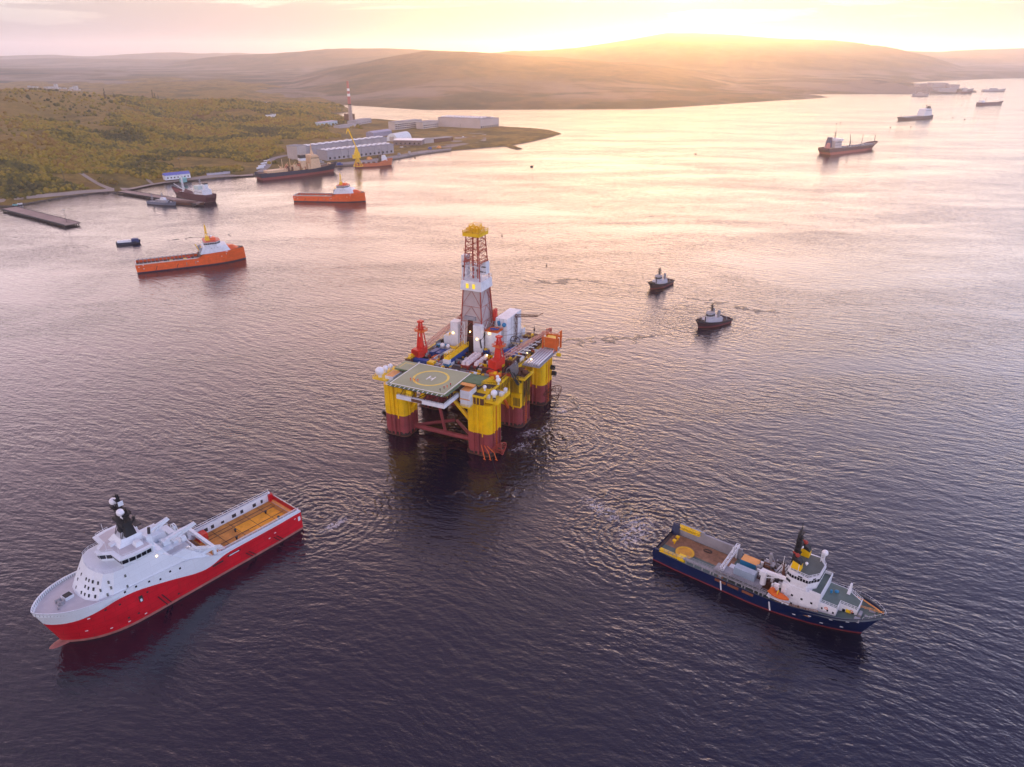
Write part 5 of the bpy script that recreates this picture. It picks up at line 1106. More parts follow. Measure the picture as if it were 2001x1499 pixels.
# foredeck
b = MB(); p = [HB.rimpt(u, s) for s in (1,) for u in (.72, .78, .84, .9, .95, .985, 1.0)]; b.rail([(a, c, d) for a, c, d in p], .9, .035, 1.8, 1); p = [HB.rimpt(u, -1) for u in (.93, .97, 1.0)]; b.rail(p, .9, .035, 1.8, 1); b.build('bow_railing', M['white'], BS)
b = MB(); b.tube((66.8, -3.4, 8.8), (66.8, -1.2, 8.8), .6, 8); b.cb((66.6, -5.0, 7.9), (1.6, 1.4, 1.1)); b.tube((68.6, 1.0, 8.6), (70.4, 1.0, 8.8), .4, 6); b.cb((68.4, -2.0, 8.1), (.8, .6, .8)); b.cb((70.6, -.6, 8.6), (.6, .6, .7)); b.tube((70, -2.6, 8.4), (70, -2.6, 9.6), .3, 6); b.build('windlass', M['grey'], BS)
b = MB(); b.rail([(66.2, 0, 9.2), (72.6, 0, 10.2)], .9, .06, 1.4); b.path([(62, 5.9, 8.4), (66, 4.6, 9), (70, 2.3, 9.6), (72, .6, 10.2)], .22, 5); b.build('deck_rail', M['orangel'], BS)
b = MB(); b.box(43, 54, -7.6, -6.5, 3.9, 4.6); b.rail([(43.5, -8.1, 4.6), (52, -8.0, 6), (56, -7.7, 7.0)], 1.0, .07, 1.3); b.build('side_passage', rd, BS)
for x, z in ((49, 2.4), (57, 2.4), (62.5, 2.6), (59.6, 6.2), (64, 6.8), (53.6, 4.4)): side_box(BS, HB, -1, x, x+.9, z, z+.35, M['white'], 'hull_mark', .06)
# orange rescue boat in its davit
RB = empty('rescue_boat', on_ship(BS, 43.9, -8.4, 7.0), R(-38), label='orange rescue boat hanging at the side of the blue ship', cat='rescue boat')
b = MB(); secs = []
for i in range(9):
    u = i/8; w_ = 1.35*(1-abs(2*u-1)**2.6); x = -3.4+6.8*u; secs.append([(x, w_*math.cos(R(a_)), 1.0+(.9 if a_ > 0 else 1.15)*math.sin(R(a_))*(.35+.65*w_/1.35)) for a_ in range(-90, 270, 36)])
for q0, q1 in zip(secs, secs[1:]): b.hull(q0, q1)
b.build('hull', M['orange'], RB, smooth=True); MB().box(-3.0, -1.2, -.8, .8, 1.4, 2.7, top=(.3, .2)).build('canopy', M['orange'], RB); b = MB(); b.torus((-.2, 0, 1.9), .75, .14, 'x', 12, 5); b.build('lifting_frame', M['yclean'], RB)
b = MB()
for x in (41.4, 45.6): b.path([(x, -6.6, 6), (x, -8.6, 5.6), (x, -9.2, 6.6)], .16, 5); b.path([(x, -6.8, 6), (x, -6.9, 10.5), (x, -8.4, 11)], .18, 5); b.tube((x, -8.4, 11), (x, -8.4, 9), .05, 4)
b.box(40.4, 47.4, -8.2, -6.6, 5.6, 5.9); b.build('davit', M['white'], BS)
# ================= smaller and farther ships =================
horange = mat('ship_orange', (.86, .13, .02), .4, seam=.2, streak=.3, rust=(.4, .08, .03)); hblack = mat('hull_black', (.018, .018, .028), .5, streak=.3)
hox = mat('hull_oxide', (.24, .045, .04), .55, streak=.35, rust=(.14, .05, .04)); cream = mat('cream_paint', (.70, .48, .28), .5, streak=.15); dkhull = mat('dark_boot', (.05, .025, .05), .6)
hmar = mat('hull_maroon', (.10, .03, .04), .5, streak=.3); pblue = mat('hull_dull_blue', (.014, .02, .05), .5, streak=.3)
def sbox(root, nm, m, x0, x1, w, z0, z1, top=None): return MB().box(x0, x1, -w/2, w/2, z0, z1, top=top).build(nm, m, root)
def vessel(name, O, deg, label, cat, L, B, rim, deck, hm, bm=None, boot=.7, dm=None, Lw=None, group=None, **k):
    r_ = empty(name, O, R(deg), label=label, cat=cat, group=group)
    H_ = Hull(L, Lw or L*.95, B, smooth_pw(rim), **k); make_hull(r_, H_, [lambda x: boot], [bm or hox, hm], pw(deck), dm or M['grey'], wall=.25, inner=hm); return r_, H_
# the two orange supply ships
def orange_psv(O, deg, label):
    r_, H_ = vessel('platform_supply_ship', O, deg, label, 'ship', 86, 18.5, [(0, 6.8), (48, 6.8), (52, 9.4), (70, 10.4), (80, 11), (86, 10.2)], [(0, 4.6), (49.5, 4.6), (49.6, 9.6), (86, 11)], horange, dkhull, .9, M['deckdark'], Lw=86.5, ud=.74, pd=2.4, uw=.62, pwl=2.0, zs0=.5, group='orange supply ships at anchor')
    b = MB()
    for s in (-1, 1): b.box(1, 49, min(s*8.2, s*9.2), max(s*8.2, s*9.2), 6.8, 7.4)
    b.box(.2, 1, -8.6, 8.6, 6.6, 7.5); b.build('cargo_rail', mat('rail_cream', (.62, .56, .48), .6), r_)
    b = MB()
    for s in (-1, 1):
        for x in range(3, 48, 3): b.box(x, x+.5, min(s*7.9, s*8.2), max(s*7.9, s*8.2), 4.7, 8.3)
    b.build('rail_stanchion', M['grey'], r_)
    b = MB(); rq = random.Random(4)
    for k in range(7): x = 20+k*3.6; b.mat(k % 3).cb((x, rq.uniform(-5, 5), 4.6), (2.4, 2.6, 1.6))
    b.build('deck_cargo', [M['red'], M['brown'], M['yellow']], r_)
    # orange whaleback bow
    P_ = [(68, 8.6), (75, 7.2), (80.5, 4.4), (83.4, 1.2)]
    b = MB(); b.hull(ring(sym(P_), 10.0), ring(sym([(66, 5.6), (71, 4.6), (75, 2.6), (77, .8)]), 13.6)); b.build('whaleback', horange, r_)
    b = MB(); b.hull(ring(sym([(50, 8.95), (71, 8.85), (75, 7.4)]), 9.6), ring(sym([(53, 8.2), (68, 7.9), (71.5, 6.2)]), 15.4)); hs = b.build('superstructure', M['white'], r_)
    windows(hs, [(56, -8.75), (71, -8.5)], 11.4, 12.0, [6], fill=.22, off=-.1); windows(hs, [(58, -8.5), (68, -8.2)], 13.6, 14.1, [4], fill=.22, off=-.05)
    b = MB(); WP = [(54, -7), (55.6, -8.6), (64, -8.2), (67.4, -4), (67.4, 4), (64, 8.2), (55.6, 8.6), (54, 7)]; b.prism(WP, 15.4, 19.0); wh_ = b.build('wheelhouse', M['white'], r_)
    windows(wh_, WP[:6], 17.0, 18.4, [2, 6, 4, 5, 4]); b = MB(); b.prism([(x*1.0+.1, y*1.05) for x, y in WP], 19.0, 19.3); b.build('roof', hred if False else mat('roof_red', (.6, .10, .06), .5), wh_)
    b = MB(); b.box(60, 64.6, -2.6, 2.6, 19.3, 21.4, top=(.5, .4)); b.ball((58.8, 3, 20.8), 1.3, 8, 6); b.build('orange_locker', horange, r_)
    b = MB(); b.box(56, 60, -3, 3, 19.3, 22.6, top=(.9, .8)); b.build('mast_base', M['yellow'], r_)
    lattice_mast(r_, 57.6, 0, 22, 10, 1.7, M['yclean'], 4, 3); ball_on(r_, 61, -1.6, 22.6, .8)
    for s in (-1, 1): b = MB(); b.box(49.6, 52.4, s*6-1, s*6+1, 9.4, 14.6, top=(.4, .2)); b.build('funnel', M['grey'], r_)
    b = MB(); b.tube((50.6, 3, 9.6), (48.0, 4, 16), .35, 6); b.tube((50.4, -3, 9.6), (51.6, -3, 15.6), .35, 6); b.build('deck_crane', M['yellow'], r_)
    for x, z in ((2, 4.6), (5.4, 3), (5.4, 5.8), (66, 6), (70, 7.6)): side_box(r_, H_, -1, x, x+.7, z, z+.7, M['white'], 'hull_mark', .06)
    for x in (38, 45): side_box(r_, H_, -1, x, x+.35, 2.2, 4.8, M['grey'], 'white_fender', .2)
    side_box(r_, H_, -1, 46.2, 47.6, 4.2, 4.6, M['white'], 'white_mark', .08)
    for x in (14, 30): side_box(r_, H_, -1, x, x+.4, 1, 4.4, M['dark'], 'fender', .2, 1.6)
    return r_
orange_psv((-309.3, 574.3, 0), 27.6, 'orange supply ship with white bridge and yellow mast, nearer one beside the small dark boat')
orange_psv((-262.0, 882, 0), -5, 'orange supply ship with white bridge, farther one below the long dark ship at the quay')
# long dark-hulled ship at the quay
r_, H_ = vessel('polar_ship', (-355.5, 1031, 0), 42, 'long dark blue hulled ship with cream superstructure moored along the quay', 'ship', 126, 21, [(0, 9.5), (20, 8.2), (80, 8.4), (105, 10), (126, 14)], [(0, 8.6), (80, 7.4), (126, 12.6)], pblue, hox, 3.4, M['brown'], Lw=117, ud=.6, pd=1.9, uw=.45, pwl=1.7, zs0=3)
c_ = cream
sbox(r_, 'deckhouse', c_, 12, 42, 13, 8, 11.4); b = MB()
rq = random.Random(3)
for k in range(38): x = rq.uniform(34, 78); w_ = rq.uniform(1, 4); y = rq.uniform(-8, 6); b.mat(rq.randrange(3)).box(x, x+w_, y, y+rq.uniform(1, 3), 8, 8+rq.uniform(3, 9))
b.build('deck_gear', [cream, mat('rust_orange', (.45, .16, .08), .7, streak=.3), M['brown']], r_)
for x in (38, 50): b = MB(); b.tube((x, 0, 8), (x, 0, 25), .4, 6); b.tube((x, 0, 10), (x+10, 3, 19), .3, 5); b.tube((x, 0, 10), (x-8, -4, 18), .3, 5); b.build('derrick_post', c_, r_)
q = sbox(r_, 'bridge_tower', c_, 77, 94, 17, 8, 24.5, top=(2.2, .6)); windows(q, [(79.4, -8.05), (92, -8.05)], 22.2, 23.4, [6], fill=.4); windows(q, [(92.6, -8), (92.6, 8)], 21.6, 22.8, [7], fill=.6)
sbox(r_, 'bridge_wing', c_, 80, 90, 21, 24.5, 27, top=(.5, .2)); b = MB(); b.hull([(83, -2, 27), (88, -2, 27), (88, 2, 27), (83, 2, 27)], [(84.4, -.7, 33), (86, -.7, 33), (86, .7, 33), (84.4, .7, 33)]); b.truss((85, 0, 33), (85, 0, 42), 1.3, .2, 5, .5)
for z, w_ in ((33, 3.4), (37, 2.2)): b.box(84.6, 85.4, -w_, w_, z, z+.4)
b.build('mast', c_, r_)
b = MB(); b.mat(0).box(65, 73, -4, 4, 8, 20); b.mat(1).box(64.8, 73.2, -4.2, 4.2, 20, 23.5); b.mat(2).box(64.8, 73.2, -4.2, 4.2, 23.5, 28); b.build('funnel', [c_, M['white'], M['dark']], r_)
b = MB(); b.box(74, 77, -7.6, 7.6, 8, 15.5); b.tube((108, 0, 10), (110, 0, 14), .3, 5); b.cb((112, 0, 11.4), (3, 5, 1.6)); b.build('bow_gear', c_, r_)
# yellow harbour crane
cr = empty('harbour_crane', G(700, 325, 2.2), R(20), label='yellow harbour crane with raised boom standing behind the orange ship', cat='crane'); cr.scale = (.8, .8, .78)
b = MB()
for a in range(0, 360, 45): b.tube((9*math.cos(R(a+22)), 9*math.sin(R(a+22)), 0), (2.6*math.cos(R(a+22)), 2.6*math.sin(R(a+22)), 15), .6, 5)
b.torus((0, 0, .8), 9, .6, 'z', 16, 5); b.tube((0, 0, 9), (0, 0, 17), 3, 10); b.build('portal', M['yellow'], cr)
b = MB(); b.box(-7, 6, -5, 5, 16, 27, top=(2, .8)); b.box(-9, -4, -4, 4, 15, 22); b.box(-4.5, 3, -3, 3, 27, 36, top=(2, 1)); b.build('machinery_house', M['yellow'], cr)
b = MB(); b.hull([(2, -2, 26), (2, 2, 26), (4, 2, 25), (4, -2, 25)], [(-14, -1.1, 69.4), (-14, 1.1, 69.4), (-12, 1.1, 71.5), (-12, -1.1, 71.5)]); b.hull([(-14.6, -.6, 71.6), (-14.6, .6, 71.6), (-12, .6, 70), (-12, -.6, 70)], [(-17.5, -.4, 62), (-17.5, .4, 62), (-16.7, .4, 62), (-16.7, -.4, 62)]); b.build('boom', M['yellow'], cr)
b = MB(); b.tube((-3, 0, 35), (-13, 0, 68), .2, 4); b.build('cable', M['dark'], cr)
# orange ship with a raised bow house beside the crane
r_, H_ = vessel('supply_ship', (-243.5, 1151, 0), 22, 'orange red supply ship moored by the yellow crane, small white bridge near its bow', 'ship', 60, 13, [(0, 6.0), (8, 5.4), (36, 5.6), (42, 8.4), (60, 11)], [(0, 4), (36, 4), (37, 7), (60, 10)], mat('dull_orange', (.62, .17, .07), .55, streak=.35), hox, .8, M['brown'], ud=.62, pd=1.9, uw=.5)
sbox(r_, 'wheelhouse', M['white'], 41, 50, 10, 8, 13.2, top=(.8, .4)); sbox(r_, 'bridge_deck', M['white'], 42.5, 48.5, 8, 13.2, 15.6, top=(.5, .3)); sbox(r_, 'funnel', M['dark'], 37.6, 41, 5, 7, 17, top=(.5, .5)); lattice_mast(r_, 44, 0, 15.6, 7, 1, M['dark'], 3, 2)
b = MB(); [b.mat(k % 2).box(4+k*4, 6.6+k*4, -4.5+k % 3, 3-k % 3, 4, 6.6) for k in range(8)]; b.build('deck_cargo', [M['brown'], M['grey']], r_)
# red cargo ship at the second pier with the moored barge and grey boat
r_, H_ = vessel('cargo_ship', (-357.6, 866.5, 0), 144, 'dark red cargo ship with white superstructure and white mast at the pier', 'ship', 84, 15, [(0, 9.5), (20, 8.6), (30, 6.2), (66, 6.4), (84, 11)], [(0, 8.4), (21, 8.2), (22, 4.6), (64, 5), (84, 9.8)], hmar, hmar, .7, mat('red_deck', (.22, .06, .05), .7, streak=.3), Lw=77, ud=.6, pd=1.9, uw=.45, zs0=4)
q = sbox(r_, 'superstructure', M['white'], 7, 25, 12.6, 8.2, 14.4, top=(.6, .4)); windows(q, [(8, 6.4), (24, 6.4)][::-1], 11, 11.9, [7], fill=.35)
sbox(r_, 'bridge', mat('pale_green_white', (.55, .66, .62), .5), 14, 24, 13.4, 14.4, 18.6, top=(.5, .3)); sbox(r_, 'funnel', M['white'], 6.6, 11.4, 5, 14.4, 20.6, top=(.5, .3)); sbox(r_, 'funnel_top', M['black'], 6.8, 11.2, 4.8, 20.6, 21.8); lattice_mast(r_, 19, 0, 18.6, 8, 1.2, M['grey'], 3, 2)
b = MB(); b.truss((58, 0, 6), (58, 0, 27), 2.2, .22, 6, .7); b.tube((58, 0, 9), (40, -1, 12), .4, 5); b.tube((58, 0, 9), (76, 1, 15), .35, 5); b.tube((34, 2, 6), (34, 2, 17), .3, 5); b.build('cargo_mast', M['white'], r_)
b = MB(); b.box(28, 54, -4.6, 4.6, 5, 7.4); b.box(60, 66, -3, 3, 5, 7); b.hull([(34, -2, 7.4), (54, -2, 7.4), (54, 2, 7.4), (34, 2, 7.4)], [(34, -.3, 8.4), (54, -.3, 11), (54, .3, 11), (34, .3, 8.4)]); b.build('hatch_cover', hmar, r_)
r_, H_ = vessel('patrol_boat', (-430.5, 861, 0), -21, 'small grey patrol boat moored in front of the dark red cargo ship', 'boat', 42, 8, [(0, 3.4), (24, 3.2), (42, 4.8)], [(0, 2.6), (42, 3.6)], mat('navy_grey', (.16, .18, .24), .5, streak=.25), M['dark'], .4, M['grey'], ud=.6, uw=.4)
sbox(r_, 'superstructure', M['grey'], 12, 30, 5.6, 2.8, 5.8, top=(1, .4)); sbox(r_, 'wheelhouse', M['white'], 20, 26, 4.4, 5.8, 8.4, top=(.5, .3)); lattice_mast(r_, 6, 0, 3, 9, 1.2, M['grey'], 3, 2); lattice_mast(r_, 22, 0, 8.4, 6, .9, M['grey'], 3, 2)
b = MB(); [b.mat(k % 2).cb((27+k*1.8, (k % 3)-1, 2.8), (1.1, 1.1, 1.6+k % 2)) for k in range(7)]; b.build('deck_gear', [M['white'], M['dark']], r_)
# barge
r_, H_ = vessel('barge', (-407, 862.5, 0), -17, 'flat grey brown barge between the patrol boat and the cargo ship stern', 'barge', 50, 11, [(0, 2.6), (34, 2.6), (50, 4)], [(0, 2.2), (50, 3.4)], M['brown'], M['dark'], .4, mat('barge_deck', (.28, .20, .18), .8, streak=.2), ud=.75, uw=.6)
sbox(r_, 'cargo_coaming', M['brown'], 6, 38, 8, 2.3, 3.6)
# little dark ferry barge
r_, H_ = vessel('work_boat', (-369.5, 661.5, 0), 24, 'small dark blue boat with long white cover and blue wheelhouse', 'boat', 21, 6.4, [(0, 2.2), (14, 2.0), (21, 3.2)], [(0, 1.2), (21, 2.2)], pblue, M['dark'], .3, M['grey'], ud=.7, uw=.55)
sbox(r_, 'white_cover', M['white'], 1, 13, 5, 1.3, 3.6, top=(.3, .6)); sbox(r_, 'wheelhouse', mat('boat_blue', (.03, .05, .16), .5), 13, 19.5, 5.4, 1.4, 4.6, top=(.4, .3))
# two tugs
tw = mat('tug_white', (.46, .46, .50), .5, streak=.3)
def tug(O, deg, label):
    r_, H_ = vessel('tugboat', O, deg, label, 'tugboat', 29, 10.6, [(0, 2.7), (12, 2.6), (20, 3.8), (29, 5.6)], [(0, 1.7), (12, 1.7), (20, 2.8), (29, 4.6)], mat('tug_hull', (.055, .030, .045), .5, streak=.3, rust=(.15, .05, .04)), mat('tug_boot', (.14, .03, .035), .6), 1.2, M['deckdark'], Lw=26.5, ud=.62, pd=2.2, uw=.45, zs0=1.5, group='tugs right of the rig')
    q = MB().hull(ring(sym([(8, 3.6), (21, 3.4), (24, 1.6)]), 2.0), ring(sym([(8.6, 3.2), (20, 3.0), (22.6, 1.4)]), 5.2)).build('deckhouse', tw, r_)
    WP = [(14, -1.8), (15, -2.3), (18.2, -2.2), (19.4, -1.0), (19.4, 1.0), (18.2, 2.2), (15, 2.3), (14, 1.8)]
    q = MB().prism(WP, 5.2, 8.6).build('wheelhouse', tw, r_); windows(q, WP+[WP[0]], 6.6, 8.0, [1, 3, 2, 2, 2, 3, 1, 2]); MB().prism([(x, y*1.06) for x, y in WP], 8.6, 8.85).build('roof', M['grey'], q)
    for s in (-1, 1): MB().cb((11.2, s*2.4, 5.4), (1.5, 1.2, 4.4)).build('funnel', M['grey'], r_)
    lattice_mast(r_, 15.4, 0, 9.2, 5.4, 1.0, M['dark'], 3, 2); b = MB(); b.tube((24.4, -1.6, 4.6), (24.4, 1.6, 4.6), .8, 9); b.cb((23.4, 2.3, 3.4), (.5, .5, 4.4)); b.build('winch', M['dark'], r_)
    b = MB(); b.tube((5.8, -1.3, 2.8), (5.8, 1.3, 2.8), .9, 9); b.path([(3, -2.4, 1.8), (3, -2.4, 3.6), (3, 2.4, 3.6), (3, 2.4, 1.8)], .18, 5); b.build('towing_gear', M['grey'], r_)
    b = MB(); p = [H_.rimpt(u, s, -.18, -.4) for s, us in ((1, (0, .2, .5, .75, .88, .95, 1)), (-1, (.95, .88, .75, .5, .2, 0))) for u in us]; b.path(p, .34, 6); b.build('fender', M['black'], r_)
    return r_
tug((123.0, 544.0, 0), 229, 'small tugboat with white wheelhouse, farther one of the two right of the rig')
tug((144.5, 455.5, 0), 212.5, 'small dark tugboat with white wheelhouse, nearer one of the two right of the rig')
# tankers beyond
r_, H_ = vessel('tanker', (541, 1299, 0), 34, 'dark red tanker with blue funnel at its stern and pipes on deck', 'ship', 162, 24, [(0, 11), (32, 10.5), (40, 8.6), (130, 8.6), (150, 12), (162, 13)], [(0, 9.6), (40, 7.6), (130, 7.6), (162, 11.6)], hmar, mat('tanker_red', (.34, .08, .075), .6, streak=.3), 4.2, mat('tanker_deck', (.20, .13, .11), .7), Lw=148, ud=.75, pd=2.2, uw=.6, zs0=8)
q = sbox(r_, 'accommodation', mat('tanker_house', (.55, .50, .48), .6), 16, 36, 20, 9, 22, top=(.6, .4)); windows(q, [(17, -9.8), (35, -9.8)], 19, 20.2, [7], fill=.4); windows(q, [(17, -9.9), (35, -9.9)], 14.5, 15.6, [7], fill=.3)
sbox(r_, 'bridge', M['white'], 25, 35, 25, 22, 25.4, top=(.4, .2)); sbox(r_, 'funnel', mat('funnel_blue', (.05, .06, .15), .5), 9, 16, 8, 11, 28, top=(1, .6)); lattice_mast(r_, 27, 0, 25, 12, 1.6, M['dark'], 4, 2)
b = MB(); b.hull([(4, -6, 9.5), (10, -6, 9.5), (10, 2, 9.5), (4, 2, 9.5)], [(8, -4, 19), (10, -4, 19), (10, 0, 19), (8, 0, 19)]); b.build('stern_slide', mat('slide_red', (.5, .2, .2), .6), r_)
b = MB(); b.tube((76, 0, 9), (76, 0, 18), .9, 7); b.tube((76, 0, 18), (68, -2, 30), .5, 6); b.tube((112, 0, 9), (112, 0, 28), .4, 5); b.tube((152, 0, 12), (152, 0, 24), .5, 5); b.build('deck_crane', M['dark'], r_)
b = MB()
for y in (-4, -2, 0, 2, 4): b.tube((38, y, 9.4), (146, y, 9.6), .45, 5)
for x in range(44, 146, 8): b.box(x, x+1.4, -8, 8, 8, 9.2); b.cb((x+3, (x % 5)*2-5, 8), (2, 2, 3))
b.build('deck_pipe', M['grey'], r_)
r_, H_ = vessel('bulk_ship', (1122, 2049, 0), 213, 'dark hulled ship with tall white house at its stern, beyond the red tanker', 'ship', 152, 22, [(0, 8), (24, 7), (130, 6), (152, 9)], [(0, 6.6), (152, 6)], mat('hull_grey_brown', (.08, .06, .07), .6), M['brown'], .8, mat('olive_deck', (.22, .22, .16), .7), Lw=146, ud=.75, uw=.6)
q = sbox(r_, 'accommodation', M['white'], 8, 46, 20, 7, 24, top=(5, .5)); windows(q, [(14, 9.9), (40, 9.9)][::-1], 19, 20.5, [6], fill=.5); sbox(r_, 'funnel', M['dark'], 8, 17, 7, 20, 30, top=(1.5, .6)); lattice_mast(r_, 26, 0, 24, 10, 2, M['dark'], 3, 2); b = MB(); b.tube((136, 0, 7), (136, 0, 16), .5, 5); b.box(52, 128, -7, 7, 6, 8); b.build('hatches', M['grey'], r_)
r_, H_ = vessel('cargo_ship', (1536, 2528, 0), 20, 'low dark red cargo ship with house at its left end, farthest to the right', 'ship', 112, 17, [(0, 9), (20, 8), (95, 8), (112, 12)], [(0, 6.6), (112, 8)], hmar, hmar, .8, M['brown'], ud=.75, uw=.6)
sbox(r_, 'accommodation', M['white'], 5, 20, 14, 8, 15, top=(.8, .4)); b = MB(); b.tube((27, 0, 8), (30, 0, 24), .5, 5); b.build('mast', M['dark'], r_)
pal = mat('far_ship_pale', (.40, .38, .40), .6)
for i, (px, py, L, dg, lb) in enumerate([(1886, 178.2, 90, 8, 'pale far ship with several masts right of the port headland'), (1944, 178.8, 110, 6, 'pale far ship at anchor, rightmost near the headland'), (1797, 187.6, 60, -20, 'pale ship moored at the left end of the far port'), (1884, 182.6, 60, -8, 'pale ship with reddish hull at the far port quay')]):
    r_, H_ = vessel('far_ship', G(px, py), dg, lb, 'ship', L, 17, [(0, 8), (L*.8, 8), (L, 12)], [(0, 7), (L, 9)], pal if i < 3 else hmar, M['brown'], .8, pal, ud=.7, uw=.5, group='far ships by the port'); r_.location.x -= L/2
    sbox(r_, 'superstructure', pal, L*.3, L*.6, 13, 8, 14, top=(2, .5)); b = MB(); b.tube((L*.42, 0, 18), (L*.42, 0, 34), .7, 4); b.tube((L*.8, 0, 8), (L*.8, 0, 28), .6, 4); b.tube((L*.15, 0, 8), (L*.15, 0, 26), .6, 4); b.build('mast', pal, r_)
# buoys
for i, (px, py, h, lb) in enumerate([(1039, 326, 3.4, 'dark round mooring buoy left of centre, between spit and rig'), (1359, 301, 2.6, 'dark buoy alone right of centre in the sun glow'), (811, 309, 2.2, 'dark buoy off the shore behind the orange supply ships'), (1635, 242, 2.2, 'dark buoy, left one of a pair left of the bulk ship'), (1643, 239, 2.2, 'dark buoy, right one of a pair left of the bulk ship'), (1740, 249, 2.4, 'dark buoy below the bow of the bulk ship'), (1780, 248, 2.2, 'dark buoy below the middle of the bulk ship'), (1862, 230, 2.2, 'dark buoy right of the bulk ship'), (1885, 233.5, 2.8, 'larger dark buoy farthest right of the bulk ship'), (1879, 206, 2.2, 'dark buoy left of the farthest red cargo ship')]):
    e = empty('mooring_buoy', G(px, py), label=lb, cat='buoy', group='dark mooring buoys'); b = MB(); b.tube((0, 0, -1), (0, 0, h*.45), h*.75, 10); b.build('float', M['dark'], e); b = MB(); b.torus((0, 0, h*.55), h*.2, h*.06, 'y', 8, 4); b.build('ring', M['brown'], e)
for px, py, lb in ((981, 461, 'thin dark spar buoy right of the derrick top'), (1068, 519, 'thin dark spar buoy at the left end of the disturbed water'), (1044, 644, 'thin dark spar buoy just behind the rig')):
    e = empty('spar_buoy', G(px, py), label=lb, cat='buoy', group='spar buoys near the rig'); b = MB(); b.tube((0, 0, -.5), (0, 0, 2.8), .22, 6, .14); b.build('pole', M['dark'], e); b = MB(); b.tube((0, 0, -.4), (0, 0, .6), .6, 8); b.build('float', M['brown'], e)
# mooring line of the rig
b = MB(); b.path([rig_w(27, -5, 4), rig_w(33, -13, 1.2), rig_w(40, -22, .1)], .12, 4); tag(b.build('mooring_rope', M['black']), 'dark mooring rope running from the right front rig column into the sea', 'rope')
# ================= shore =================
def road(pxs, w, m, nm='road', z0=None, lift=.35):
    P_ = [G(a, c, 3) for a, c in pxs]; pts = []
    for a, c in zip(P_, P_[1:]):
        k = max(1, int((c-a).length/12)); pts += [a.lerp(c, i/k) for i in range(k)]
    pts.append(P_[-1]); pts = [(sum((Vector((pts[max(0, min(len(pts)-1, i+d))][0], pts[max(0, min(len(pts)-1, i+d))][1], 0)) for d in (-1, 0, 1)), Vector())/3) for i in range(len(pts))]
    L_ = []; R_ = []
    for i, p in enumerate(pts):
        d = (pts[min(i+1, len(pts)-1)]-pts[max(i-1, 0)]).normalized(); n_ = Vector((-d.y, d.x, 0))*(w/2); L_.append(p+n_); R_.append(p-n_)
    zz = near_h([q.x for q in L_+R_], [q.y for q in L_+R_]); zz = np.maximum(zz, 1.2)+lift; n = len(pts)
    v = [(q.x, q.y, float(z)) for q, z in zip(L_+R_, zz)]; b = MB(); b.add(v, [(n+i, n+i+1, i+1, i) for i in range(n-1)]); return b.build(nm, m, kind='structure')
sand = mat('sandy_track', (.36, .29, .235), .95, var=.25, vscale=.03); conc = mat('quay_concrete', (.26, .235, .23), .9, var=.3, vscale=.03); dgrey = mat('yard_ground', (.24, .205, .185), .95, var=.35, vscale=.02)
road([(-120, 392), (0, 396), (60, 388), (130, 378), (200, 371), (240, 370), (300, 357), (360, 350), (430, 343), (500, 340)], 9, sand)
road([(155, 360), (185, 366), (225, 371)], 5, sand, 'track', lift=.45); road([(300, 358), (276, 350), (292, 346)], 4.5, sand, 'track', lift=.5); road([(500, 341), (520, 330), (530, 316), (560, 308), (600, 302)], 10, conc, 'access_road', lift=.5)
def pad(px, m, nm, z): b = MB(); P_ = [G(a, c, z) for a, c in px]; b.prism([(q.x, q.y) for q in P_], z-2.4, z); return b.build(nm, m, kind='structure')
pad([(501, 344.5), (560, 333.5), (640, 322.5), (700, 320), (765, 309.5), (830, 297.5), (880, 291.5), (900, 280), (860, 268), (790, 262), (740, 268), (640, 292), (590, 303), (540, 311), (515, 322)], conc, 'quay', 2.9)
pad([(770, 290), (880, 288), (950, 275), (950, 258), (870, 250), (760, 255), (740, 270)], dgrey, 'storage_yard', 3.4)
def pier(a, c, w, label, lamp=None, z=3.0):
    A = G(*a, z); B = G(*c, z); d = (B-A); L = math.hypot(d.x, d.y); e = empty('pier', (A.x, A.y, 0), math.atan2(d.y, d.x), label=label, cat='pier')
    b = MB(); b.box(0, L, -w/2, w/2, z-.9, z); b.build('deck', mat('pier_deck', (.34, .25, .21), .9, var=.3, vscale=.08), e)
    b = MB()
    k = 0
    while k*5 < L:
        for y in (-w/2+.6, w/2-.6): b.tube((k*5+1, y, -2), (k*5+1, y, z-.9), .45, 6)
        b.box(k*5+.7, k*5+1.3, -w/2, w/2, z-1.6, z-.9); k += 1
    b.build('pile', M['deckdark'], e)
    b = MB(); b.box(0, L, -w/2-.3, -w/2, z-1.4, z+.35); b.box(0, L, w/2, w/2+.3, z-1.4, z+.35)
    for k in range(int(L/9)): b.tube((5+k*9, -w/2-.5, -.3), (5+k*9, -w/2-.5, z), .35, 6); b.tube((5+k*9, w/2-.8, z), (5+k*9, w/2-.8, z+.9), .25, 6)
    b.build('fender_beam', M['dark'], e); return e, A, d.normalized(), L
pe, A, d, L = pier((18, 406), (141, 437), 15, 'long brown timber pier with dark piles at the left edge')
pier((238, 373), (392, 397), 12, 'brown pier behind the grey patrol boat, leading to the red cargo ship')
def lamp_post(p, h, label, grp=None):
    e = empty('lamp_post', p, label=label, cat='lamp post', group=grp); b = MB(); b.tube((0, 0, 0), (0, 0, h), .22, 5, .14); b.build('pole', M['dark'], e); b = MB(); b.box(-1.6, 1.6, -.2, .2, h-.3, h+.3); b.build('lamp_head', M['grey'], e)
q = A+d*(L-11); lamp_post((q.x, q.y, 3), 13, 'tall lamp post near the tip of the long left pier')
def gz(px, py, z=3.5):
    p = G(px, py, z); h = th(p.x, p.y); p = G(px, py, h); return Vector((p.x, p.y, max(.5, th(p.x, p.y))))
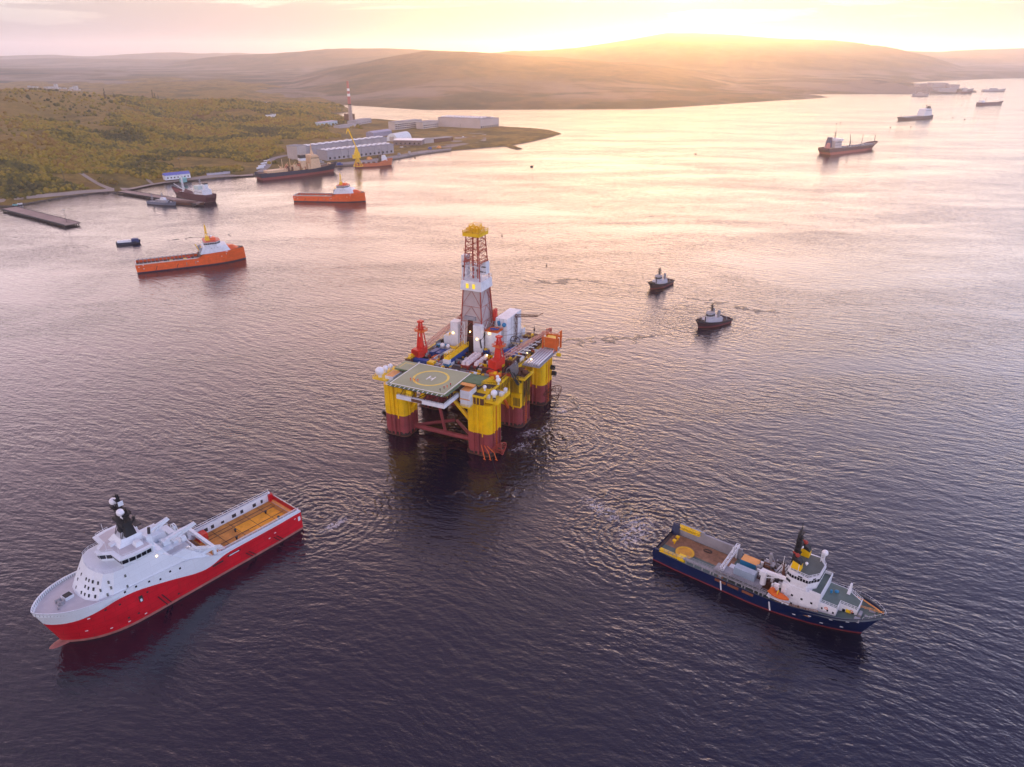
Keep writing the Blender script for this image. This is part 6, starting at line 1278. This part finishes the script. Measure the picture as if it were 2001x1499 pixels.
b = MB(); p = gz(134, 381); e = empty('utility_pole', p, label='tall dark wooden utility pole on the left shore bank', cat='pole'); b.tube((0, 0, -1), (-1, 0, 23), .4, 6, .25); b.build('pole', M['dark'], e); b = MB(); b.box(-2.6, .6, -.15, .15, 21, 21.4); b.build('crossarm', M['dark'], e)
lamp_post(gz(357, 352), 21, 'thin dark lamp mast beside the blue roofed house')
lamp_post(gz(683, 318)+Vector((0, 0, .5)), 32, 'thin tall lamp mast on the quay left of the yellow crane')
def shed(nm, a, c, dep, h, label, mw, mr, z=2.9, gable=0.0, win=None, sky=0, cat='building', group=None, door=None, cols=0):
    A = G(*a, z); B = G(*c, z); d = B-A; L = math.hypot(d.x, d.y); e = empty(nm, (A.x, A.y, z-.1), math.atan2(d.y, d.x), label=label, cat=cat, group=group)
    MB().box(0, L, 0, dep, 0, h).build('wall', mw, e)
    b = MB(); o = .4
    if gable: b.add([(-o, -o, h), (L+o, -o, h), (L+o, dep+o, h), (-o, dep+o, h), (-o, dep/2, h+gable), (L+o, dep/2, h+gable)], [(0, 1, 5, 4), (3, 4, 5, 2), (0, 4, 3), (1, 2, 5), (3, 2, 1, 0)])
    else: b.box(-o, L+o, -o, dep+o, h, h+.5)
    rf = b.build('roof', mr, e)
    for k in range(sky):
        x = L*(k+.5)/sky
        for j in range(2): MB().cb((x, dep*(.3+.32*j), h+.5), (L/sky*.5, dep*.13, 1.3)).build('skylight', M['wclean'], rf)
    for (z0, z1, n, f) in (win or []): windows(e, [(1, 0), (L-1, 0)], z0, z1, [n], m=M['glass'], fill=f)
    for k in range(cols): MB().box(L*k/cols, L*k/cols+.5, -.5, -.02, 0, h).build('pilaster', M['grey'], e)
    return e
wg = mat('shed_wall_grey', (.36, .34, .36), .8, var=.2, vscale=.06, streak=.2); wr = mat('shed_roof_grey', (.25, .25, .28), .8, var=.25, vscale=.05); wb2 = mat('wall_beige', (.46, .41, .38), .8, var=.2, vscale=.05)
shed('warehouse', (590, 309), (757, 287), 26, 17, 'long grey warehouse with white rooflights, rear one of the two behind the crane', wg, wr, sky=13, cat='warehouse', win=[(3, 6, 14, .5)], group='long grey warehouses', cols=12)
shed('warehouse', (640, 315), (770, 300), 30, 15.5, 'long grey warehouse with rooflights and windowed front, nearest behind the yellow crane', wg, wr, sky=13, cat='warehouse', win=[(2.5, 5.5, 15, .4)], group='long grey warehouses', cols=10)
shed('warehouse', (583, 314), (600, 311), 22, 22, 'tall plain beige end block at the left of the long warehouses', wb2, wr, cat='warehouse')
wl = mat('long_hall_wall', (.45, .40, .39), .85, var=.15, vscale=.04)
shed('long_hall', (856, 248), (938, 251.5), 60, 21, 'very long pale hall with pitched rooflights on the headland, left half', wl, wr, z=3.4, sky=13, cat='hall', group='halls on the headland')
shed('long_hall', (938.5, 251.5), (975, 247), 60, 19, 'right end hall with dark doors of the long pale building on the headland', wl, wr, z=3.4, sky=5, cat='hall', win=[(.5, 5, 10, .5)], group='halls on the headland')
shed('office_block', (772, 255), (825, 249), 20, 17, 'pale five storey office block with window bands left of the long hall', wb2, wr, z=3.4, cat='building', win=[(3, 4.6, 12, .8), (7, 8.6, 12, .8), (11, 12.6, 12, .8)])
shed('office_block', (827, 253), (857, 249), 20, 15, 'lower pale block with window rows between the office and long hall', wb2, wr, z=3.4, cat='building', win=[(2.5, 4, 8, .7), (7, 8.5, 8, .7)])
shed('flat_building', (769, 284), (824, 284.5), 34, 9, 'low dark walled building with white flat roof in front of the arched hangar', mat('wall_dark', (.17, .13, .14), .8), M['white'], z=3.4, cat='building', win=[(2, 5, 6, .3)])
e = shed('flat_building', (830, 281), (848, 279), 16, 8, 'small beige building right of the low white roofed one', wb2, wr, z=3.4); shed('flat_building', (850, 279), (885, 275), 18, 7, 'brown low building near the shore, right of the small beige one', M['brown'], wr, z=3.4)
shed('flat_building', (730, 269), (766, 264), 20, 9, 'long lavender grey shed left of the arched hangar', mat('lav_wall', (.25, .25, .34), .7), mat('lav_roof', (.36, .36, .47), .7), z=3.4, gable=3)
shed('flat_building', (629, 250), (660, 246), 18, 11, 'white and turquoise building at the forest edge left of the chimney', mat('turq_wall', (.40, .52, .58), .7), mat('lilac_roof', (.45, .42, .55), .7), z=6, cat='building', win=[(5, 7, 5, .5)])
shed('flat_building', (664, 253), (697, 248), 16, 7, 'low grey building just below the tall chimney', wg, wr, z=5); shed('flat_building', (696, 246), (726, 240), 22, 10, 'grey building with small windows right of the chimney', wg, wr, z=4.5, win=[(3, 4.5, 6, .5)])
shed('boiler_house', (684, 237), (694, 236), 20, 16, 'dark small boiler house at the chimney foot', M['brown'], M['dark'], z=4.5)
def car(p, rz, m, label, van=False):
    e = empty('parked_car', p, rz, label=label, cat='car' if not van else 'van', group='vehicles on the shore')
    h = 1.9 if van else 1.0; b = MB(); b.box(-2.4, 2.4, -.95, .95, .35, h); b.build('body', m, e)
    b = MB(); b.box(-1.6, 1.1, -.85, .85, h, h+.65, top=(.4, .15)); b.build('cabin', M['glass'], e)
    for x in (-1.5, 1.5):
        for y in (-.85, .85): b = MB(); b.tube((x, y-.12, .35), (x, y+.12, .35), .35, 8); b.build('wheel', M['black'], e)
for i, (px, py) in enumerate([(608, 322), (628, 319), (648, 326), (664, 323), (722, 312), (742, 309), (780, 304), (800, 300.5), (840, 292), (858, 290)]):
    m_ = [M['brown'], M['grey'], wb2, M['blue'], M['orangel']][i % 5]; e = empty('cargo_stack', G(px, py, 2.92), R(15*i), label='%s cargo stack on the quay, %s counted from the left' % (['rusty brown', 'grey', 'beige', 'blue', 'orange'][i % 5], ['first', 'second', 'third', 'fourth', 'fifth', 'sixth', 'seventh', 'eighth', 'ninth', 'tenth'][i]), cat='cargo', group='cargo stacks along the quay')
    b = MB(); b.cb((0, 0, .3), (9, 4, 2.2)); b.cb((-1, 0, 2.5), (5, 3.6, 1.8)); b.build('crates', m_, e); b = MB(); b.box(-4.6, 4.6, -2, -1.6, 0, .3); b.box(-4.6, 4.6, 1.6, 2, 0, .3); b.build('pallet', M['brown'], e)
for i, (px, py) in enumerate([(575, 335), (742, 313.5), (815, 300), (880, 289), (870, 262), (900, 258)]): lamp_post(Vector(G(px, py, 3)), 17, 'thin lamp mast on the quay and yard, %s from the left' % ['first', 'second', 'third', 'fourth', 'fifth', 'sixth'][i], 'lamp masts of the port')
for i, (px, py) in enumerate([(785, 288.5), (792, 287.8), (760, 291), (905, 268), (838, 262)]): car(Vector(G(px, py, 3.45)), R(25*i), [M['white'], M['dark'], M['red'], M['white'], M['grey']][i], ['white lorry cab in front of the low white roofed building', 'dark car beside the white cab at the low building', 'red car left of the low white roofed building', 'white van alone on the headland yard', 'grey car in front of the office block'][i], i in (0, 3))
# arched hangar
A = G(777, 277.5, 3.4); B = G(826, 272.5, 3.4); d = B-A; L = math.hypot(d.x, d.y)*.62; e = empty('arched_hangar', (A.x, A.y, 3.3), math.atan2(d.y, d.x)+.35, label='white arched fabric hangar behind the low white roofed building', cat='hangar')
b = MB(); arc = [(13*math.cos(math.pi*k/12), 15*math.sin(math.pi*k/12)) for k in range(13)]
b.hull([(0, 13+y, z) for y, z in arc], [(L*1.35, 13+y, z) for y, z in arc]); b.build('shell', mat('hangar_white', (.72, .76, .76), .7), e, smooth=True, angle=40); MB().box(-.3, -.05, 8, 18, 0, 9).build('door', wb2, e)
# chimney with red and white bands
p = gz(686, 238, 5); e = empty('factory_chimney', p, label='tall factory chimney with red and white bands above the port', cat='chimney'); b = MB(); z = -2; r0_, r1_ = 5.2, 2.6; hh = 92
for i, (zt, m_) in enumerate([(38, 0), (41, 3), (58, 2), (64, 1), (70, 2), (76, 1), (84, 2), (92, 2)]): b.mat(m_).tube((0, 0, z), (0, 0, zt), lerp(r0_, r1_, (z+2)/94), 14, lerp(r0_, r1_, (zt+2)/94), cap=(i == 7)); z = zt
b.build('stack', [mat('chimney_grey', (.34, .28, .27), .8, streak=.3), M['white'], mat('chimney_red', (.42, .12, .11), .7), M['brown']], e, smooth=True); b = MB(); b.torus((0, 0, 40), 5.0, .5, 'z', 14, 4); b.torus((0, 0, 90), 3.2, .4, 'z', 14, 4); b.build('gallery', M['dark'], e)
# shore houses
shed('house', (324, 352.5), (373, 347.5), 12, 6, 'white long house with blue roof beside the shore road', M['white'], mat('roof_blue', (.14, .16, .48), .6), z=4, gable=3, cat='house', win=[(2, 3.6, 7, .4)])
shed('shed', (357, 357), (366, 355.5), 6, 5, 'small turquoise shed by the water in front of the blue roofed house', mat('turquoise', (.22, .45, .42), .7), mat('turq_roof', (.30, .55, .50), .7), z=2.6, gable=1.5, cat='shed')
shed('shed', (405, 343), (450, 339), 6, 2.6, 'long low pale storage row along the shore road', mat('lav_pale', (.5, .48, .56), .7), wr, z=4, cat='shed')
car(gz(26, 389), .2, mat('car_teal', (.18, .45, .45), .4), 'pale teal van, left one of the two by the shore road', True); car(gz(36, 388), .2, M['white'], 'white and teal van, right one of the two by the shore road', True)
car(gz(386, 348), .1, M['dark'], 'dark car parked on the shore road right of the blue roofed house'); car(gz(400, 346.5), .1, M['dark'], 'dark car farther right on the shore road')
for i, (px, py) in enumerate([(546, 310), (556, 307.5), (566, 308), (578, 304.5), (590, 306), (575, 309.5)]):
    e = empty('shipping_container', G(px, py, 2.92), R(20+i*7), label=['leftmost blue container of the heap left of the warehouses', 'blue container, second from left in the quay heap', 'blue container in the middle front of the quay heap', 'blue container in the middle back of the quay heap', 'rightmost blue container of the quay heap', 'pale blue topped container at the front of the heap'][i], cat='container', group='blue containers on the quay')
    MB().cb((0, 0, 0), (13, 5.6, 3.2)).build('shell', M['blue'] if i != 2 else mat('cont_mid_blue', (.06, .16, .42), .5), e); MB().cb((0, 0, 3.2), (12.6, 5.2, .15)).build('lid', M['white'] if i in (1, 5) else M['blue'], e)
for i, (px, py) in enumerate([(512, 327), (517, 322), (522, 317.5), (509, 331), (527, 314.5)]):
    e = empty('tank_trailer', G(px, py, 3.3), R(62 if i != 4 else 20), label='white tank trailer parked left of the blue containers, '+['second from the front', 'middle one', 'second from the back', 'front one nearest the water', 'turned one at the back'][i], cat='trailer', group='white tank trailers on the quay')
    b = MB(); b.tube((-6.5, 0, 2.2), (6.5, 0, 2.2), 1.5, 10); b.build('tank', M['white'], e); b = MB(); b.box(-6, 6, -1.2, 1.2, .5, .9); b.build('chassis', M['dark'], e)
for i, (px, py, w, h, lb) in enumerate([(1806, 176, 55, 26, 'pale block leftmost at the far port'), (1836, 177.5, 70, 32, 'pale tall block in the middle of the far port'), (1864, 178, 45, 26, 'pale block right of the middle at the far port'), (1852, 181, 80, 16, 'low pale hall at the waterfront of the far port')]):
    p = G(px, py, 3); e = empty('port_building', (p.x-w/2, p.y, 2), .1, label=lb, cat='building', group='far port buildings'); MB().box(0, w, 0, 40, 0, h).build('wall', mat('far_wall', (.42, .38, .38), .8), e); MB().box(-1, w+1, -1, 41, h, h+1).build('roof', wr, e)
rq = random.Random(8)
for i in range(13):
    px = [38, 44, 52, 70, 76, 83, 92, 97, 108, 118, 122, 130, 136][i]; r_d = 3750+rq.uniform(-120, 120); az = math.atan((px-1000.5)/FH); x, y = r_d*math.sin(az), r_d*math.cos(az); z = th(x, y)
    e = empty('apartment_block', (x, y, z-1), rq.uniform(-.4, .4), label='tiny white apartment block in the far left town, number %s from the left' % ['one', 'two', 'three', 'four', 'five', 'six', 'seven', 'eight', 'nine', 'ten', 'eleven', 'twelve', 'thirteen'][i], cat='building', group='far town blocks beyond the hill'); w = rq.uniform(8, 16); h = rq.uniform(5, 9) if i not in (6, 11) else 22
    MB().box(-w/2, w/2, -6, 6, 0, h).build('wall', mat('town_wall', (.42, .42, .44), .8), e); MB().box(-w/2-.3, w/2+.3, -6.3, 6.3, h, h+.6).build('roof', wr, e)
for i, (px, py, lb) in enumerate([(524, 217, 'small pale house, nearer one in the forest clearing'), (533, 219, 'small pale house at the right of the forest clearing'), (416, 203, 'long white shed far left on the forested plateau'), (505, 203, 'white low building on the plateau behind the clearing')]):
    p = gz(px, py, 20); w = (14, 12, 50, 60)[i]; e = empty('plateau_house', p, .2, label=lb, cat='house', group='pale houses on the plateau'); MB().box(-w/2, w/2, -5, 5, -1, 7).build('wall', M['white'], e); MB().box(-w/2-.3, w/2+.3, -5.3, 5.3, 7, 7.6).build('roof', wr, e)
# ---------------- vegetation ----------------
def veg_mat():
    m = bpy.data.materials.new('autumn_foliage'); m.use_nodes = True; t = NT(m.node_tree); t.t.nodes.clear()
    g_ = t.n('ShaderNodeNewGeometry'); n = t.noise(g_.outputs['Position'], .009, 5, .6, .4)
    k = t.m('ADD', t.m('MULTIPLY', n, .88), t.m('MULTIPLY', g_.outputs['Random Per Island'], .12))
    c = t.ramp(k, [(.36, (.055, .052, .02)), (.45, (.13, .11, .022)), (.53, (.30, .215, .025)), (.61, (.22, .12, .03)), (.69, (.36, .26, .04))])
    b = t.n('ShaderNodeBsdfPrincipled', ins={'Base Color': c, 'Roughness': .9, 'Specular IOR Level': .1}); t.link(b.outputs[0], t.n('ShaderNodeOutputMaterial').inputs[0]); return m
vm_ = veg_mat()
bmi = bmesh.new(); bmesh.ops.create_icosphere(bmi, subdivisions=1, radius=1); IV = np.array([v.co[:] for v in bmi.verts]); IF = np.array([[v.index for v in f.verts] for f in bmi.faces]); bmi.free()
def forest(n, rmin, rmax, s0, s1, name, label, seed):
    rs = np.random.RandomState(seed); az = np.radians(rs.uniform(-41, -8, n*3)); r = np.exp(rs.uniform(np.log(rmin), np.log(rmax), n*3)); x = np.sin(az)*r; y = np.cos(az)*r; z = near_h(x, y)
    dn = fbm(x, y, 120, 3); ok = (z > 5.2+2*dn) & (dn > -.36) & ((z < 56+40*dn) | (rs.rand(n*3) < .12))
    px = 1000.5+FH*x/y; ok &= ~((px > 572+160*dn) & (r < 1480)); ok &= ~((px > 628+200*dn) & (r < 1720)); ok &= ~((px > 600) & (px < 745) & (r > 1650) & (r < 1960) & (rs.rand(n*3) < .75))
    i = np.where(ok)[0][:n]; x, y, z = x[i], y[i], z[i]; k = len(i); sc = (s0+(s1*1.5-s0)*rs.beta(1.2, 3.2, k))*(.8+.35*(r[i]/1500))
    a = rs.uniform(0, 6.28, k); V = IV[None]*(1+.45*(rs.rand(k, len(IV))-.5))[:, :, None]; ca, sa = np.cos(a)[:, None], np.sin(a)[:, None]
    X = (V[..., 0]*ca-V[..., 1]*sa)*sc[:, None]+x[:, None]; Y = (V[..., 0]*sa+V[..., 1]*ca)*sc[:, None]+y[:, None]; Z = V[..., 2]*sc[:, None]*rs.uniform(.7, 1.25, k)[:, None]+z[:, None]+sc[:, None]*.45
    VV = np.stack([X, Y, Z], -1).reshape(-1, 3); FF = (IF[None]+(np.arange(k)*len(IV))[:, None, None]).reshape(-1, 3)
    me = bpy.data.meshes.new(name); me.vertices.add(len(VV)); me.vertices.foreach_set('co', VV.ravel()); me.loops.add(FF.size); me.loops.foreach_set('vertex_index', FF.ravel().astype(np.int32)); me.polygons.add(len(FF)); me.polygons.foreach_set('loop_start', np.arange(0, FF.size, 3, dtype=np.int32)); me.polygons.foreach_set('loop_total', np.full(len(FF), 3, dtype=np.int32)); me.update(); me.validate()
    me.materials.append(vm_); o = bpy.data.objects.new(name, me); C.objects.link(o); tag(o, label, 'forest', kind='stuff')
forest(42000, 850, 2500, 1.1, 2.9, 'autumn_birch_scrub', 'low autumn birch scrub covering the hill on the left', 1)
def tree(p, h, w, label, conifer=False, grp='single trees on the left land'):
    e = empty('pine_tree' if conifer else 'bush', p, random.uniform(0, 6), label=label, cat='tree' if conifer else 'bush', group=grp); b = MB(); b.tube((0, 0, -.5), (0, 0, h*.8), h*.03+.1, 6, .06); b.build('trunk', M['brown'], e); b = MB()
    for k in range(70 if conifer else 46):
        t = random.random(); a = random.uniform(0, 6.28); rr_ = w*((1-t)**.9 if conifer else math.sqrt(max(.05, 1-(2*t-1)**2)))*random.uniform(.3, 1); z = h*(.15+.85*t); c = Vector((rr_*math.cos(a), rr_*math.sin(a), z)); s_ = w*.3
        u = Vector([random.uniform(-1, 1) for _ in range(3)])*s_; v = Vector([random.uniform(-1, 1) for _ in range(3)])*s_; b.add([c-u, c-v, c+u, c+v], [(0, 1, 2, 3)])
    b.build('crown', mat('conifer_dark', (.045, .045, .025), .9) if conifer else vm_, e)
for px, py, h, lb in ((209, 205, 24, 'tall dark conifer, left one of the pair on the ridge'), (226, 206, 13, 'short dark conifer right of the tall one on the ridge'), (303, 210, 24, 'tall dark conifer, left one of the right pair on the ridge'), (307, 211, 18, 'dark conifer in the middle of the right group on the ridge'), (313, 211, 15, 'small dark conifer at the right of the right group')):
    tree(gz(px, py, 60), h, h*.16, lb, True)
for i, (px, py, h) in enumerate([(198, 374, 5), (203, 374, 7), (210, 373, 4), (219, 373, 5), (224, 372, 7), (229, 372, 6), (42, 393, 4), (50, 390, 3.6), (300, 356, 3), (348, 357, 4), (372, 353, 4)]):
    tree(gz(px, py), h, h*.55, ['round bush leftmost in the clump before the second pier', 'tallest bush in the left part of the clump before the second pier', 'low bush third in the clump before the second pier', 'bush fourth in the clump before the second pier', 'tall bush in the right part of the clump before the second pier', 'rightmost bush of the clump before the second pier', 'bush at the root of the long left pier', 'small bush above the root of the left pier', 'small bush on the bank between the piers and blue roofed house', 'bush left of the turquoise shed', 'bush right of the turquoise shed'][i], False, 'bushes along the shore')
# boulders of the revetment
b0 = None; rb = random.Random(2); ps = []
for k in range(420):
    a, c = NEAR_PX[rb.choice([1, 2, 3, 4, 5, 6, 7, 8, 9, 10, 11])], None
    i = NEAR_PX.index(a); c = NEAR_PX[i+1]; t = rb.random(); p = G(lerp(a[0], c[0], t), lerp(a[1], c[1], t)); ps.append((p.x+rb.uniform(-1, 1), p.y+rb.uniform(0, 4), rb.uniform(.5, 1.5)))
b = MB()
for x, y, s_ in ps:
    vs = [(x+v[0]*s_*rb.uniform(.6, 1.2), y+v[1]*s_*rb.uniform(.6, 1.2), .3+v[2]*s_*rb.uniform(.5, 1)) for v in IV[::1]]; b.add(vs, [tuple(f) for f in IF])
b.build('shore_rocks', mat('shore_rock', (.13, .11, .10), .9, var=.4), kind='stuff', label='rough dark boulders along the waterline of the left shore')
haze(8.0e-5, .8, (.81, .87, .99))
